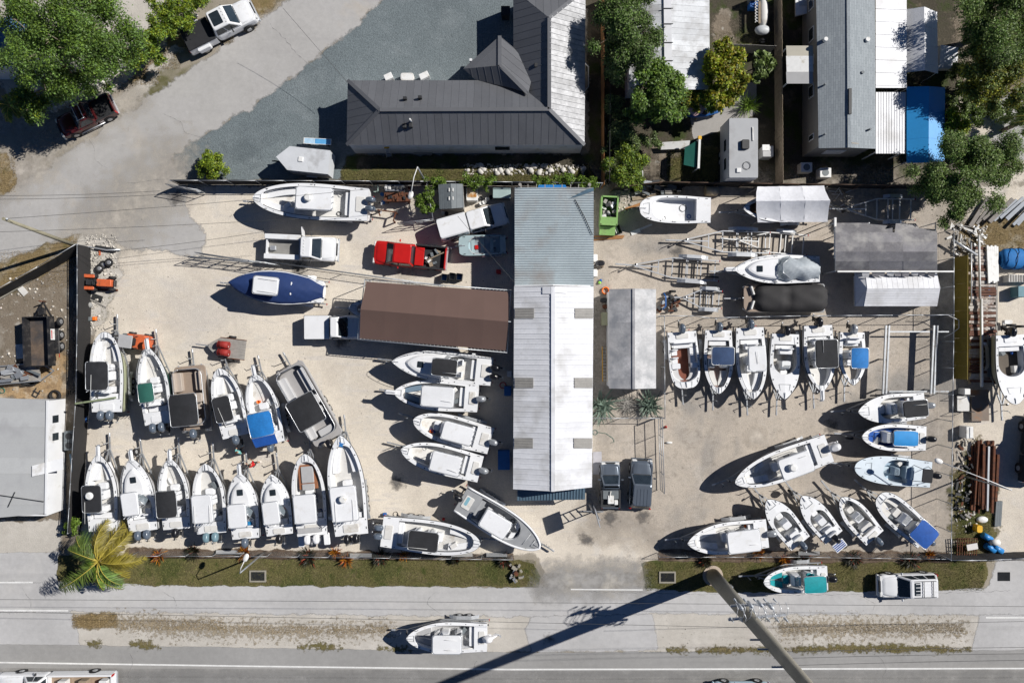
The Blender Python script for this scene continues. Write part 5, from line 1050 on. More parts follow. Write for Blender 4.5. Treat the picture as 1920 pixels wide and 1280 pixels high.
for i in range(15):
    t = lerp(.02, .52, i/14); rings.append([(t*h.L, (j/6-1)*(h.f(t)*.8)*(1-.12*math.sin(i*1.1)), h.sz(t)+.1+.75*(1-(j/6-1)**2)*(.5+.5*math.sin(math.pi*i/14))+.06*math.sin(i*2.1+j*1.7)) for j in range(13)])
mb = MB(); mb.loft(rings, closed=False, smooth=True); mb.build('draped_tarp', mat('pale_grey_tarp', (.38, .42, .45), .6, .12, 2., .08, 6., bump=.5, bscale=4.), T)
boat('H1', 'boat with black top and silver motor facing left near the east fence', (1607, 772), (1736, 760), 2.35, style='cc', top=K(x=.28, lx=1.95, ly=1.3, m=BLACK, hard=True, ant=((.2, -.3, 1., 0),)), motors=(1, MOTS), q=1.3, tb=.68, con=.5, tl=tlab('under the black topped boat by the east fence'), axles=1)
boat('H2', 'small boat with bright blue cover over its cockpit near the east fence', (1614, 818), (1738, 822), 2.2, top=K(x=.36, lx=1.95, ly=1.2, m=mat('sky_blue_canvas', (.02, .26, .62), .7, .12, 1.5), hgt=1.2), motors=(1, MOTK), q=1.5, cush=BLUED, floor=BLUED, bowk='seats', con=.6, tl=tlab('with a spare tyre under the blue covered boat'), axles=1, spare=True, deckm=WHITE)
T, h, g, zf = boat('H3', 'flats skiff with pale blue deck and black poling platform', (1600, 875), (1747, 890), 2.35, style='none', motors=(1, MOTK), hull=WHITE, q=2., p=2.4, tb=.62, ta=.3, deckm=mat('pale_blue_deck', (.62, .70, .76), .6, .05), floor=mat('blue_floor', (.35, .47, .58), .7, .06), D=.95, hz=1.65, tl=tlab('under the flats skiff'), axles=1, well=False, gw=.22)
console(T, .47*h.L, zf, .7, .6, .95, seat=True, m=mat('slate_console', (.25, .33, .40), .5, .08), cush=mat('pale_seat', (.5, .6, .66), .5, .06), post=True, fm=DARKM)
o = MB().rbox((.14*h.L, 0, h.sz(0)+1.), (.85, 1.1, .06), .1).build('poling_platform', BLACK, T)
for sx in (-1, 1):
    for sy in (-1, 1): MB().tube([(.14*h.L+sx*.38, sy*.5, h.sz(0)+1.), (.14*h.L+sx*.6, sy*.65, h.sz(0))], .025, 5).build('platform_leg', DARKM, o)
boat('H4', 'center console with white radar top and white motor lying diagonally', (1377, 905), (1556, 840), 2.6, top=K(x=.42, lx=2.6, ly=1.7, m=WHITE, hard=True, radar=True, ant=((-.3, -.5, .8, 0),)), motors=(1, MOTW), q=1.5, con=.48, bowk='seats', tl=tlab('under the diagonal radar topped boat'), msc=1.2)
boat('I1', 'center console with broad white hard top at the driveway corner', (1288, 1018), (1440, 1000), 2.6, top=K(x=.36, lx=2.6, ly=1.7, m=WHITE, hard=True, ant=((-.4, .3, .7, 0),)), motors=(1, MOTS), q=1.35, con=.42, bowk='seats', tl=tlab('under the broad topped boat at the driveway corner'))
boat('I2', 'open skiff with small console, first of the slanted row by the right fence', (1438, 937), (1504, 1020), 2.15, motors=(1, MOTG), q=1.4, con=.45, tb=.68, tl=tlab('under the first slanted open skiff'), axles=1, D=1.05, conk=K(w=.75, postw=.8, glass=False), tilt=R(35))
T, h, g, zf = boat('I3', 'open skiff with blue and white striped stern platform', (1503, 930), (1567, 1009), 2.0, motors=(1, MOTK), q=1.4, con=.42, tb=.62, tl=tlab('with raised spare wheel under the striped platform skiff'), axles=1, D=1.05, spare=True, conk=K(w=.7, postw=.8, glass=False), tilt=R(45))
o = MB().rbox((-.75, .1, h.sz(0)+.1), (.75, 1.1, .06), .08).build('stern_platform', WPLAST, T)
for k in range(4): MB().box((-.98+k*.155, .1, h.sz(0)+.14), (.08, .95, .02)).build('platform_stripe', BLUED, o)
boat('I4', 'open skiff with cream seats, third of the slanted row by the right fence', (1577, 933), (1644, 1010), 2.1, motors=(1, MOTG), q=1.5, con=.52, tl=tlab('under the cream seated skiff'), axles=1, D=1.05, cush=CREAM, conk=K(w=.75), linerm=CREAM)
boat('I5', 'bowrider with royal blue bimini over its stern, slanted by the right fence', (1645, 928), (1738, 1010), 2.3, top=K(x=.17, lx=1.8, ly=1.75, m=BLUED, hgt=1.6), motors=(1, MOTG), q=2.4, p=2.6, con=.45, cush=CREAM, tl=tlab('under the royal blue bimini boat'), axles=1, floor=CREAM, tb=.88, bowk='seats')
boat('J1', 'boat with teal top and teal cushions on the roadside grass', (1430, 1090), (1553, 1084), 2.2, top=K(x=.30, lx=1.75, ly=1.3, m=TEAL), motors=(1, MOTK), q=1.6, cush=TEAL, bowk='seats', con=.5, tl=tlab('under the teal boat on the grass'), axles=1, floor=CREAM)
boat('J2', 'boat with white square top parked on the sandy median', (762, 1195), (913, 1196), 2.55, top=K(x=.48, lx=2.3, ly=1.45, m=WHITE, hard=True, ant=((.2, .4, 1., 0), (.2, -.4, 1., 0))), motors=(1, MOTW), q=1.4, con=.52, tl=tlab('with twin axles on the sandy median'), cush=GREYV, floor=GREYV, bowk='seats', tilt=R(40))
boat('K1', 'old workboat hull with brown mat cut off by the right photo edge', (1902, 758), (1896, 628), 2.6, style='none', motors=(1, MOTK), q=1.8, hull=mat('grey_green_hull', (.38, .40, .36), .5, .08), floor=mat('brown_mat', (.12, .10, .08), .9, .15), tb=.6, tl=tlab('under the workboat at the right edge'), gw=.2)
# --- boat under the white tarp
T, h, g, zf = boat('G2', 'wooden floored boat bow sticking out from a white tarp tent', (1392, 391), (1540, 388), 2.3, style='none', motors=(0, MOTG), q=1.4, floor=mat('brown_ply_floor', (.17, .09, .05), .8, .2, 3.), tl=tlab('under the white tarp tent'), tb=.92, axles=1)
T = thing('tarp_tent', 'white tarp tent stretched over a ridge above the wooden boat', 'tarp', P(1487, 385))
TP = mat('white_tarp', (.70, .71, .74), .6, .08, 1.2, .05, 5., bump=.6, bscale=2.5)
A_ = [(1420, 350, 2.2), (1421, 417, 1.9), (1418, 377, 2.9)]; B_ = [(1545, 348, 2.2), (1552, 416, 1.9), (1557, 376, 2.9)]
for i0, i1 in ((0, 2), (2, 1)):
    for kk in range(3):
        rings = []
        for i in range(7):
            t = (kk+i/6)/3; p, q = P(*A_[i0]).lerp(P(*B_[i0]), t), P(*A_[i1]).lerp(P(*B_[i1]), t); rings.append([loc(T, p.lerp(q, j/6))+Vector((0, 0, -.12*math.sin(j/6*math.pi)-.05*math.sin(i/6*math.pi)+.03*math.sin(i*2.3+j*1.9))) for j in range(7)])
        mb = MB(); mb.loft(rings, closed=False, smooth=True); mb.build('tarp_panel', TP, T)
for q in ((1421, 352, 2.2), (1551, 350, 2.2), (1422, 415, 1.9), (1550, 415, 1.9)): p = loc(T, P(*q)); MB().tube([p, (p.x, p.y, 0)], .04, 6).build('leg', WOODG, T)
# ================================================================== PONTOON BOATS
def pontoon(label, bow, stern, W, dm, sm_, fr, top=None, cover=None, hz=1.5, motor=MOTG):
    b, s = P(*bow, hz), P(*stern, hz); d = b-s; L = math.hypot(d.x, d.y); rz = math.atan2(d.y, d.x); T = thing('pontoon_boat', label, 'pontoon boat', (s.x, s.y, 0), rz)
    for sy in (-1, 1): MB().tube([(-.2, sy*(W/2-.35), .85), (L-.8, sy*(W/2-.35), .85), (L-.3, sy*(W/2-.35), .95), (L+.1, sy*(W/2-.35), 1.15)], [.31, .31, .24, .03], 14).build('pontoon_tube', ALU, T)
    zd = 1.25; MB().rbox((L/2, 0, zd-.04), (L, W, .1), .3, n=5).build('deck', dm, T)
    pr = [(L/2+.12+x, y, zd) for x, y in rrect(L-.75, W-.2, .55, 6)]
    mb = MB(); mb.loft([[(x, y, zd+.02) for x, y, _ in pr], [(x, y, zd+.62) for x, y, _ in pr]]); mb.loft([[(L/2+.12+(x-L/2-.12)*.985, y*.975, zd+.62) for x, y, _ in pr], [(L/2+.12+(x-L/2-.12)*.985, y*.975, zd+.02) for x, y, _ in pr]]); mb.build('fence_panel', fr, T)
    MB().tube([(x, y, zd+.64) for x, y, _ in pr]+[(pr[0][0], pr[0][1], zd+.64)], .035, 6).build('top_rail', ALU, T)
    y_ = W/2-.45
    for sy in (-1, 1):
        o = MB().rbox((L*.76, sy*y_, zd+.22), (L*.3, .58, .42), .14).build('bow_sofa', sm_, T); MB().rbox((L*.76, sy*(y_+.22), zd+.52), (L*.3, .16, .4), .06).build('backrest', sm_, o)
    o = MB().rbox((L*.22, y_, zd+.22), (L*.24, .58, .42), .12).build('stern_sofa', sm_, T); MB().rbox((L*.22, y_+.22, zd+.52), (L*.24, .16, .4), .06).build('backrest', sm_, o)
    o = MB().rbox((L*.12, -.3, zd+.22), (.6, W*.5, .42), .12).build('stern_sofa', sm_, T)
    c = MB().rbox((L*.5, -y_+.05, zd+.45), (.75, .75, .9), .14).build('helm_console', sm_, T); MB().torus((L*.5-.45, -y_+.05, zd+.75), .17, .02, 14, 5, 'X').build('steering_wheel', DARKM, c)
    for xx, yy in ((L*.38, -y_+.1), (L*.38, .25)):
        o = MB().lathe((xx, yy, zd+.25), [(.06, -.25), (.06, .1), (.28, .14), (.3, .24), (.22, .28)], 14).build('captain_chair', sm_, T); MB().rbox((xx-.22, yy, zd+.72), (.14, .5, .5), .06).build('backrest', sm_, o)
    if top: ttop(T, top.pop('x')*L, zd, **top)
    outboard(T, -.05, 0, 1.25, motor, R(20)); t = trailer('boat trailer under the '+label, L, (s.x, s.y, 0), rz, 2.3, 2, .5, 1.1, axle_t=.4)
    return T, L
pontoon('tan pontoon boat with black bimini over its stern half', (352, 686), (364, 806), 2.6, mat('tan_deck', (.30, .235, .185), .8, .08, 2.), mat('beige_vinyl', (.42, .36, .305), .6, .06), mat('tan_panel', (.30, .255, .215), .5, .06), top=K(x=.34, lx=2.5, ly=2.2, m=BLACK, hgt=1.75))
pontoon('grey pontoon boat with black bimini lying at an angle', (538, 688), (616, 826), 2.6, mat('pale_grey_carpet', (.36, .35, .345), .9, .08, 2.), mat('light_grey_vinyl', (.50, .50, .50), .6, .06), mat('black_panel', (.06, .06, .065), .4, .06), top=K(x=.42, lx=2.5, ly=2.35, m=BLACK, hgt=1.75), motor=MOTK)
# pontoon under black cover
b, s = P(1396, 558, 1.5), P(1550, 558, 1.5); L = (b-s).length; T = thing('pontoon_boat', 'pontoon boat under a lumpy black cover facing left', 'pontoon boat', (s.x, s.y, 0), math.pi)
MB().rbox((L/2, 0, 1.2), (L, 2.3, .12), .5, n=5).build('deck', mat('tan_deck', (0, 0, 0)), T)
for sy in (-1, 1): MB().tube([(0, sy*.9, .85), (L-.5, sy*.9, .85), (L, sy*.9, 1.1)], [.3, .3, .05], 12).build('pontoon_tube', ALU, T)
BC = mat('black_boat_cover', (.026, .025, .026), .8, .12, 1., .08, 10., bump=.4, bscale=3.)
def lump(x0, x1, w_, hh):
    rings = []
    for i in range(19):
        u = i/9-1; k = max(0, 1-abs(u)**7)**.5; rings.append([(lerp(x0, x1, i/18), (j/8-1)*w_*(.55+.45*k), 1.24+hh*(.25+.75*k)*(1-abs(j/8-1)**4)*(1-.45*math.exp(-((u-.08)/.07)**2))+.05*math.cos(i*.9)*math.cos(j*.8)+.02*math.sin(i*2+j*3)) for j in range(17)])
    mb = MB(); mb.loft(rings, closed=False, smooth=True); return mb
lump(-.02*L, L*.88, 1.2, .6).build('boat_cover', BC, T)
for sy in (-1, 1): MB().rbox((L*.9, sy*.6, 1.4), (.16, .75, .3), .06, rz=sy*R(-18)).build('bow_rail_panel', WPLAST, T)
trailer(tlab('under the black covered pontoon'), L, (s.x, s.y, 0), math.pi, 2.2, 2, .5, 1.1, axle_t=.4)
# jon boat beside the workshop
boat('JON', 'pale blue jon boat with red fuel can in the workshop shadow', (860, 461), (948, 458), 1.7, style='none', motors=(0, MOTG), q=6., p=6., hull=mat('pale_blue_aluminium', (.34, .41, .44), .5, .08, metal=.3), deckm=mat('pale_blue_deck2', (.34, .44, .46), .5, .08), floor=mat('jon_floor', (.25, .36, .40), .6, .08), tb=.8, ta=.12, D=.6, hz=1.1, z0=.45, rise=.1, gw=.12, tl=tlab('under the pale blue jon boat'), axles=1, well=False)
T, h, g, zf = BOATS['JON']; MB().rbox((h.L*.63, .1, zf+.2), (.3, .35, .35), .06).build('fuel_can', RED, T)
for t in (.3, .5, .7): MB().box((t*h.L, 0, zf+.28), (.3, 1.3, .05)).build('thwart', MATS['pale_blue_deck2'], T)
# ================================================================== EMPTY TRAILERS
def etrail(label, tip, tail, B, axles=2, m=ALU, **k):
    a, b = P(*tip, .5), P(*tail, .5); d = a-b; L = (d).length-1.5; return trailer(label, L, (b.x, b.y, 0), math.atan2(d.y, d.x), B, axles, .5, 1.4, m=m, group='empty trailers', **k)
etrail('empty aluminium trailer, upper of the pair left of the shelter', (1252, 450), (1440, 455), 2.3, 2)
etrail('empty white framed trailer overlapping the upper aluminium trailer', (1355, 447), (1510, 460), 2.2, 1, m=WPLAST, bunks=False)
etrail('empty aluminium trailer pointing left with long black bunks', (1158, 495), (1345, 508), 2.2, 2)
etrail('small empty trailer below the aluminium trailer', (1250, 556), (1350, 562), 1.9, 1)
etrail('empty white trailer in the shade of the tree', (1556, 391), (1712, 393), 2.3, 1, m=WPLAST, bunks=False, spare=True)
# ================================================================== VEHICLES
def car_wheels(T, xs, W, r=.38, rim=RIM, dual=False):
    for x in xs:
        for s in (-1, 1):
            wheel(T, (x, s*(W/2-.10), r), r, .24, rim)
            MB().cyl((x, s*(W/2-.125), r+.03), r+.07, .25, 20, axis='Y').build('wheel_arch', RUB, T)
def greenhouse(T, x0, x1, W, zb, zr, m, fs=.75, rs=.3, rw=.80, ws=None, pillars=(.5,), roofm=None):
    """cab above the belt line: x0 rear, x1 front at the belt; roof shorter and narrower; glass set proud of it"""
    w0, w1 = W/2*.95, W/2*rw; a0, a1 = x0+rs, x1-fs
    def ring(z, t, k=.0):
        xa, xb, ww = lerp(x0, a0, t), lerp(x1, a1, t), lerp(w0, w1, t); return [(xa+k, -ww, z), (xb-k, -ww, z), (xb-k, ww, z), (xa+k, ww, z)]
    pts = lambda xa, xb, ww, r: [(x+(xa+xb)/2, y) for x, y in rrect(xb-xa, ww*2, r, 3)]
    mb = MB(); mb.loft([[(x, y, z) for x, y in pts(xa, xb, ww, r)] for xa, xb, ww, r, z in ((x0, x1, w0, .12, zb), (lerp(x0, a0, .93), lerp(x1, a1, .93), lerp(w0, w1, .93), .14, lerp(zb, zr, .93)), (a0+.04, a1-.06, w1-.05, .16, zr))], cap1=True)
    c = mb.build('cab', m, T)
    if roofm: MB().rbox(((a0+a1)/2, 0, zr+.006), (a1-a0-.16, w1*2-.16, .014), .12, bz=.005).build('roof_panel', roofm, c)
    def pane(q, nm, n):
        n = Vector(n).normalized()*.012; MB().loft([[Vector(p) for p in q], [Vector(p)+n for p in q]], cap0=True, cap1=True).build(nm, GLASS, T)
    t0, t1 = .12, .90; L0 = lambda t: (lerp(x0, a0, t), lerp(x1, a1, t), lerp(w0, w1, t), lerp(zb, zr, t))
    A, B_ = L0(t0), L0(t1)
    pane([(A[1]+.004, -A[2]+.10, A[3]), (A[1]+.004, A[2]-.10, A[3]), (B_[1]+.004, B_[2]-.13, B_[3]), (B_[1]+.004, -B_[2]+.13, B_[3])], 'windscreen', (zr-zb, 0, fs))
    pane([(A[0]-.004, -A[2]+.14, A[3]), (A[0]-.004, A[2]-.14, A[3]), (B_[0]-.004, B_[2]-.15, B_[3]), (B_[0]-.004, -B_[2]+.15, B_[3])], 'rear_window', (-(zr-zb), 0, rs))
    cuts = [0.]+list(pillars)+[1.]
    for s in (-1, 1):
        for u0, u1 in zip(cuts[:-1], cuts[1:]):
            f = lambda t, u: (lerp(L0(t)[0]+.14, L0(t)[1]-.16, u), s*(L0(t)[2]+.004), L0(t)[3]); e = .025
            pane([f(t0, u0+e), f(t0, u1-e), f(t1-.06, u1-e), f(t1-.06, u0+e)], 'side_window', (0, s, (w0-w1)/(zr-zb)))
    return c, a0, a1, w1
def front(T, L, W, zh, m, grille=DARKM):
    for s in (-1, 1):
        MB().rbox((L-.08, s*(W/2-.3), zh-.22), (.16, .42, .2), .05).build('headlight', LIGHTC, T); MB().rbox((.03, s*(W/2-.12), zh-.2), (.1, .18, .4), .03).build('tail_lamp', LIGHTR, T)
        mb = MB(); mb.rbox((0, s*(W/2+.12), zh+.12), (.1, .22, .18), .04); o = mb.build('mirror', m, T); o.location.x = L*.64
    MB().rbox((L+.0, 0, .52), (.16, W*.96, .22), .07).build('front_bumper', grille, T); MB().box((L-.02, 0, zh-.22), (.08, W*.5, .2)).build('grille', DARKM, T)
    MB().rbox((-.02, 0, .52), (.16, W*.94, .2), .06).build('rear_bumper', grille if grille is not DARKM else STEEL, T)
def bodyside(T, xa, xb, W, z0, z1, m, nose=0., name='body', hood=None):
    """lower body loft with rounded plan and a crowned top; hood=(x start) slopes the nose"""
    def pl(xa, xb, w_, r): return [((xa+xb)/2+x, y) for x, y in rrect(xb-xa, w_, r, 4)]
    r = min(.34, W*.2); rings = []
    for z, k, ins in ((z0, .94, .06), (z0+.2, 1., 0), (lerp(z0, z1, .7), 1., 0), (z1-.06, .97, .03), (z1, .88, .10)):
        rings.append([(x, y, z-(nose*sm((x-(xb-1.2))/1.2) if z > z0+.3 else 0)) for x, y in pl(xa+ins, xb-ins, W*k, r)])
    mb = MB(); mb.loft(rings, cap0=True, cap1=True); return mb.build(name, m, T)
def hood_panel(T, xa, xb, W, zb, m):
    """crowned bonnet running from the windscreen to the nose with two soft creases"""
    n = 8; rings = []
    for i in range(n+1):
        t = i/n; x = lerp(xa-.12, xb-.16, t); hw = W/2*lerp(.86, .70, t**2.5); z0 = zb+.012-.12*sm((x-(xb-1.2))/1.2)
        rings.append([(x, hw*v, z0+.055*(1-v*v)*(1-.5*t)+(.012 if abs(abs(v)-.55) < .08 else 0)-(.05 if abs(v) > .99 else 0)-(.08 if i == n else 0)) for v in (-1, -.97, -.8, -.6, -.5, -.25, 0, .25, .5, .6, .8, .97, 1)])
    mb = MB(); mb.loft(rings, closed=False, smooth=True); h_ = mb.build('hood', m, T)
    MB().box((xa-.05, 0, zb+.05), (.06, W*.72, .03)).build('wiper_cowl', DARKM, h_)
def place(name, label, cat, front_px, rear_px, h=.9, group=None):
    f, r = P(*front_px, h), P(*rear_px, h); d = f-r; return thing(name, label, cat, (r.x, r.y, 0), math.atan2(d.y, d.x), group), d.length
def pickup(label, fp, rp, W, m, cab=(.40, .70), bedm=DARKM, cover=None, box=None, dual=False, roofm=None, cap=None, zb=1.08, zr=1.82, grille=ALU, pillars=(.5,), service=False, h=1.):
    T, L = place('pickup_truck', label, 'pickup truck', fp, rp, h); c0, c1 = cab[0]*L, cab[1]*L
    bodyside(T, c0-.02, L, W, .35, zb, m, .12); hood_panel(T, c1, L, W, zb, m)
    # open bed
    z0 = .72; t = .09
    MB().box((c0/2, 0, z0), (c0-.04, W-.16, .06)).build('bed_floor', bedm, T)
    for s in (-1, 1):
        MB().box((c0/2, s*(W/2-t/2-.02), (.4+zb)/2), (c0-.06, t, zb-.4)).build('bed_side', m, T)
        MB().rbox((c0/2, s*(W/2-t/2-.03), zb+.01), (c0-.05, t+.06, .04), .03).build('bed_rail', bedm if not service else m, T)
    MB().box((.05, 0, (.5+zb)/2), (t, W-.26, zb-.5)).build('tailgate', m, T); MB().box((c0-.07, 0, (z0+zb)/2), (.06, W-.26, zb-z0)).build('bed_front', m, T)
    if dual:
        for s in (-1, 1): MB().rbox((L*.19, s*(W/2+.09), .8), (1.15, .3, .45), .14).build('rear_fender', m, T)
    greenhouse(T, c0, c1, W, zb-.01, zr, m, .75, .1 if cap else .22, .80, pillars=pillars, roofm=roofm); car_wheels(T, (L*.19, L*.82), W+(.26 if dual else 0)); front(T, L, W, zb, m if m is not WPAINT else DARKM, grille)
    if cover: MB().rbox((c0/2, 0, zb+.05), (c0-.05, W-.06, .06), .08).build('bed_cover', cover, T)
    if cap:
        mb = MB(); mb.loft([[(x+c0/2, y, z) for x, y in rrect(l_, w_, .12, 3)] for l_, w_, z in ((c0+.02, W-.04, zb+.02), (c0+.02, W*.88, zr-.08), (c0-.02, W*.78, zr))], cap1=True); k = mb.build('camper_shell', cap, T)
        for s in (-1, 1): MB().box((c0/2, s*(W*.47), (zb+zr)/2), (c0-.7, .02, .3), rx=s*R(8)).build('side_window', GLASS, k)
        MB().box((-.02+.03, 0, (zb+zr)/2), (.05, W*.8, .5), ry=R(-4)).build('rear_window', GLASS, k)
    return T, L, c0, c1
T, L, c0, c1 = pickup('white dually pickup with dark bed cover and sunroof parked by the hedge', (473, 14), (346, 78), 2.03, WPAINT, (.40, .78), cover=BLACK, dual=True, h=1.1, zb=1.2, zr=1.98, roofm=None)
MB().rbox((lerp(c0, c1, .34), 0, 1.99), (.85, 1.15, .02), .08, bz=.006).build('sunroof', GLASS, T)
mb = MB()
for k in range(5): mb.rbox((lerp(c0, c1, .62), (k-2)*.3, 2.), (.12, .1, .05), .03)
stuff(mb.build('cab_lamps', LIGHTC, T))
T, L, c0, c1 = pickup('maroon pickup with roof rack under the big tree', (108, 240), (208, 192), 1.85, MAROON, (.36, .70), h=1., zb=1.02, zr=1.72)
for x in (lerp(c0, c1, .3), lerp(c0, c1, .62)): MB().tube([(x, -.62, 1.8), (x, .62, 1.8)], .028, 5).build('rack_bar', ALU, T)
for y in (-.62, .62): MB().tube([(lerp(c0, c1, .25), y, 1.8), (lerp(c0, c1, .67), y, 1.8)], .028, 5).build('rack_rail', ALU, T)
for s in (-1, 1): MB().tube([(L*.28, s*.98, .42), (L*.72, s*.98, .42)], .05, 6).build('side_step', ALU, T)
T, L, c0, c1 = pickup('white service truck with toolbox sides and open bed facing right', (632, 468), (500, 462), 2.02, WPAINT, (.49, .80), bedm=mat('grey_bed_liner', (.24, .235, .22), .8, .12, 2.), service=True, zb=1.18, zr=1.95, pillars=())
for s in (-1, 1): MB().rbox((c0/2-.05, s*.82, 1.02), (c0+.1, .42, .62), .04).build('toolbox', WPAINT, T)
MB().rbox((.55, -.1, .98), (.45, .35, .3), .03).build('crate', ALU, T); MB().box((c0+.1, 1.35, 1.), (.06, .75, .7), rz=R(8)).build('open_door', WPAINT, T)
mb = MB()
for k in range(5): mb.rbox((c0+.5, (k-2)*.26, 1.96), (.12, .08, .05), .03)
stuff(mb.build('cab_lamps', LIGHTC, T))
T, L, c0, c1 = pickup('bright red pickup with black bed rails and tools in the bed', (700, 472), (836, 485), 1.98, RED, (.43, .82), bedm=BLACK, zb=1.12, zr=1.85, cover=None)
MB().rbox((c0-.42, .05, 1.15), (.75, 1.5, .22), .04).build('toolbox', RED, T)
for k in range(9):
    MB().box((random.uniform(.4, c0-1.), random.uniform(-.6, .6), .86+k*.01), (random.uniform(.2, .5), random.uniform(.15, .35), .16), rz=random.uniform(0, 3)).build('tool', random.choice([WPLAST, GPLAST, DARKM, WOOD]), T)
MB().beam((.2, -.5, 1.05), (c0-1., .3, 1.), .08, .08).build('timber', WOOD, T)
pickup('white crew cab pickup with white camper shell beside the resin shed', (949, 398), (824, 433), 1.88, WPAINT, (.42, .80), cap=WPAINT, zb=1.12, zr=1.84)
T, L, c0, c1 = pickup('white pickup with flat white bed cover backed out of the brown canopy', (705, 613), (571, 614), 2., WPAINT, (.36, .62), cover=WPAINT, zb=1.18, zr=1.9, pillars=())
T, L, c0, c1 = pickup('small grey pickup with parts in the bed beside the workshop', (1145, 868), (1145, 953), 1.65, GPAINT, (.42, .75), zb=.98, zr=1.58, pillars=(), bedm=DARKM)
MB().rbox((.75, .0, .95), (.7, .5, .3), .05).build('white_box', WPLAST, T); MB().rbox((.5, -.45, .9), (.4, .3, .25), .05).build('white_box', WPLAST, T); MB().tube([(.4, .2, 1.), (c0-.1, 0, 1.15)], .04, 5).build('pipe', CREAM, T); MB().rbox((c0-.45, 0, .98), (.7, 1.3, .1), .05).build('toolbox', GPLAST, T)
def suv(label, fp, rp, W, m, cab=(.02, .72), zb=1.02, zr=1.72, fs=.8, rs=.35, sun=False, rack=True, cat='SUV', rw=.80, ribs=0, h=1., name='suv'):
    T, L = place(name, label, cat, fp, rp, h); bodyside(T, 0, L, W, .35, zb, m, .14); hood_panel(T, cab[1]*L, L, W, zb, m)
    c, a0, a1, w1 = greenhouse(T, cab[0]*L, cab[1]*L, W, zb-.01, zr, m, fs, rs, rw, pillars=(.33, .66)); car_wheels(T, (L*.2, L*.8), W); front(T, L, W, zb, m, m)
    if sun: MB().rbox((a1-.5, 0, zr+.008), (.5, w1*1.4, .018), .06, bz=.005).build('sunroof', GLASS, T)
    if rack:
        for s in (-1, 1): MB().tube([(a0+.2, s*(w1-.1), zr+.07), (a1-.3, s*(w1-.1), zr+.07)], .025, 5).build('roof_rail', DARKM, T)
        for t in (.2, .55): MB().tube([(lerp(a0, a1, t), -w1+.1, zr+.08), (lerp(a0, a1, t), w1-.1, zr+.08)], .028, 5).build('roof_bar', DARKM, T)
    for k in range(ribs): MB().box(((a0+a1)/2-.15, (k-(ribs-1)/2)*w1*1.5/ribs, zr+.012), ((a1-a0)*.8, .05, .02)).build('roof_rib', m, T)
    return T
suv('dark grey SUV with ribbed roof parked next to the pipe gate', (1205, 862), (1200, 954), 1.86, GPAINT, ribs=4, rack=False)
suv('white SUV with sunroof and roof bars parked on the grass edge', (1651, 1100), (1759, 1097), 1.9, WPAINT, sun=True, zr=1.74, ribs=4, rack=True)
suv('pale blue hatchback at the bottom photo edge on the highway', (1340, 1302), (1445, 1302), 1.8, mat('pale_blue_paint', (.45, .60, .68), .25, .04, coat=.4), rack=False, zr=1.5, cat='car', name='car')
# long pickup with a load on the highway, lower left
T, L, c0, c1 = pickup('white pickup loaded with coolers driving on the highway, bottom left', (-8, 1288), (212, 1286), 2.1, WPAINT, (.55, .75), bedm=mat('tan_load', (.32, .24, .17), .8, .2, 2.), zb=1.2, zr=1.95, service=True)
for k in range(5): MB().rbox((.6+k*.85, (k % 2-.5)*.5, 1.15), (.7, .8, .55), .06).build('cooler', [WPLAST, RED, WOOD, WPLAST, CREAM][k], T)
# dark truck in the shade at the right edge
pickup('dark pickup at the right photo edge in the east lot', (1950, 780), (1940, 905), 2., mat('black_paint', (.02, .021, .023), .25, .05, coat=.4), (.4, .7), zb=1.3, zr=2.1)
# ---- forklift, tractor, dump trailer, RV, box trailer
T = thing('forklift', 'orange forklift with grey mast parked between two boats', 'forklift', P(262, 640), R(172))
mb = MB(); mb.loft([[(x-.55, y, z) for x, y in rrect(1.5*k, 1.25*k, .4, 4)] for z, k in ((.3, 1), (.9, 1), (1.15, .85))], cap0=True, cap1=True); mb.build('counterweight', ORANGE, T)
MB().box((.25, 0, .55), (.9, 1.15, .5)).build('chassis', ORANGE, T); MB().rbox((.0, 0, 1.2), (.55, .6, .2), .08).build('seat', BLACK, T); MB().rbox((-.28, 0, 1.45), (.14, .55, .45), .06).build('seat_back', BLACK, T)
for s in (-1, 1):
    MB().beam((.9, s*.35, .1), (.85, s*.35, 2.4), .1, .14).build('mast_rail', DARKM, T); MB().beam((1., s*.28, .1), (2., s*.28, .08), .12, .05).build('fork', DARKM, T)
    for x in (-.8, .5): wheel(T, (x, s*.62, .3), .3, .22)
    for x in (-.45, .55): MB().tube([(x, s*.5, .9), (x*.8, s*.45, 2.1)], .03, 5).build('guard_post', DARKM, T)
MB().rbox((.05, 0, 2.13), (1.15, 1.05, .06), .06).build('overhead_guard', GREYV, T); MB().box((1., 0, .6), (.08, 1.1, .5)).build('carriage', GPLAST, T)
T = thing('garden_tractor', 'orange garden tractor beside the black fence', 'tractor', P(190, 531), R(-3))
MB().rbox((.75, 0, .75), (1.2, .6, .45), .1).build('hood', ORANGE, T); MB().rbox((-.35, 0, .55), (1., .55, .3), .06).build('chassis', DARKM, T); MB().rbox((-.25, 0, .85), (.5, .5, .16), .1).build('seat', BLACK, T); MB().rbox((-.5, 0, 1.05), (.12, .5, .4), .05).build('seat_back', BLACK, T)
for s in (-1, 1): wheel(T, (-.5, s*.55, .45), .45, .3); wheel(T, (1.1, s*.5, .3), .3, .2); MB().rbox((-.5, s*.5, .95), (.95, .28, .08), .1).build('fender', ORANGE, T)
MB().torus((.1, 0, 1.1), .2, .02, 14, 5).build('steering_wheel', DARKM, T); MB().rbox((1.5, 0, .6), (.12, .55, .3), .04).build('grille', DARKM, T)
T = thing('dump_trailer', 'black dump trailer with empty rusty bed in the dirt lot', 'trailer', P(92, 640), R(92))
BK = mat('worn_black_steel', (.02, .02, .022), .5, .25, 2., .2, 12., dirt=(.10, .09, .08), dscale=2., damt=.3)
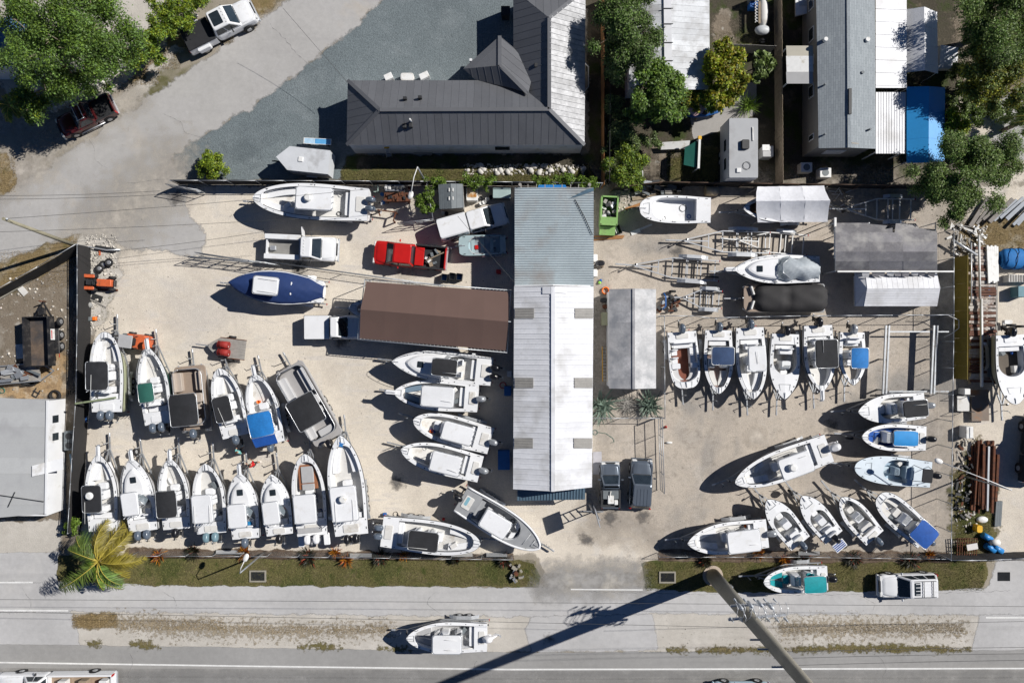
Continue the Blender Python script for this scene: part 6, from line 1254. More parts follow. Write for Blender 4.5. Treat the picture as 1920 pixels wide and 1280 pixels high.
MB().box((0, 0, .82), (4., 1.9, .06)).build('bed_floor', mat('scuffed_bed', (.13, .095, .07), .7, .4, 1.2, .2, 9., dirt=(.05, .05, .055), dscale=.9, damt=.7), T)
for s in (-1, 1): MB().box((0, s*.98, 1.15), (4.1, .08, .75)).build('bed_side', BK, T); MB().box((0, s*1.02, 1.55), (4.1, .16, .08)).build('side_rail', BK, T)
for x in (-2.02, 2.02): MB().box((x, 0, 1.15), (.08, 1.9, .75)).build('bed_end', BK, T)
for x in (-.45, .5): wheel(T, (x, -1.25, .38), .38, .24); wheel(T, (x, 1.25, .38), .38, .24)
for s in (-1, 1): MB().rbox((0, s*1.22, .82), (2.1, .36, .06), .05).build('fender', BK, T)
for s in (-1, 1): MB().beam((2., s*.7, .6), (3.3, 0, .6), .1, .12).build('tongue', BK, T)
MB().box((2.5, 0, .75), (.6, .5, .3)).build('battery_box', BK, T); MB().cyl((3.35, 0, .65), .06, .8, 8).build('jack', RUST, T); wheel(T, (1.6, -1.45, .7), .36, .22)
lb = MB().box((.55, -1.065, 1.1), (.9, .012, .5)).build('label_plate', WPLAST, T); MB().box((.55, -1.075, 1.22), (.7, .01, .1)).build('label_stripe', RED, lb)
for k in range(3): MB().box((-1.2+k*.9, -1.31, .72), (.35, .012, .07)).build('reflector_strip', LIGHTR, T)
T = thing('travel_trailer', 'white travel trailer with grey roof parked behind the fence', 'travel trailer', P(1384, 285), R(90))
f0, f1 = P(1394, 333, 2.9), P(1394, 222, 2.9); Lr = f1.y-f0.y; T.location = (f0.x, f0.y, 0)
RV = mat('off_white_rv_skin', (.62, .62, .62), .5, .06, 1.); RVT = mat('grey_rv_roof', (.40, .41, .42), .7, .08, .6, dirt=(.3, .3, .3), dscale=.6, damt=.3)
mb = MB(); mb.box((Lr/2, 0, 1.68), (Lr, 2.3, 2.3)); mb.build('body', RV, T); MB().rbox((Lr/2, 0, 2.86), (Lr+.04, 2.34, .08), .12).build('roof', RVT, T)
MB().rbox((Lr*.55, -.1, 3.02), (.75, .6, .28), .1).build('air_conditioner', DARKM, T); MB().rbox((Lr*.12, .4, 2.95), (.36, .36, .12), .04).build('roof_vent', WPLAST, T); MB().torus((Lr*.2, -.25, 2.95), .3, .02, 18, 5).build('hose_coil', DARKM, T); MB().beam((Lr*.62, -.75, 2.95), (Lr*.85, -.72, 2.95), .08, .06).build('antenna', WPLAST, T)
for x in (.28, .6): MB().box((Lr*x, 1.16, 1.9), (.9, .03, .5)).build('window', GLASS, T)
for x in (.4, .53):
    for s in (-1, 1): wheel(T, (Lr*x, s*1.05, .35), .35, .2)
T = thing('box_trailer', 'silver enclosed trailer with pointed nose on the gravel lot', 'trailer', P(585, 312), R(174))
TR = mat('silver_trailer_skin', (.64, .66, .68), .5, .06, 1., metal=.1, dirt=(.4, .4, .4), dscale=.7, damt=.3)
nose = [(-2., -.95), (1.3, -.95), (2.3, 0), (1.3, .95), (-2., .95)]
MB().prism([(x, y) for x, y in nose], .45, 2.05).build('body', TR, T); MB().prism([(x*1.01, y*1.02) for x, y in nose], 2.052, 2.1).build('roof', TR, T); MB().rbox((.3, 0, 2.14), (.4, .4, .08), .03).build('roof_vent', WPLAST, T)
for s in (-1, 1): wheel(T, (-.3, s*.92, .33), .33, .2); MB().rbox((-.3, s*1.0, .72), (.9, .2, .06), .04).build('fender', ALU, T)
MB().beam((2.2, 0, .5), (3.2, 0, .5), .1, .1).build('tongue', DARKM, T)
T = thing('utility_trailer', 'flat utility trailer with weathered deck in the open yard', 'trailer', P(430, 652), R(173))
deck = [(-1.6, -.8), (.6, -.8), (1.5, -.2), (1.5, .2), (.6, .8), (-1.6, .8)]
for k in range(7):
    a, b = -.8+k*.229, -.8+(k+1)*.229-.012; xe = lambda y: .6+.9*max(0, (.8-abs(y))/.6) if abs(y) > .2 else 1.5
    MB().prism([(-1.6, a), (min(1.5, xe(a)), a), (min(1.5, xe(b)), b), (-1.6, b)], .56, .6+.004*(k % 2)).build('deck_plank', WOODG, T)
MB().beam((1.4, 0, .5), (2.6, 0, .5), .09, .1).build('tongue', STEEL, T)
for s in (-1, 1): wheel(T, (-.3, s*.95, .3), .3, .2); MB().beam((-1.6, s*.82, .55), (.6, s*.82, .55), .06, .12).build('frame_rail', RUST, T)
for y, nm in ((.27, 'upper'), (-.37, 'lower')):
    T = thing('oil_drum', 'red steel drum lying on the utility trailer, %s of the two' % nm, 'drum', P(428, 652)+Vector((0, y, .6)), R(173)); mb = MB(); mb.cyl((0, 0, .31), .29, .9, 18, axis='X'); [mb.torus((x, 0, .31), .292, .014, 18, 5, 'X') for x in (-.44, -.15, .15, .44)]; mb.build('drum_body', REDM, T); MB().cyl((-.455, .1, .4), .05, .02, 8, axis='X').build('bung', WPLAST, T)
T = thing('junk_trailer', 'open aluminium trailer piled with scrap in the dirt lot', 'trailer', P(52, 699), R(5))
for s in (-1, 1): MB().beam((-1.9, s*.75, .6), (1.4, s*.75, .6), .08, .3).build('side_rail', STEEL, T); MB().beam((1.4, s*.75, .55), (2.6, 0, .55), .08, .1).build('tongue', STEEL, T); wheel(T, (0, s*.9, .32), .32, .2)
MB().box((-.25, 0, .5), (3.3, 1.4, .06)).build('deck', WOODG, T)
for k in range(16): MB().box((random.uniform(-1.6, 1.2), random.uniform(-.5, .5), .62+k*.02), (random.uniform(.5, 1.4), random.uniform(.1, .5), .05), rz=random.uniform(-.6, .6), ry=random.uniform(-.15, .15)).build('scrap_piece', random.choice([STEEL, WOODG, GPLAST, SHT, RUST]), T)
# ================================================================== TREES AND PLANTS
def leaf_mat(name, col, var=.5, rough=.55):
    m = mat(name, col, rough, .25, .35, island=var); n = m.node_tree.nodes; l = m.node_tree.links; b = n['Principled BSDF']
    tr = n.new('ShaderNodeBsdfTranslucent'); mx = n.new('ShaderNodeMixShader'); mx.inputs[0].default_value = .35
    src = b.inputs['Base Color'].links[0].from_socket; l.new(src, tr.inputs[0]); l.new(b.outputs[0], mx.inputs[1]); l.new(tr.outputs[0], mx.inputs[2]); l.new(mx.outputs[0], n['Material Output'].inputs[0]); return m
LG = leaf_mat('deep_green_leaf', (.13, .225, .046)); LD = leaf_mat('dull_green_leaf', (.135, .19, .06)); LY = leaf_mat('yellow_green_leaf', (.24, .30, .02)); LB = leaf_mat('bright_green_leaf', (.15, .24, .03)); LF = leaf_mat('feathery_green_leaf', (.18, .25, .065)); LYB = leaf_mat('gold_leaf', (.30, .26, .02))
BARK = mat('grey_brown_bark', (.23, .185, .14), .95, .2, 3., .15, 20., bump=.4)
def leaves(clumps, n, size, asp=.45, up=.6, fold=.25, droop=0.):
    """n leaf blades (2 triangles pairs) through the volume of ellipsoid clumps [(centre, radii)]"""
    vol = np.array([c[1][0]*c[1][1]*c[1][2] for c in clumps])**.75; pick = np.random.choice(len(clumps), n, p=vol/vol.sum())
    C = np.array([tuple(c[0]) for c in clumps])[pick]; Rr = np.array([c[1] for c in clumps])[pick]
    d = np.random.normal(size=(n, 3)); d /= np.linalg.norm(d, axis=1)[:, None]; d[:, 2] = np.where(d[:, 2] < -.3, -d[:, 2], d[:, 2]); r = np.random.uniform(0, 1, n)**.42
    pos = C+d*Rr*r[:, None]*(1+.18*np.random.normal(size=(n, 1)))
    nrm = d*.55+np.random.normal(size=(n, 3))*.55; nrm[:, 2] += up; nrm /= np.linalg.norm(nrm, axis=1)[:, None]
    a = np.random.normal(size=(n, 3)); a[:, 2] -= droop; a -= nrm*(a*nrm).sum(1)[:, None]; a /= np.linalg.norm(a, axis=1)[:, None]; b = np.cross(nrm, a); s = size*np.random.uniform(.6, 1.35, n)[:, None]
    v = np.stack([pos-a*s*.5, pos+b*s*asp*.5+nrm*s*fold*.3, pos+a*s*.5-nrm*s*.08, pos-b*s*asp*.5+nrm*s*fold*.3], 1).reshape(-1, 3); return v
def leaf_mesh(name, v, m, parent):
    n = len(v)//4; me = bpy.data.meshes.new(name); me.vertices.add(len(v)); me.vertices.foreach_set('co', v.astype(np.float32).ravel()); me.loops.add(n*4); me.loops.foreach_set('vertex_index', np.arange(n*4, dtype=np.int32)); me.polygons.add(n); me.polygons.foreach_set('loop_start', np.arange(0, n*4, 4, dtype=np.int32)); me.update(calc_edges=True); me.materials.append(m); return link(name, me, parent)
def tree(label, base, tips, hgt, n, size, m, r=.22, name='tree', rad=1.3, cl=None, asp=.45, cat='tree', droop=0., flat=.7, trunk=True, bark=BARK, m2=None, f2=0.):
    """tips: list of (px, py, height, radius m) clumps measured in the photo at that height; limbs run from the trunk to each"""
    b0 = P(*base); T = thing(name, label, cat, b0); cl = []
    fork = Vector((0, 0, hgt*.35))
    if trunk:
        mb = MB(); mb.tube([(0, 0, 0), (.06, .03, hgt*.18), fork], [r*1.25, r, r*.85], 10); mb.build('trunk', bark, T)
    for i, (px, py, hh, rr) in enumerate(tips):
        c = P(px, py, hh)-b0
        if trunk:
            mid = fork.lerp(c, .5)+Vector((random.uniform(-.3, .3), random.uniform(-.3, .3), .25)); mb = MB(); mb.tube([fork-Vector((0, 0, .1)), mid, c], [r*.5, r*.3, r*.1], 6)
            for _ in range(4):
                e = c+Vector((0, 0, rr*.35))+Vector((random.uniform(-1, 1), random.uniform(-1, 1), random.uniform(-.1, .5)))*rr*.8; mb.tube([mid.lerp(c, .5), e], [r*.16, r*.05], 5)
            mb.build('limb', bark, T)
        for _ in range(7):
            o = Vector((random.gauss(0, 1), random.gauss(0, 1), random.gauss(0, .5)))*rr*.42; q = rr*random.uniform(.38, .62); cl.append((c+o, (q, q, q*flat)))
    k = int(n*(1-f2)); stuff(leaf_mesh('crown', leaves(cl, k, size, asp, droop=droop), m, T))
    if m2: hi = [(c+Vector((0, 0, rr_[2]*.45)), (rr_[0]*.8, rr_[1]*.8, rr_[2]*.6)) for c, rr_ in cl]; stuff(leaf_mesh('crown_tips', leaves(hi, n-k, size, asp, droop=droop), m2, T))
    return T
tree('large broad green tree overhanging the side road, upper left', (135, 105), [(60, 30, 6., 2.2), (130, 25, 6.8, 2.4), (200, 35, 6., 2.), (90, 90, 6.4, 2.4), (165, 95, 6.8, 2.5), (225, 75, 5.6, 1.8), (70, 145, 5.5, 1.9), (135, 138, 5.6, 1.8), (200, 120, 5.4, 1.7), (45, 80, 5.4, 1.7), (175, 60, 7., 2.), (20, 20, 5., 1.8), (110, 60, 7., 2.), (240, 110, 4.8, 1.3)], 6.5, 56000, .18, LG, .4, rad=2, m2=LB, f2=.25)
tree('leafy street tree hiding the maroon pickup, upper left', (60, 195), [(45, 180, 3.6, 1.2), (75, 200, 3.4, 1.1), (100, 165, 4., 1.3), (55, 215, 2.8, .8), (120, 160, 4., 1.), (160, 150, 4.2, 1.), (195, 140, 4.2, .9)], 3.5, 11000, .22, LG, .16, droop=.5, m2=LY, f2=.15)
tree('hedge of bright green shrubs behind the white dually pickup', (300, 60), [(275, 95, 2.2, 1.), (285, 70, 2.2, 1.1), (300, 45, 2.4, 1.1), (320, 55, 2., .9), (330, 25, 2.4, 1.), (350, 35, 1.9, .8), (310, 15, 2.4, 1.), (295, 110, 1.6, .6), (355, 10, 2.2, .9), (375, 5, 2., .8), (260, 115, 2., .8)], 2., 15000, .2, LB, .08, 'hedge', cat='hedge', trunk=False, m2=LY, f2=.3)
tree('round yellow-green bush on the gravel lot', (397, 316), [(396, 305, 1.3, .85), (385, 312, 1., .7), (412, 312, 1., .7), (398, 322, .8, .7), (390, 295, 1.1, .6), (410, 298, 1.1, .6)], 1.2, 6000, .16, LY, .06, 'bush', cat='bush', m2=LB, f2=.3, trunk=False)
tree('dark olive tree between the grey house and the cottage', (1168, 75), [(1165, 30, 5., 1.7), (1195, 55, 5.2, 1.7), (1150, 70, 5., 1.5), (1180, 95, 5.2, 1.7), (1215, 75, 4.8, 1.3), (1165, 120, 4.4, 1.3), (1195, 5, 4.6, 1.4), (1150, 5, 4.4, 1.3), (1155, 140, 3.6, 1.), (1215, 110, 4.2, 1.)], 5., 36000, .18, LD, .22, m2=LG, f2=.35)
tree('glossy broadleaf tree in the garden below the cottage', (1225, 205), [(1228, 150, 4.4, 1.5), (1260, 155, 4.2, 1.2), (1205, 185, 4.4, 1.4), (1245, 190, 4.6, 1.5), (1225, 215, 3.8, 1.2), (1262, 205, 3.6, 1.), (1200, 210, 3.4, .9)], 4.2, 18000, .22, LG, .2, asp=.6, m2=LB, f2=.35)
tree('yellow flowering shrub beside the pink parasol', (1298, 182), [(1297, 178, 2.4, .9), (1300, 190, 2., .7), (1310, 172, 2., .6)], 2.2, 4500, .2, LYB, .08, 'bush', cat='bush', m2=LB, f2=.4, trunk=False)
tree('small round bush between two yellow shrubs in the garden', (1328, 192), [(1327, 188, 2.2, .75), (1332, 195, 1.8, .6)], 2., 3200, .18, LB, .06, 'bush', cat='bush', trunk=False)
tree('tall yellow-green croton clump beside the cottage roof', (1355, 150), [(1355, 95, 3.6, .9), (1378, 110, 3.6, 1.), (1345, 120, 3.6, 1.), (1385, 135, 3.4, .9), (1358, 150, 3.4, 1.1), (1345, 165, 3., .9), (1380, 165, 3., .9), (1362, 185, 2.6, .8), (1340, 130, 3.2, .8)], 3.4, 14000, .26, LY, .12, asp=.55, m2=LYB, f2=.25, name='shrub', cat='shrub', trunk=False)
tree('papaya like shrub by the board fence', (1432, 130), [(1430, 122, 2., .8), (1440, 130, 1.8, .6), (1422, 135, 1.6, .6)], 1.8, 1500, .42, LF, .08, 'shrub', cat='shrub', asp=.5)
tree('round bright bush in the garden beside the cedar fence', (1172, 318), [(1155, 310, 2., 1.), (1175, 300, 2.2, 1.1), (1195, 312, 2., 1.), (1165, 330, 1.8, 1.), (1188, 332, 1.6, .8), (1150, 330, 1.6, .7)], 2., 11000, .17, LB, .1, 'bush', cat='bush', m2=LY, f2=.2, trunk=False)
tree('dark shrubs in the shade along the cedar fence', (1158, 230), [(1150, 205, 2.2, .9), (1160, 240, 2.4, 1.1), (1180, 260, 1.8, .9), (1150, 270, 1.8, .8), (1205, 265, 1.4, .7), (1230, 262, 1.2, .6)], 2., 8000, .18, LD, .08, 'shrub', cat='shrub', trunk=False)
tree('wide feathery tree at the upper right edge', (1860, 60), [(1825, 20, 4.4, 1.5), (1865, 15, 5., 2.), (1910, 20, 5.2, 2.2), (1838, 60, 4.4, 1.4), (1880, 65, 6., 2.), (1925, 75, 5.6, 1.8), (1815, 95, 3.6, 1.1), (1845, 100, 4.2, 1.4)], 6., 46000, .2, LF, .28, asp=.35, droop=.5, m2=LG, f2=.3)
tree('olive yellow tree right of the blue tarp canopy', (1850, 150), [(1865, 110, 5.2, 1.5), (1900, 120, 5., 1.5), (1840, 145, 4.8, 1.5), (1880, 150, 5., 1.6), (1830, 170, 4.2, 1.2), (1865, 180, 4.2, 1.2), (1905, 95, 5., 1.3)], 4.8, 32000, .19, leaf_mat('olive_leaf', (.25, .25, .025)), .2, m2=LF, f2=.3)
tree('dense dark tree over the east trailers', (1805, 330), [(1775, 285, 4.6, 1.5), (1820, 275, 5., 1.8), (1865, 290, 4.8, 1.7), (1760, 325, 4.6, 1.5), (1805, 325, 5.2, 1.9), (1855, 335, 4.8, 1.6), (1890, 310, 4.4, 1.4), (1770, 365, 4.2, 1.4), (1815, 370, 4.2, 1.5), (1745, 350, 4., 1.1), (1785, 400, 3.4, 1.)], 5., 60000, .17, LG, .28, asp=.4, m2=LF, f2=.4)
tree('light yellow shrub beside the blue tarp canopy', (1790, 230), [(1788, 215, 2.6, .7), (1795, 235, 2.6, .9), (1805, 245, 2.2, .7)], 2.4, 3000, .22, LY, .07, 'shrub', cat='shrub')
tree('young leafy bush in front of the rusty engine', (800, 378), [(800, 372, 1.9, .65), (792, 385, 1.7, .6), (806, 388, 1.5, .5)], 1.6, 1400, .22, LB, .05, 'bush', cat='bush')
tree('green bush beside the palm at the west fence', (138, 985), [(135, 980, 1.3, .55), (140, 990, 1., .5), (130, 990, .9, .4)], 1.2, 2200, .2, LB, .05, 'bush', cat='bush', trunk=False)
for i, (x, y, n) in enumerate(((820, 345, 'left of the resin shed'), (885, 342, 'behind the rusty cabinet'), (910, 342, 'above the plastic bins'), (1060, 338, 'behind the corrugated roof'), (1100, 345, 'at the cedar fence corner'), (1018, 346, 'north of the blue tarp'))):
    tree('creeping vine growing on the north fence '+n, (x, y), [(x-10, y-4, 1.7, .5), (x+10, y-3, 1.8, .5), (x, y, 1.5, .5)], 1.6, 1100, .17, LB, .04, 'vine', cat='vine', trunk=False)
# spiky croton and dark shrubs along the low fence
def spiky(label, px, py, r, n, ms, hgt=.7, wd=.05, name='croton_shrub', cat='shrub', curve=.5):
    b = P(px, py); T = thing(name, label, cat, b); 
    for m, k in ms:
        mb = MB()
        for _ in range(int(n*k)):
            a = random.uniform(0, 6.283); l = r*random.uniform(.5, 1.1); e = random.uniform(.3, 1.2); c, s = math.cos(a), math.sin(a); o = Vector((random.uniform(-.25, .25)*r, random.uniform(-.25, .25)*r, .08)); pts = []
            for i in range(4):
                t = i/3; x = l*t*math.cos(e)+l*.15*t*t; z = hgt*math.sin(e)*t*1.1-curve*t*t*.3*l; ww = wd*(1-t)**.7*(.6+t) if i < 3 else 0; q = o+Vector((c*x, s*x, z)); pts.append((q+Vector((-s, c, 0))*ww, q-Vector((-s, c, 0))*ww))
            mb.loft([[p[0], p[1]] for p in pts], closed=False)
        mb.build('foliage', m, T, fix=False)
    return T
CR = leaf_mat('orange_croton_leaf', (.50, .20, .015)); CD = leaf_mat('dark_croton_leaf', (.035, .035, .018)); CR2 = leaf_mat('red_croton_leaf', (.30, .05, .02))
sp = 'along the low fence'
for x, y, r, k, n in ((300, 1040, .75, 0, 'below the orange spiral near the palm'), (365, 1033, .8, 1, 'under the trailing lines'), (460, 1035, .8, 0, 'at the street lamp'), (580, 1042, .95, 1, 'under the white motors'), (650, 1048, .75, 0, 'under the twin black motors'), (630, 1035, .6, 0, 'in front of the biggest boat'), (715, 1044, .9, 1, 'left of the black topped boat'), (758, 1040, .5, 0, 'under the black topped boat'), (855, 1046, .5, 1, 'below the black topped bow'), (945, 1048, .75, 1, 'at the driveway end'), (1322, 1050, .6, 1, 'near the big pole'), (1420, 1036, .6, 0, 'below the broad topped boat'), (1470, 1048, .6, 0, 'above the teal boat'), (1505, 1046, .7, 1, 'right of the teal bow'), (1598, 1046, .85, 1, 'below the cream seated skiff'), (1705, 1048, .95, 1, 'below the royal blue bimini'), (1738, 1038, .6, 0, 'at the east corner')):
    spiky(('dark bronze' if k else 'orange and yellow')+' croton '+n, x, y, r, 130 if k else 80, [(CD, 1.), (CR2, .12)] if k else [(CR, .7), (CR2, .25), (CD, .25)], .7, .05)
AG = leaf_mat('blue_green_agave', (.17, .23, .18), .3)
for x, y, r, n in ((1128, 760, 1.75, 'larger'), (1217, 758, 1.35, 'smaller')): spiky('%s spiky agave behind the chain link fence' % n, x, y, r, 75, [(AG, 1.)], 1.1, .085, 'agave_plant', 'agave', .25)
spiky('grassy palm clump in a white pot beside the travel trailer', 1400, 200, 1.2, 120, [(LB, 1.)], 1.2, .035, 'potted_palm', 'palm', .6)
def palm(label, px, py, hgt, r, n, seed, ms, lean=(0, 0)):
    rnd = random.Random(seed); b = P(px, py); T = thing('palm_tree', label, 'palm tree', b); top = Vector((lean[0], lean[1], hgt))
    MB().tube([(0, 0, 0), top*.5+Vector((.1, .1, 0)), top], [.2, .16, .13], 10).build('trunk', BARK, T)
    for k in range(n):
        a = k*2*math.pi/n*1.0+rnd.uniform(-.25, .25); l = r*rnd.uniform(.6, 1.15); up = rnd.uniform(.1, .9); dr = rnd.uniform(.45, 1.35); c, s = math.cos(a), math.sin(a); bend = rnd.uniform(-.9, .9)
        def sp_(t): x = l*t*(1-.12*t); y = bend*l*.35*t*t; return top+Vector((c*x-s*y, s*x+c*y, l*(up*t-dr*t*t)*.8))
        MB().tube([sp_(i/8) for i in range(9)], [.035*(1-i/9)+.006 for i in range(9)], 5).build('frond_rib', ms[-1], T)
        mb = MB()
        for i in range(64):
            t = .12+.88*i/64; p = sp_(t); d = (sp_(min(1, t+.02))-sp_(t-.02)).normalized(); side = d.cross(Vector((0, 0, 1))).normalized(); L2 = l*.33*math.sin(math.pi*min(1, t*.8+.2))**.6
            for sg in (-1, 1):
                if rnd.random() < .06: continue
                L3 = L2*rnd.uniform(.7, 1.1); tip = p+side*sg*L3*.72+d*L3*rnd.uniform(.4, .7)-Vector((0, 0, L3*rnd.uniform(.2, .9))); w_ = d*.024; mid = p.lerp(tip, .5)+Vector((0, 0, .06*L3)); mb.add([p-w_, p+w_, mid+w_*1.2, tip, mid-w_*1.2], [[0, 1, 2, 4], [2, 3, 4]])
        q = ms[:-1]; g_ = [m for m in q if 'gold' in m.name]; n_ = [m for m in q if 'gold' not in m.name]; mb.build('frond', rnd.choice(g_) if g_ and math.cos(a-.9) > rnd.uniform(-.1, .6) else rnd.choice(n_), T, fix=False)
    return T
PG1 = leaf_mat('palm_green', (.13, .19, .035), .3); PG2 = leaf_mat('palm_gold', (.30, .25, .035), .25); PR = mat('palm_rib', (.40, .32, .05), .6, .1)
palm('coconut palm with golden fronds beside the forecourt', 231, 1026, 3.4, 3.5, 21, 11, [PG1, PG2, LB, LG, PR], (-.05, -.1))
palm('dark palm at the right photo edge above the dense tree', 1880, 245, 3.6, 2., 14, 8, [PG1, LF, PR])
palm('small palm under the leafy street tree', 55, 215, 2.2, 1.6, 12, 5, [PG1, LB, PR])

for i, (x, y, n) in enumerate(((1800, 190, 'beside the blue tarp'), (1822, 215, 'below the olive tree'), (1800, 140, 'under the feathery tree'), (1905, 205, 'at the right edge'), (1860, 205, 'in the sandy gap'))):
    tree('low green undergrowth '+n, (x, y), [(x-14, y, 1., .7), (x+12, y+6, 1.2, .8), (x, y-12, 1., .7)], 1., 2600, .2, LB if i % 2 else LF, .05, 'shrub', cat='shrub', trunk=False, m2=LD, f2=.3)
# ================================================================== POLES, WIRES, LAMPS, SIGN
CONCP = mat('aged_concrete_pole', (.30, .28, .23), .9, .12, .8, .1, 10.)
T = thing('utility_pole', 'huge round concrete utility pole standing on the roadside grass', 'utility pole', P(1336, 1078))
mb = MB(); mb.tube([(0, 0, 0), (0, 0, 9), (0, 0, 20), (0, 0, 27)], [.62, .50, .36, .28], 20); mb.build('pole_shaft', CONCP, T)
MB().cyl((0, 0, .06), .85, .14, 24).build('concrete_collar', mat('pale_collar', (.48, .40, .32), .9, .1), T)
MB().box((.45, -.05, 1.7), (.35, .45, .6)).build('meter_box', STEEL, T); MB().tube([(.58, .12, 2.), (.58, .12, 8.5)], .05, 6).build('conduit', GPLAST, T); MB().rbox((.6, .1, 3.), (.2, .25, .5), .05).build('junction_box', STEEL, T)
INS = mat('grey_porcelain', (.50, .53, .56), .3, .1, 5.)
arm = MB().beam((-1.5, -.1, 8.9), (2.6, .25, 8.9), .16, .16).build('crossarm', ALU, T)
for k in range(7):
    x = -1.4+k*.64; MB().lathe((x, .08, 9.4), [(.04, -.4), (.09, -.3), (.04, -.26), (.09, -.1), (.04, -.06), (.09, .1), (.04, .14), (.03, .42)], 8).build('insulator', INS, arm)
for k, (x, y, z) in enumerate(((-.9, 1.1, 9.7), (-.2, 1.25, 9.7), (.5, 1.3, 9.7), (1.2, 1.15, 9.7))): MB().lathe((x, y, z), [(.11, -.5), (.13, -.48), (.13, .3), (.1, .34), (.05, .36), (.04, .6)], 12).build('transformer', INS, T); MB().tube([(x, y, z+.5), (x+.1, y-.4, z+.9), (x+.3, .1, 9.8)], .03, 5).build('jumper_wire', ALU, T)
arm2 = MB().beam((-1.4, .95, 9.1), (1.8, 1.1, 9.1), .14, .12).build('equipment_arm', ALU, T); MB().beam((0, .4, 9.1), (0, 1.05, 9.1), .12, .12).build('arm_bracket', STEEL, T)
for k in range(5): MB().lathe((-1.2+k*.7, 1.5, 10.), [(.04, -.75), (.08, -.7), (.04, -.66), (.08, -.5), (.04, -.46), (.03, -.1)], 8).build('cutout_fuse', INS, arm2)
for k in range(8): a = -1.5+k*.5; MB().tube([(a, .1, 9.7), (a+.15, .6, 10.2), (a+.35, 1.1, 10.), (a+.2, 1.5, 9.9)], .022, 4).build('jumper_wire', ALU, T)
for k in range(3): MB().tube([(.4+k*.5, -.1, 8.9), (.55+k*.5, -.5, 8.3), (.4+k*.3, -.45, 7.4)], .02, 4).build('drop_wire', ALU, T)
for z in (12.2, 13.6, 16.): MB().beam((-.45, -.1, z), (-1.1, -.1, z), .1, .1).build('bracket', STEEL, T)
T = thing('utility_pole', 'leaning wooden utility pole at the fence corner by the side road', 'utility pole', P(146, 462))
tp = loc(T, P(6, 410, 8.3)); MB().tube([(0, 0, 0), tp*.5, tp], [.17, .15, .12], 10).build('pole_shaft', mat('grey_green_pole', (.26, .24, .17), .9, .15, 1.5, .15, 20.), T)
MB().lathe(tp+Vector((.2, 0, -.1)), [(.04, -.1), (.08, 0), (.04, .1)], 8).build('insulator', INS, T)
MB().tube([(.1, -.05, .3), (1.2, -.1, .35), (2.6, -.35, .3), (3.7, -.3, .2)], .06, 6).build('guard_pipe', ALU, T)
def lamp(label, base, h, head, hh):
    T = thing('street_lamp', label, 'street lamp', P(*base)); b = T.location; e = loc(T, P(*head, hh))
    MB().tube([(0, 0, 0), (0, 0, h*.6), (0, 0, h)], [.08, .07, .05], 8).build('lamp_post', STEEL, T); MB().tube([(0, 0, h), (e.x*.4, e.y*.4, h+.35), (e.x, e.y, hh)], .035, 6).build('lamp_arm', WPLAST, T)
    MB().ell((e.x, e.y, hh), (.34, .2, .12), 12, 6, 2.4, Matrix.Rotation(math.atan2(e.y, e.x), 3, 'Z')).build('lamp_head', WPLAST, T)
T = lamp('street lamp with long white arm above the rusty engine', (800, 345), 5.6, (770, 366), 5.4)
T = lamp('street lamp leaning over the low fence by the storm drain', (494, 1036), 5., (461, 1045), 5.2)
T = lamp('green pole yard lamp over the flats skiff', (1812, 893), 5.2, (1760, 864), 5.)
T = thing('sign_post', 'square sign plate on a steel frame at the workshop corner', 'sign', P(1104, 944), R(0))
MB().tube([(0, 0, 0), (0, 0, 3.2)], .06, 8).build('post', STEEL, T); MB().tube([(.55, -.6, 0), (.55, -.6, 3.)], .05, 6).build('post', STEEL, T)
MB().box((.3, -.3, 3.), (.06, 1.5, 1.3), rz=R(15)).build('sign_plate', SHT, T)
for z in (1., 1.5, 2., 2.5): MB().beam((0, 0, z), (.55, -.6, z), .06, .05).build('rung', DARKM, T)
MB().beam((-.7, -.55, .25), (1.2, -.6, .25), .09, .09).build('base_rail', STEEL, T)
WIRE = mat('wire', (.06, .06, .06), .6, .1)
def wire(label, a, b, sag=.5, r=.014):
    p, q = P(*a), P(*b); T = thing('overhead_wire', label, 'wire', (p.x, p.y, 0)); mb = MB()
    mb.tube([(p.lerp(q, i/24)-Vector((p.x, p.y, 0)))-Vector((0, 0, sag*4*(i/24)*(1-i/24))) for i in range(25)], r, 4); mb.build('cable', WIRE, T)
wire('service wire from the leaning pole to the yard lamp', (10, 410, 8.2), (790, 345, 5.6))
wire('upper telephone wire crossing the side road at left', (-40, 436, 7.), (560, 410, 5.))
wire('service wire from the leaning pole end to the shade', (-40, 374, 8.), (355, 362, 6.))
wire('second telephone wire crossing the side road at left', (-40, 367, 8.), (300, 358, 6.))
wire('wire running from the fence corner past the service truck', (225, 470, 2.), (520, 430, 4.))
wire('wire over the white camper pickup to the workshop', (858, 405, 5.), (965, 530, 4.))
wire('highway cable, top one above the frontage road', (-40, 1123, 9.), (1990, 1137, 9.), .1)
wire('highway cable on the near edge of the median', (-40, 1146, 9.), (1405, 1176, 9.), .1)
wire('highway cable from the big pole to the right edge', (1425, 1177, 9.), (1990, 1163, 9.), .1)
wire('pale high cable, upper of the set at the lower right', (1450, 1222, 14.), (1990, 1212, 14.), .1)
wire('pale high cable, second of the set at the lower right', (1450, 1234, 14.5), (1990, 1224, 14.5), .1)
wire('pale high cable, third of the set at the lower right', (1450, 1248, 15.), (1990, 1236, 15.), .1)
wire('garden cable beside the cedar fence', (1145, 150, 3.), (1143, 340, 3.), .1)
wire('service wire over the grey house to its eave', (530, 15, 5.), (652, 155, 3.2), .2)
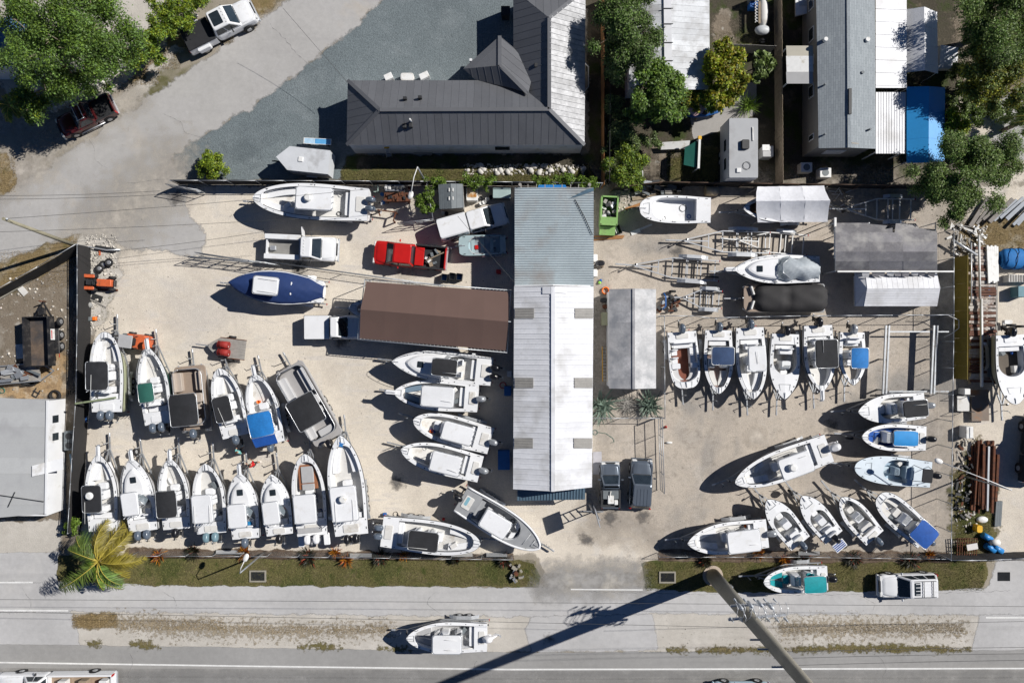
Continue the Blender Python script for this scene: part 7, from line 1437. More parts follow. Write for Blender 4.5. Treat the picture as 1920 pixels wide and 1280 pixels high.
# storm drains
GRT = mat('iron_grate', (.06, .065, .07), .6, .15, 3., metal=.4)
for x, y, n in ((484, 1079, 'left of the driveway'), (1251, 1081, 'right of the driveway')):
    T = thing('storm_drain', 'storm drain with iron grate in the grass '+n, 'drain', P(x, y)); 
    for a, b, c, d in ((0, .43, 1.4, .12), (0, -.43, 1.4, .12), (.64, 0, .12, .74), (-.64, 0, .12, .74)): MB().box((a, b, .06), (c, d, .12)).build('frame', CONCP, T)
    MB().box((0, 0, .03), (1.16, .74, .01)).build('pit', DARKM, T)
    for k in range(14): MB().beam((-.55+k*.084, -.37, .075), (-.55+k*.084, .37, .075), .02, .05).build('grate_bar', GRT, T)
    for k in range(7): MB().beam((-.58, -.33+k*.11, .07), (.58, -.33+k*.11, .07), .02, .03).build('grate_bar', GRT, T)
T = thing('storm_drain', 'storm drain grate in the side pavement at the far right', 'drain', P(1882, 1080)); MB().box((0, 0, .02), (1., .75, .02)).build('pit', DARKM, T)
for k in range(12): MB().beam((-.48+k*.087, -.36, .05), (-.48+k*.087, .36, .05), .025, .04).build('grate_bar', GRT, T)
# ================================================================== PEOPLE
SKIN = mat('skin', (.50, .27, .17), .6, .05); HAIR = mat('brown_hair', (.06, .035, .02), .8, .1)
def person(label, px, py, rz, shirt, pants, pose):
    T = thing('person', label, 'person', P(px, py), rz)
    J = dict(pel=(0, 0, .95), wai=(.02, 0, 1.1), che=(.04, 0, 1.32), nec=(.05, 0, 1.5), hd0=(.06, 0, 1.58), hd1=(.07, 0, 1.72))
    sd = {}
    for s, n in ((1, 'L'), (-1, 'R')):
        st = pose[0] if s > 0 else -pose[0]
        sd[n] = [(.04, .19*s, 1.42), (.04+pose[1]*.18*(1 if s > 0 else pose[2]), .27*s, 1.18), (.16+pose[1]*.3*(1 if s > 0 else pose[2]), .25*s, .98+pose[1]*.2), (.24+pose[1]*.34*(1 if s > 0 else pose[2]), .23*s, .94+pose[1]*.25)]
        sd[n+'l'] = [(0, .1*s, .9), (.12*st+.04, .11*s, .5), (.22*st-.02, .11*s, .09), (.22*st+.12, .12*s, .04)]
    def skin(name, verts, edges, rad, m, par, root=0):
        me = bpy.data.meshes.new(name); me.from_pydata(verts, edges, []); o = link(name, me, par); me.materials.append(m)
        md = o.modifiers.new('skin', 'SKIN'); 
        for i, v in enumerate(me.skin_vertices[0].data): v.radius = rad[i] if isinstance(rad[i], tuple) else (rad[i], rad[i])
        me.skin_vertices[0].data[root].use_root = True; sb = o.modifiers.new('sub', 'SUBSURF'); sb.levels = 1; sb.render_levels = 2; md.use_smooth_shade = True; return o
    V = [J[k] for k in ('pel', 'wai', 'che', 'nec', 'hd0', 'hd1')]; Ed = [(0, 1), (1, 2), (2, 3), (3, 4), (4, 5)]; Rd = [(.13, .16), (.11, .14), (.12, .17), .055, .07, .09]
    for n in ('L', 'R'):
        b = len(V); V += sd[n]; Rd += [.065, .05, .04, .035]; Ed += [(2, b), (b, b+1), (b+1, b+2), (b+2, b+3)]
        b = len(V); V += sd[n+'l']; Rd += [.085, .06, .045, .04]; Ed += [(0, b), (b, b+1), (b+1, b+2), (b+2, b+3)]
    body = skin('body', V, Ed, Rd, SKIN, T)
    SV = [J['pel'], J['wai'], J['che'], (.05, 0, 1.46)]; SE = [(0, 1), (1, 2), (2, 3)]; SR = [(.15, .18), (.135, .165), (.14, .19), (.08, .1)]
    for n in ('L', 'R'): b = len(SV); SV += [sd[n][0], Vector(sd[n][0]).lerp(Vector(sd[n][1]), .8)]; SR += [.09, .075]; SE += [(2, b), (b, b+1)]
    skin('shirt', SV, SE, SR, shirt, T)
    PV = [(0, 0, .98)]; PE = []; PR_ = [(.145, .175)]
    for n in ('L', 'R'): b = len(PV); l = sd[n+'l']; PV += [l[0], l[1]]; PR_ += [.105, .085]; PE += [(0, b), (b, b+1)]
    skin('shorts', PV, PE, PR_, pants, T)
    MB().ell((.06, 0, 1.76), (.115, .095, .10), 12, 7, 2.).build('hair', HAIR, T); mb = MB(); mb.ell((.17, 0, 1.68), (.02, .015, .03), 6, 4); mb.build('nose', SKIN, T)
    for s in (-1, 1):
        MB().rbox((sd['Ll' if s > 0 else 'Rl'][2][0]+.06, s*.115, .04), (.28, .1, .08), .04).build('shoe', WPLAST, T); w_ = Vector(sd['L' if s > 0 else 'R'][3])
        mb = MB(); mb.ell(w_+Vector((.04, 0, -.02)), (.05, .035, .02), 8, 5)
        for k in range(4): mb.tube([w_+Vector((.06, (k-1.5)*.018, -.02)), w_+Vector((.11+.012*(k in (1, 2)), (k-1.5)*.02, -.03)), w_+Vector((.13+.012*(k in (1, 2)), (k-1.5)*.02, -.055))], .009, 5)
        mb.tube([w_+Vector((.02, -s*.03, -.02)), w_+Vector((.06, -s*.055, -.035))], .01, 5); mb.build('hand', SKIN, T)
person('person in a pale aqua shirt walking with arms swung beside the boats', 458, 843, R(70), mat('aqua_shirt', (.20, .52, .50), .8, .06), mat('navy_shorts', (.03, .04, .07), .8, .1), (1., .9, -.4))
person('person in a bright red shirt bending forward beside the blue topped boat', 484, 866, R(150), mat('red_shirt', (.60, .012, .015), .8, .05), mat('dark_shorts', (.03, .03, .035), .8, .1), (.6, .7, .8))
# ================================================================== YARD CLUTTER
def one(name, label, cat, px, py, mb, m, rz=0., part=None, z=0.):
    T = thing(name, label, cat, P(px, py)+Vector((0, 0, z)), rz); mb.build(part or name+'_body', m, T); return T
def tyre(label, px, py, r=.36, z=.12):
    T = thing('tyre', label, 'tyre', P(px, py)+Vector((0, 0, 0))); MB().torus((0, 0, z), r*.76, r*.27, 20, 8, sq=.8).build('tyre_tread', RUB, T); MB().lathe((0, 0, z), [(r*.5, -.06), (r*.5, .05), (r*.3, .02), (r*.12, .06)], 14).build('rim', RIM, T)
tyre('spare tyre, rightmost of the three by the black fence', 208, 493, .36, .3); tyre('spare tyre, topmost of the three by the black fence', 195, 497, .36); tyre('spare tyre, lowest of the three by the black fence', 190, 504, .36, .28)
# rusty engine, frame, scaffold near the north fence
T = thing('rusty_engine', 'rusty boat engine block on a stand by the north fence', 'engine', P(748, 374))
MB().box((0, 0, .75), (2.1, .7, .5)).build('engine_block', RUST, T); MB().rbox((-.2, .75, .8), (1.6, .55, .55), .1).build('silver_engine', STEEL, T)
for k in range(12): MB().box((-1.+k*.18, random.uniform(-.25, .25), 1.02+random.uniform(0, .08)), (.14, .3, .12), rz=random.uniform(-.3, .3)).build('engine_part', random.choice([RUST, RUST, DARKM]), T)
for k in range(6): MB().rbox((-.9+k*.3, .75+random.uniform(-.15, .15), 1.12), (.22, .3, .15), .05, rz=random.uniform(-.4, .4)).build('engine_part', random.choice([STEEL, DARKM, WPLAST]), T)
for x in (-.9, .9):
    for y in (-.3, .9): MB().box((x, y, .26), (.12, .12, .52)).build('stand_leg', RUST, T)
T = thing('rusty_trestle', 'rusty angle iron trestle standing in front of the engine', 'trestle', P(730, 404))
for a, b in (((-.8, .3, .9), (.7, .1, .9)), ((-.8, .3, 0), (-.8, .3, .9)), ((.7, .1, 0), (.7, .1, .9)), ((.7, .1, .9), (.5, -.6, .9)), ((-.8, .3, .9), (-.6, -.2, .9)), ((.5, -.6, 0), (.5, -.6, .9))): MB().beam(a, b, .1, .1).build('frame_bar', RUST, T)
T = thing('folding_chair', 'pale green folding frame beside the big center console', 'chair', P(706, 358))
for a, b in (((-.2, .3, 0), (.3, .3, .9)), ((-.2, -.2, 0), (.3, -.2, .9)), ((.3, .3, .9), (.3, -.2, .9)), ((.05, .3, .45), (.05, -.2, .45)), ((.3, .3, 0), (-.1, .3, .7)), ((.3, -.2, 0), (-.1, -.2, .7))): MB().beam(a, b, .05, .05).build('frame_bar', mat('pale_green_metal', (.45, .58, .52), .5, .1), T)
T = thing('stove_cabinet', 'white cabinet with a rust stained top against the north fence', 'cabinet', P(886, 368)); MB().rbox((0, 0, .45), (.95, 1.1, .9), .1).build('cabinet_body', WPLAST, T); MB().rbox((0, .1, .91), (.78, .8, .04), .08).build('stained_top', mat('rust_stained_enamel', (.62, .55, .40), .6, .15, 2., dirt=(.40, .16, .02), dscale=2.2, damt=.8), T)
T = thing('deck_box', 'pale green lidded storage box in the north fence corner', 'storage box', P(941, 366)); MB().rbox((0, 0, .4), (1.45, .85, .75), .06).build('box_body', mat('beige_resin_wall', (0, 0, 0)), T); MB().rbox((0, .02, .83), (1.5, .9, .14), .08).build('lid', mat('pale_green_lid', (.33, .43, .42), .6, .08), T)
i = 0
for x, y, m, n in ((893, 378, WPLAST, 'white bucket nearest the stained cabinet'), (902, 373, DARKM, 'black bucket behind the white buckets'), (903, 383, WPLAST, 'white bucket lid leaning by the camper pickup'), (908, 381, WPLAST, 'white bucket in the middle of the bucket group'), (914, 375, WPLAST, 'white bucket nearest the storage box'), (921, 371, DARKM, 'black bucket under the storage box'), (831, 401, WPLAST, 'white bucket at the foot of the resin shed'), (838, 402, DARKM, 'dark bucket at the foot of the resin shed')):
    T = thing('bucket', n, 'bucket', P(x, y)); MB().lathe((0, 0, .2), [(.13, -.2), (.16, .18), (.17, .2), (.15, .19), (.14, .1)], 14).build('bucket_body', m, T); MB().torus((0, 0, .38), .165, .012, 14, 5).build('rim', m, T)
for x, y, n in ((834, 521, 'left'), (849, 519, 'middle'), (862, 520, 'right')):
    T = thing('storage_bin', 'open dark bin, %s of three beside the brown canopy' % n, 'bin', P(x, y), R(-8))
    for a, b, c, d in ((.24, 0, .03, .55), (-.24, 0, .03, .55), (0, .27, .45, .03), (0, -.27, .45, .03)): MB().box((a, b, .3), (c, d, .6)).build('bin_wall', DARKM, T)
    MB().box((0, 0, .12), (.45, .5, .04)).build('bin_content', BPLAST if n != 'middle' else GPLAST, T)
for x, y, n in ((718, 366, 'left of the rusty engine'), (720, 381, 'in front of the rusty engine')): one('bucket', 'blue bucket '+n, 'bucket', x, y, MB().lathe((0, 0, .2), [(.13, -.2), (.16, .18), (.17, .2), (.13, .19)], 14), BPLAST)
# green skip with rubbish
GS = mat('lime_green_steel', (.22, .40, .12), .6, .15, 2., dirt=(.15, .2, .08), dscale=2., damt=.3)
T = thing('skip_bin', 'lime green skip full of rubbish beside the corrugated roof', 'skip', P(1138, 405), R(-3))
for a, b, c, d in ((.66, .2, .06, 2.3), (-.66, .2, .06, 2.3), (0, 1.35, 1.3, .06), (0, -.95, 1.3, .06)): MB().box((a, b, .75), (c, d, 1.2)).build('skip_wall', GS, T); MB().box((a, b, 1.37), (c+.06, d+.06, .07)).build('skip_rim', GS, T)
MB().box((0, .2, .3), (1.3, 2.3, .1)).build('skip_floor', GS, T); MB().loft([[Vector((x, -.98, 1.38)) for x in (-.68, .68)], [Vector((x, -.35, 1.45)) for x in (-.68, .68)]], closed=False).build('lid_left', GS, T)
MB().box((0, -1.35, .6), (1.3, .7, .5), rx=R(12)).build('skip_tail', GS, T)
for k in range(40): MB().box((random.uniform(-.5, .5), random.uniform(-.5, 1.2), .8+random.uniform(0, .4)), (random.uniform(.1, .4), random.uniform(.08, .3), random.uniform(.05, .2)), rz=random.uniform(0, 3), rx=random.uniform(-.5, .5)).build('rubbish_piece', random.choice([WPLAST, GPLAST, DARKM, WOODG, BLACK, SHT]), T)
T = thing('crate', 'black plastic crate beside the lime green skip', 'crate', P(1156, 432), R(20))
for a, b, c, d in ((.32, 0, .04, .75), (-.32, 0, .04, .75), (0, .37, .6, .04), (0, -.37, .6, .04)): MB().box((a, b, .2), (c, d, .4)).build('crate_wall', BLACK, T)
MB().box((0, 0, .05), (.6, .7, .03)).build('crate_floor', BLACK, T); MB().box((.05, 0, .12), (.08, .5, .05)).build('strip', WPLAST, T); MB().box((-.1, 0, .12), (.05, .5, .05)).build('strip', WPLAST, T)
def plank(label, a, b, wd=.2, th=.05, m=WOOD, z=.04, cat='plank', name='plank'):
    p, q = P(*a), P(*b); T = thing(name, label, cat, (p.x, p.y, 0)); d = q-p; MB().beam((0, 0, z+th/2), (d.x, d.y, z+th/2+.004), wd, th).build('board', m, T); return T
plank('orange plank by the workshop wall, upper of two', (1112, 444), (1170, 443), .14, .06, CED); plank('orange plank by the workshop wall, lower of two', (1112, 450), (1168, 446), .12, .06, CED)
plank('brown board beside the bare skiff bow', (1172, 393), (1203, 382), .22, .05, CED); plank('white foam board in front of the skiff', (1183, 438), (1200, 432), .35, .05, WPLAST); plank('blue-grey strip in front of the skiff', (1200, 430), (1222, 421), .18, .04, SHT)
plank('brown plank behind the bare skiff', (1185, 374), (1245, 364), .3, .1, WOOD); plank('long grey plank on the north fence line', (1220, 362), (1270, 352), .25, .1, WOODG); plank('rusty beam beside the garden tractor', (163, 543), (222, 544), .14, .14, RUST); plank('steel angle leaning by the chipped stone', (168, 560), (200, 576), .08, .06, WOODG)
plank('black rubber mat beside the garden tractor', (173, 555), (192, 562), .55, .03, BLACK, cat='mat', name='rubber_mat'); plank('orange warning bar in the rubble', (188, 468), (188, 479), .12, .08, ORANGE); plank('dark ladder rack lying by the pole', (182, 464), (218, 470), .35, .2, BLACK, cat='rack', name='rack')
one('boulder', 'grey boulder beside the west fence', 'boulder', 168, 572, MB().ell((0, 0, .15), (.35, .28, .25), 10, 6, 2.), mat('grey_rock', (.28, .28, .27), .9, .2, 3., bump=.4))
T = thing('leaf_blower', 'grey and orange machine by the west fence', 'machine', P(174, 598)); MB().rbox((-.12, 0, .2), (.4, .35, .35), .1).build('motor_housing', GPLAST, T); MB().rbox((.25, .03, .15), (.3, .32, .25), .06).build('orange_tank', OPLAST, T)
tyre_m = RUB
T = thing('hose_coil', 'coil of thick black corrugated hose in the dirt lot', 'hose', P(106, 741))
for k in range(5): MB().torus((.04*math.sin(k*2), .04*math.cos(k*2), .1+.05*k), .36+.05*(k % 3), .06, 24, 6).build('hose_loop', RUB, T)
T = thing('hose_coil', 'oval black hose beside the junk trailer', 'hose', P(58, 715)); 
for k in range(3): MB().torus((0, 0, .08+.07*k), .42+.03*k, .07, 24, 6).build('hose_loop', RUB, T)
T.scale = (1.4, .7, 1)
T = thing('hose_coil', 'small green hose coil at the left photo edge', 'hose', P(5, 732)); 
for k in range(3): MB().torus((0, 0, .04+.03*k), .22, .025, 18, 5).build('hose_loop', GRPLAST, T)
T = thing('hitch_frame', 'dark square hitch frame lying in the dirt lot', 'metal frame', P(68, 737), R(60))
for a, b in (((-.3, -.2, .05), (.4, -.2, .05)), ((-.3, .2, .05), (.4, .2, .05)), ((-.3, -.2, .05), (-.3, .2, .05)), ((.1, -.3, .06), (.1, .3, .06))): MB().beam(a, b, .08, .08).build('frame_bar', DARKM, T)
plank('pale board by the dump trailer', (38, 645), (40, 672), .7, .05, CREAM); plank('white board across the diagonal fence corner', (35, 535), (50, 552), .5, .06, CREAM); plank('blue tube by the fence shadow', (133, 850), (138, 885), .12, .1, mat('slate_blue_tube', (.12, .22, .32), .5, .1)); plank('green pole laid across the west boat sterns', (172, 752), (245, 741), .14, .12, mat('mossy_pole', (.22, .26, .15), .8, .15), 2.1)
p0 = [o for o in bpy.data.objects if o.get('label') == 'green pole laid across the west boat sterns'][0]
T = thing('long_kerb', 'pale concrete kerb along the diagonal fence', 'kerb', P(70, 518)); a, b = loc(T, P(140, 476)), loc(T, P(-20, 572))
for k in range(8): MB().beam(a.lerp(b, k/8)+Vector((0, 0, .1)), a.lerp(b, (k+1)/8-.004)+Vector((0, 0, .1)), .22, .2).build('kerb_stone', CONCP, T)
T = thing('folding_chair', 'blue folding chair behind the west boat', 'chair', P(163, 785)); MB().rbox((0, 0, .4), (.5, .5, .05), .08).build('seat', BPLAST, T); MB().rbox((-.3, 0, .65), (.05, .5, .5), .02).build('chair_back', BPLAST, T)
for s in (-1, 1):
    for x in (-.22, .22): MB().tube([(x, s*.22, 0), (x, s*.22, .4)], .018, 5).build('leg', ALU, T)
# cinder wall clutter at driveway, sign base
T = thing('brick_pile', 'rubble and pipe fittings at the driveway end of the grass', 'rubble pile', P(968, 1072))
for k in range(16): MB().box((random.uniform(-.5, .5), random.uniform(-.6, .7), .12+.02*k), (random.uniform(.15, .45), random.uniform(.12, .3), .18), rz=random.uniform(0, 3)).build('rubble_piece', random.choice([CONCP, RUST, WOODG, STEEL, DARKM]), T)
# stone wall along the hedge
T = thing('stone_wall', 'low dry wall of white stones below the hedge', 'wall', P(290, 110))
pts = [P(*q) for q in ((100, 212), (150, 188), (240, 122), (290, 85), (345, 48), (375, 30))]
STW = mat('white_wall_stone', (.55, .53, .49), .9, .15, 3., island=.2)
for a, b in zip(pts[:-1], pts[1:]):
    n = int((b-a).length/.34)
    for k in range(n):
        for q in range(2):
            p = a.lerp(b, (k+.5*q)/n)-T.location; r = random.uniform(.15, .22); MB().ell((p.x+random.uniform(-.1, .1), p.y+random.uniform(-.1, .1), .12+.2*q), (r, r*.8, r*.75), 7, 5, 2.4, Matrix.Rotation(random.uniform(0, 6), 3, 'Z')).build('stone', STW, T)
T = thing('stone_border', 'row of pale boulders south of the grey house', 'boulders', P(985, 318))
for k in range(40):
    p = P(random.uniform(872, 1095), random.uniform(309, 326))-T.location; r = random.uniform(.12, .3); MB().ell((p.x, p.y, r*.4), (r, r*.8, r*.6), 7, 5, 2.4, Matrix.Rotation(random.uniform(0, 6), 3, 'Z')).build('boulder', STW, T)
# items on the gravel lot
T = thing('photo_board', 'blue and white board lying on trestles beside the grey house', 'board', P(600, 270), R(-3)); o = MB().box((0, 0, .75), (2.3, .5, .04)).build('board', WPLAST, T); MB().box((.45, 0, .775), (1.3, .42, .006)).build('blue_panel', mat('sky_blue_print', (.10, .34, .62), .4, .2, 1.5), o); MB().box((-.65, 0, .775), (.85, .42, .006)).build('pale_panel', mat('pale_blue_print', (.42, .60, .75), .4, .2, 1.5), o)
for x in (-.8, .8): MB().box((x, 0, .37), (.06, .45, .73)).build('trestle', DARKM, T)
T = thing('waste_bin', 'black wheeled bin in the shadow north of the grey house', 'bin', P(948, 32)); MB().box((0, 0, .55), (.6, .6, 1.05), top=1.15).build('bin_body', BLACK, T); MB().rbox((0, 0, 1.1), (.75, .75, .08), .05).build('lid', BLACK, T)
for x, y, m, w_, n in ((731, 150, WPLAST, .7, 'white drawers left of the cream bath'), (797, 148, WPLAST, .8, 'white shelf frame right of the cream bath')): T = thing('furniture', n+' at the grey house wall', 'furniture', P(x, y), R(25)); MB().rbox((0, 0, .4), (w_, .5, .8), .03).build('carcass', m, T); MB().box((0, -.26, .5), (w_*.8, .02, .15)).build('drawer', GREYV, T)
T = thing('bathtub', 'cream bathtub against the north wall of the grey house', 'bathtub', P(765, 149)); MB().rbox((0, 0, .3), (1.1, .65, .6), .18).build('tub_shell', CREAM, T); MB().rbox((0, 0, .6), (.9, .45, .02), .15).build('basin', WPLAST, T)
# garden: hull panel, parasol, picnic table, swing
quad(thing('door_panel', 'white panel propped over junk in the garden', 'panel', P(1263, 275)), 'panel_sheet', [Vector(v) for v in ((-1.2, -.4, .5), (1.15, -.3, .5), (1.2, .3, .75), (-1.1, .15, .75))], WPLAST)
T = thing('parasol', 'faded pink garden parasol half open under the trees', 'parasol', P(1293, 212)); mb = MB(); rg = [Vector((.85*math.cos(a), .85*math.sin(a), 1.8)) for a in [k*math.pi/4 for k in range(8)]]
for k in range(8): mb.add([rg[k], rg[(k+1) % 8], (0, 0, 2.15)], [[0, 1, 2]])
mb.build('canopy', mat('faded_pink_cloth', (.50, .34, .36), .8, .1), T); MB().tube([(0, 0, 0), (0, 0, 2.15)], .025, 6).build('pole', WPLAST, T)
T = thing('kayak', 'blue kayak lying on garden frames', 'kayak', P(1318, 216), R(10)); mb = MB(); mb.loft([[(x, w_*math.cos(a), .6+.18*math.sin(a)*k) for a in [j*math.pi/5 for j in range(10)]] for x, w_, k in ((-1.6, .03, .2), (-1., .25, .9), (0, .35, 1), (1., .25, .9), (1.6, .03, .2))], cap0=True, cap1=True, smooth=True); mb.build('kayak_hull', BPLAST, T); MB().ell((0, 0, .74), (.4, .22, .06), 12, 5).build('seat_well', DARKM, T)
for x in (-.7, .7): MB().box((x, 0, .22), (.1, .7, .43)).build('cradle', WOOD, T)
T = thing('garden_swing', 'white post with yellow cap and dark awning in the garden', 'swing', P(1298, 300)); MB().beam((0, -1.2, 1.9), (.1, 1.2, 1.9), .18, .12).build('beam', WPLAST, T); MB().rbox((.1, 1.3, 1.92), (.3, .3, .12), .06).build('yellow_cap', YPLAST, T)
quad(T, 'awning_cloth', [Vector(v) for v in ((-.15, -1.1, 1.8), (-.1, 1.1, 1.8), (-1., .6, 1.5), (-1.1, -.8, 1.5))], GRPLAST)
for y in (-1.1, 1.2): MB().tube([(0, y, 0), (0, y, 1.86)], .05, 6).build('leg', WPLAST, T)
T = thing('covered_boat', 'small boat and outboard under a silver cover on a lattice', 'covered boat', P(1423, 45)); MB().ell((0, -.9, .8), (.65, .4, .3), 12, 6, 2.2).build('silver_cover', mat('silver_cover', (.50, .52, .53), .5, .12, 3., bump=.5, bscale=5.), T); MB().ell((.15, .6, .6), (.4, 1.3, .35), 12, 6, 2.4).build('hull', CREAM, T); MB().box((-.3, .5, .95), (.18, 1.8, .1)).build('board', WOOD, T)
for k in range(8): MB().beam((-.65, -.3+k*.25, .9), (-.35, -.1+k*.25, .9), .05, .03).build('lattice_slat', WPLAST, T); MB().beam((-.35, -.3+k*.25, .93), (-.65, -.1+k*.25, .93), .05, .03).build('lattice_slat', WPLAST, T)
wheel(T, (.2, -1.6, .35), .33, .2)
one('storage_tote', 'blue plastic tote in the side yard', 'tote', 1409, 16, MB().rbox((0, 0, .35), (.7, .5, .7), .08), BPLAST); one('carton', 'grey carton on top of the side yard shelf', 'carton', 1409, 5, MB().rbox((0, 0, .6), (.7, .4, 1.2), .05), GPLAST)
T = thing('dinghy', 'white dinghy hull standing between fence and mobile home', 'boat', P(1500, 15)); mb = MB(); mb.loft([[(x, y, .9) for x, y in ((-.75, 1.2), (.7, 1.2), (.7, -.3), (.2, -.9), (-.75, -1.1))], [(x*.7, y*.8, .2) for x, y in ((-.75, 1.2), (.7, 1.2), (.7, -.3), (.2, -.9), (-.75, -1.1))]], cap0=True, cap1=True); mb.build('hull', WHITE, T); MB().box((0, .2, .93), (.9, .9, .04)).build('hatch', SHT, T)
for x, y, n in ((1505, 318, 'left'), (1540, 328, 'right')): T = thing('air_conditioner', 'white air conditioner south of the mobile home, %s one' % n, 'air conditioner', P(x, y)); MB().rbox((0, 0, .4), (.95, .8, .78), .05).build('unit_body', WPLAST, T); MB().cyl((0, 0, .8), .28, .02, 16).build('fan_grille', GPLAST, T)
T = thing('appliance_cart', 'white and grey appliance cart behind the travel trailer', 'cart', P(1432, 290)); MB().rbox((0, 0, .5), (.9, .9, 1.), .06).build('cart_body', GREYV, T); MB().rbox((-.2, .3, 1.02), (.6, .5, .05), .03).build('cart_top', WPLAST, T)
T = thing('satellite_dish', 'white satellite dish in the bush by the boat yard', 'satellite dish', P(1197, 335)); MB().lathe((0, 0, 1.3), [(.05, -.1), (.3, -.05), (.45, .06), (.43, .07), (.28, -.02)], 16, 'X').build('dish', WPLAST, T); MB().tube([(0, 0, 0), (0, 0, 1.3)], .04, 6).build('mast', STEEL, T)
# clutter along workshop east wall and grey shed
T = thing('hose_coil', 'orange coiled hose lying by the grey shed corner', 'hose', P(1135, 545)); 
for k in range(3): MB().torus((0, 0, .06+.07*k), .28, .05, 20, 6).build('hose_loop', OPLAST, T)
T = thing('step_ladder', 'yellow extension ladder leaning on the grey shed', 'ladder', P(1133, 682)); q = [(-.2, 1.45, .2), (-.2, -1.45, .5), (.2, 1.45, .2), (.2, -1.45, .5)]; MB().beam(q[0], q[1], .06, .08).build('rail', YPLAST, T); MB().beam(q[2], q[3], .06, .08).build('rail', YPLAST, T)
for k in range(11): MB().beam(Vector(q[0]).lerp(Vector(q[1]), (k+.5)/11), Vector(q[2]).lerp(Vector(q[3]), (k+.5)/11), .04, .03).build('rung', ALU, T)
one('storage_tote', 'olive green tote between workshop and grey shed', 'tote', 1133, 598, MB().rbox((0, 0, .35), (.6, 1.1, .7), .06), mat('olive_tote', (.38, .38, .25), .6, .1))
T = thing('outboard_on_stand', 'black outboard motor on a stand by the workshop wall', 'outboard motor', P(1122, 497)); outboard(T, .3, 0, .9, MOTK, R(5)); MB().box((.3, 0, .4), (.1, .5, .8)).build('stand', WOOD, T)
for x, y, m, n in ((1115, 485, WPLAST, 'white cooler above'), (1115, 512, WPLAST, 'white cooler below')): one('cooler', n+' the black outboard at the workshop wall', 'cooler', x, y, MB().rbox((0, 0, .2), (.4, .65, .4), .06), m)
one('float_buoy', 'small lime buoy by the workshop wall', 'buoy', 1124, 530, MB().ell((0, 0, .13), (.14, .14, .14)), mat('lime_plastic', (.30, .60, .08), .5, .1)); one('float_buoy', 'small blue buoy by the workshop wall', 'buoy', 1126, 526, MB().ell((0, 0, .13), (.13, .13, .13)), BPLAST)
T = thing('machinery_pile', 'pile of rusty machinery with a blue hose beside the grey shed', 'scrap pile', P(1252, 568))
for k in range(26): MB().box((random.uniform(-.8, .8), random.uniform(-.7, .6), .15+random.uniform(0, .35)), (random.uniform(.15, .6), random.uniform(.1, .35), random.uniform(.1, .3)), rz=random.uniform(0, 3)).build('scrap_piece', random.choice([RUST, RUST, DARKM, DARKM, STEEL]), T)
MB().tube([(-.5, .8, .7), (-.35, .5, .8), (-.35, -.3, .8), (-.6, -.6, .7)], .06, 6).build('blue_hose', BPLAST, T); wheel(T, (.3, .95, .4), .3, .18)
for i, (x, y) in enumerate(((1131, 563), (1135, 575))): one('scrap_part', 'dark engine part by the grey shed wall, %s' % ('upper' if i == 0 else 'lower'), 'engine part', x, y, MB().rbox((0, 0, .2), (.5, .35, .4), .08), DARKM if i == 0 else RUST)
T = thing('garden_hose', 'green garden hose curling over the gravel', 'hose', P(1118, 810)); MB().torus((-.1, 0, .05), .2, .02, 18, 5).build('hose_coil', GRPLAST, T); MB().tube([(.1, 0, .03), (.8, -.1, .03), (1.4, -.5, .03), (1.5, -.8, .03), (1.2, -.9, .03)], .02, 5).build('hose_end', GRPLAST, T)
spiky('dry grey agave litter between the two agaves', 1178, 757, 1.3, 160, [(leaf_mat('dry_grey_litter', (.30, .285, .26), .35), 1.)], .3, .04, 'dead_agave', 'dead plant', .2)
one('marker_buoy', 'small red and white buoy at the pipe gate', 'buoy', 1248, 800, MB().lathe((0, 0, .2), [(.12, -.2), (.12, -.15), (.03, .25)], 10), RED)
one('float_buoy', 'white buoy right of the pipe gate', 'buoy', 1254, 829, MB().ell((0, 0, .1), (.3, .1, .1), 10, 5), WPLAST)
# west wall of the workshop in shadow
for x, y, m, n, d in ((955, 700, WPLAST, 'white tank on a blue base in the workshop shadow', (.4, .5, .7)), (952, 732, BPLAST, 'blue drum crate in the workshop shadow', (.6, .8, .6)), (945, 860, BPLAST, 'large blue crate in the workshop shadow', (1., 1.6, .7)), (935, 510, RED, 'red gas can in the workshop shadow', (.4, .35, .4))): one('crate', n, 'crate', x, y, MB().rbox((0, 0, d[2]/2), d, .06), m)
T = thing('hose_coil', 'red hose coil in the workshop shadow', 'hose', P(943, 722)); MB().torus((0, 0, .05), .25, .04, 18, 5).build('hose_loop', RED, T)
T = thing('air_hose', 'blue pump with black hose coil beside the black topped boat', 'pump', P(722, 963)); MB().rbox((0, 0, .15), (.3, .25, .3), .06).build('pump_body', BPLAST, T); MB().torus((.9, 0, .04), .2, .02, 18, 5).build('hose_coil', DARKM, T); MB().tube([(.15, 0, .1), (.5, -.2, .03), (.75, -.1, .03)], .018, 5).build('hose', DARKM, T)
one('float_buoy', 'red buoy behind the bay boat', 'buoy', 832, 972, MB().ell((0, 0, .14), (.14, .14, .14)), RED)
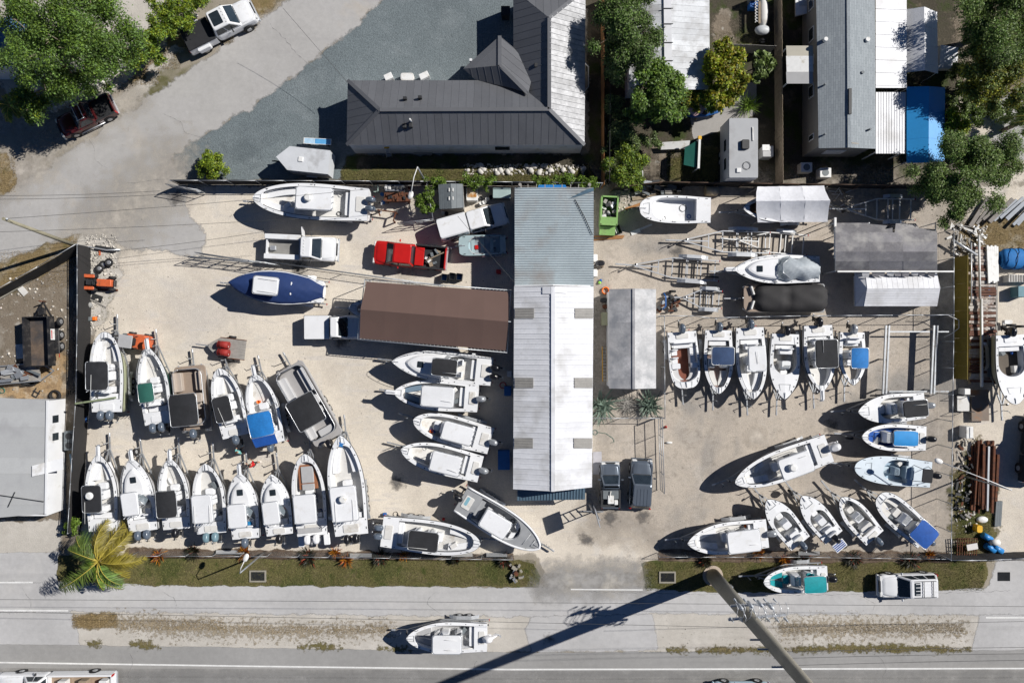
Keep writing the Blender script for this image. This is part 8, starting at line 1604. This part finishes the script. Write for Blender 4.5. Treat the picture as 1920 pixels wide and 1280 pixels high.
# boat rack posts in the empty bay, right of the bow-down row
for x, n in ((1662, 'left'), (1752, 'right')):
    T = thing('lift_beam', '%s double steel rail of the empty boat bay' % n, 'steel rail', P(x, 675)); a, b = loc(T, P(x+2, 610, 1.1)), loc(T, P(x-4, 738, 1.1))
    for dx in (-.13, .13): MB().beam(a+Vector((dx, 0, 0)), b+Vector((dx, 0, 0)), .13, .16).build('rail', STEEL, T)
    for t in (.05, .5, .95): p = a.lerp(b, t); MB().beam((p.x, p.y, 0), (p.x, p.y, 1.02), .12, .12).build('support', STEEL, T)
for y, n in ((622, 'upper'), (732, 'lower')): plank('%s grey cross beam of the empty boat bay' % n, (1655, y), (1765, y), .1, .1, STEEL, .9, 'steel rail', 'cross_beam')
T = thing('bent_conduit', 'white bent pipe hoop over the corner of the inner fence', 'pipe', P(1780, 605)); MB().tube([loc(T, P(*q)) for q in ((1735, 592, 1.), (1775, 590, 1.2), (1798, 600, 1.3), (1798, 615, 1.2), (1785, 625, 1.), (1770, 632, .8))], .03, 6).build('pipe_run', WPLAST, T)
# ---- east boundary: dock boards, pipes, scrap
T = thing('dock_board_pile', 'peeling white and brown dock boards laid along the east boundary', 'boards', P(1842, 590))
PEEL = mat('peeling_white_board', (.52, .49, .45), .9, .2, 2., .15, 12., dirt=(.16, .075, .045), dscale=1.2, damt=.55); BRB = mat('brown_red_board', (.13, .06, .04), .9, .25, 2., .2, 12.)
for k in range(44):
    y = 465+k*5.8; p = loc(T, P(1843+random.uniform(-2, 2), y, .5)); MB().box((p.x, p.y, .45+random.uniform(-.04, .05)), (2.15+random.uniform(-.2, .15), .21, .05), rz=random.uniform(-.04, .04), ry=random.uniform(-.02, .02)).build('dock_board', random.choice([PEEL, PEEL, BRB]), T)
for x in (1820, 1866): MB().beam(loc(T, P(x, 462, .2)), loc(T, P(x, 720, .2)), .15, .38).build('stringer', WOODG, T)
for i, (a, b, r, m, n) in enumerate((((1836, 440), (1838, 560), .09, WPLAST, 'long white pipe, upper section, on the dock boards'), ((1840, 560), (1841, 725), .12, WPLAST, 'long white pipe, lower section, on the dock boards'), ((1822, 455), (1822, 565), .06, SHT, 'thin pale pipe on the left edge of the dock boards'), ((1787, 450), (1832, 478), .1, SHT, 'grey pipe slanting over the east fence'))):
    p, q = P(*a, .75), P(*b, .75); T = thing('pipe', n, 'pipe', (p.x, p.y, 0)); d = q-p; MB().tube([(0, 0, .62+r), (d.x, d.y, .62+r)], r, 10).build('pipe_run', m, T)
for k in range(6): plank('white plastic pipe number %s from the left in the blue wrapped bundle' % ('one', 'two', 'three', 'four', 'five', 'six')[k], (1842+k*3.6, 462+2*(k % 2)), (1845+k*3.2, 532-2*(k % 3)), .15, .15, WPLAST, .5, 'pipe', 'pipe')
for k in range(9): plank('aluminium beam of the fanned stack, %s from the left' % ('first', 'second', 'third', 'fourth', 'fifth', 'sixth', 'seventh', 'eighth', 'ninth')[k], (1815+k*11, 415+random.uniform(-6, 12)), (1850+k*12+random.uniform(-6, 6), 375+random.uniform(-4, 6)), .24 if k % 3 else .34, .12, mat('blue_grey_beam', (.24, .27, .31), .55, .15, 2.) if k > 3 else mat('brown_grey_beam', (.20, .18, .16), .7, .15, 2.), .2+.06*(k % 4), 'metal beam', 'metal_beam')
T = thing('scrap_timber', 'heap of bleached broken boards at the top of the east boundary', 'scrap heap', P(1805, 450))
for k in range(46): MB().box((random.uniform(-1.2, 1.6), random.uniform(-1.4, 1.2), .1+random.uniform(0, .35)), (random.uniform(.2, .8), random.uniform(.06, .2), .05), rz=random.uniform(0, 3), ry=random.uniform(-.2, .2)).build('broken_board', random.choice([WOODG, CREAM, WOODG, WPLAST]), T)
T = thing('tarp_bundle', 'bright blue tarp wrapped bundle at the right photo edge', 'tarp', P(1900, 487)); mb = MB(); mb.loft([[(x, w_*math.cos(a)*1.0, .55+.5*math.sin(a)*k+.04*math.sin(x*5+a*4)) for a in [j*math.pi/7 for j in range(14)]] for x, w_, k in ((-1.5, .55, .7), (-1.2, .85, .95), (-.4, .9, 1), (.5, .85, 1.05), (1.6, .9, 1))], cap0=True, cap1=True, smooth=True); mb.build('tarp_wrap', BLUE, T)
for x in (-.7, 0, .8): MB().torus((x, 0, .58), .9, .03, 20, 5, 'X', 1.).build('rope', DARKM, T)
for k in range(5): MB().box((1855/1e9+random.uniform(-.1, .1)-2.2+k*.05, -1.5-k*.35, .1), (.5, .4, .06), rz=random.uniform(0, 2)).build('tarp_scrap', BLUE, T)
T = thing('slatted_crate', 'cream slatted crates stacked at the right photo edge', 'crate', P(1902, 523)); MB().box((-.6, 0, .35), (.75, .6, .7)).build('crate_box', CREAM, T); MB().box((.5, 0, .35), (1.3, .6, .68)).build('crate_box', CREAM, T)
for k in range(9): MB().box((-.8+k*.22, 0, .715), (.12, .55, .02)).build('slat', WOODG, T)
one('storage_tote', 'teal locker box below the cream crates', 'locker', 1903, 548, MB().rbox((0, 0, .45), (.8, .9, .9), .05), mat('teal_box', (.10, .23, .28), .6, .12))
T = thing('sheet_stack', 'ribbed grey panel stack left of the workboat', 'panel stack', P(1857, 672)); a, b = P(1845, 640, .7), P(1872, 708, .7)
for k in range(4): MB().box((0, 0, .35+.06*k), (1.2+.02*k, 3., .05)).build('panel', SHT if k < 3 else mat('ribbed_grey_panel', (.24, .25, .245), .6, .1, 2.), T)
for k in range(12): MB().box((-.55+k*.1, 0, .568), (.03, 3., .02)).build('panel_rib', GPLAST, T)
MB().box((0, 1.6, .3), (.8, .3, .1)).build('pallet', WPLAST, T)
plank('rust spotted steel plate on the ground below the grey panels', (1831, 730), (1832, 788), 1.45, .06, mat('rust_spotted_plate', (.20, .155, .12), .7, .15, 1.5, dirt=(.30, .14, .05), dscale=1., damt=.4), .35, 'steel plate', 'steel_plate')
T = thing('scrap_cart', 'wire framed cart with pale boxes by the east fence', 'cart', P(1800, 755)); MB().box((0, 0, .4), (1., 1.3, .06)).build('deck', CREAM, T); MB().rbox((.1, 1., .4), (.5, .5, .8), .04).build('box', WPLAST, T)
for x in (-.5, .5):
    for y in (-.65, .65): MB().tube([(x, y, 0), (x, y, 1.1)], .025, 5).build('frame_post', DARKM, T)
for y in (-.65, .65): MB().tube([(-.5, y, 1.1), (.5, y, 1.1)], .025, 5).build('frame_bar', DARKM, T)
T = thing('washing_machine', 'white appliance with sloping lid by the east fence', 'appliance', P(1805, 808)); MB().rbox((0, 0, .45), (.6, 1., .9), .05).build('cabinet_body', WPLAST, T); MB().rbox((.12, 0, .92), (.3, .9, .05), .05).build('lid', WPLAST, T)
for k in range(15):
    x = 1822+k*3.1+random.uniform(-1.2, 1.2); plank('rusty steel beam, %s from the left in the long scrap bundle' % ('1st', '2nd', '3rd', '4th', '5th', '6th', '7th', '8th', '9th', '10th', '11th', '12th', '13th', '14th', '15th')[k], (x, 825+random.uniform(-4, 10)+(25 if k > 12 else 0)), (x-6+random.uniform(-5, 4), 955+random.uniform(-12, 6)-(20 if k > 12 else 0)), random.uniform(.10, .2), random.uniform(.12, .2), RUST if k != 8 else SHT, .06+.14*(k % 3), 'steel beam', 'steel_beam')
T = thing('yard_debris', 'dark tangle of pipes and rope left of the rusty beams', 'scrap heap', P(1802, 905))
for k in range(50): MB().box((random.uniform(-.5, .7), random.uniform(-3., 3.4), random.uniform(.05, .4)), (random.uniform(.1, .7), random.uniform(.05, .2), .08), rz=random.uniform(0, 3)).build('debris_piece', random.choice([DARKM, DARKM, RUST, WOODG, BLACK, YPLAST if k % 9 == 0 else DARKM]), T)
for k, x in enumerate((1866, 1870, 1874)): plank('dark drain pipe, %s of three lying together' % ('left', 'middle', 'right')[k], (x+1, 938), (x-2, 985), .17, .15, GPLAST, .05, 'pipe', 'pipe')
T = thing('rusty_rack', 'rusty grid rack at the south east corner', 'rack', P(1805, 1020))
for k in range(9): MB().beam((-.8+k*.2, -.8, .5), (-.8+k*.2, .7, .6), .05, .05).build('rack_bar', RUST, T)
for k in range(5): MB().beam((-.85, -.7+k*.33, .45), (.85, -.7+k*.33, .45), .05, .05).build('rack_bar', RUST, T)
MB().box((.35, .0, .68), (.9, .5, .05), rz=R(10)).build('lid', CREAM, T)
for x, y, n in ((1846, 1005, 'top'), (1852, 1025, 'lower left'), (1866, 1027, 'lower right')): T = thing('drum', 'open blue plastic drum lying by the corner rack, %s one' % n, 'drum', P(x, y), R(-30)); MB().cyl((0, 0, .26), .26, .85, 16, axis='X').build('drum_body', mat('bright_blue_plastic', (.03, .22, .55), .4, .1), T)
one('drum', 'yellow drum in the corner scrap', 'drum', 1828, 988, MB().rbox((0, 0, .3), (.5, .6, .6), .15), YPLAST); one('basin', 'grey upturned bowl by the yellow drum', 'basin', 1840, 973, MB().ell((0, 0, .1), (.5, .3, .15), 12, 5), WPLAST); one('drum', 'pale cylinder on the blue drums', 'drum', 1857, 1013, MB().cyl((0, 0, .5), .25, .7, 14, axis='X'), CREAM)
T = thing('wheel_pair', 'two white spoked wheels with a motor beside the workboat', 'wheels', P(1890, 612)); wheel(T, (-.1, .1, .5), .36, .2, WPLAST); wheel(T, (.7, .0, .4), .33, .2, WPLAST); MB().rbox((-.5, .35, .6), (.7, .35, .3), .1).build('white_cowl', WPLAST, T)
T = thing('north_fence_junk', 'dark engine parts and sheets along the fence behind the skiff', 'scrap heap', P(1210, 355))
for k in range(22): MB().rbox((random.uniform(-1.2, 3.), random.uniform(-.4, .5), .2+random.uniform(0, .2)), (random.uniform(.2, .8), random.uniform(.15, .5), random.uniform(.1, .4)), .04, rz=random.uniform(-.5, .5)).build('scrap_piece', random.choice([DARKM, BLACK, STEEL, GPLAST, WOODG]), T)
one('foam_roll', 'cream roll of foam behind the white tarp tent', 'roll', 1331, 360, MB().cyl((0, 0, .4), .4, 1., 14, axis='X'), mat('cream_foam', (.60, .48, .32), .8, .12))
T = thing('lumber_pile', 'bleached branches and boards between tarp tent and shelter', 'scrap heap', P(1575, 375))
for k in range(20): MB().box((random.uniform(-.7, .8), random.uniform(-.8, .8), .1+k*.02), (random.uniform(.4, 1.2), .06, .05), rz=random.uniform(-1.2, 1.2)).build('stick', random.choice([WOODG, WOOD, WPLAST]), T)
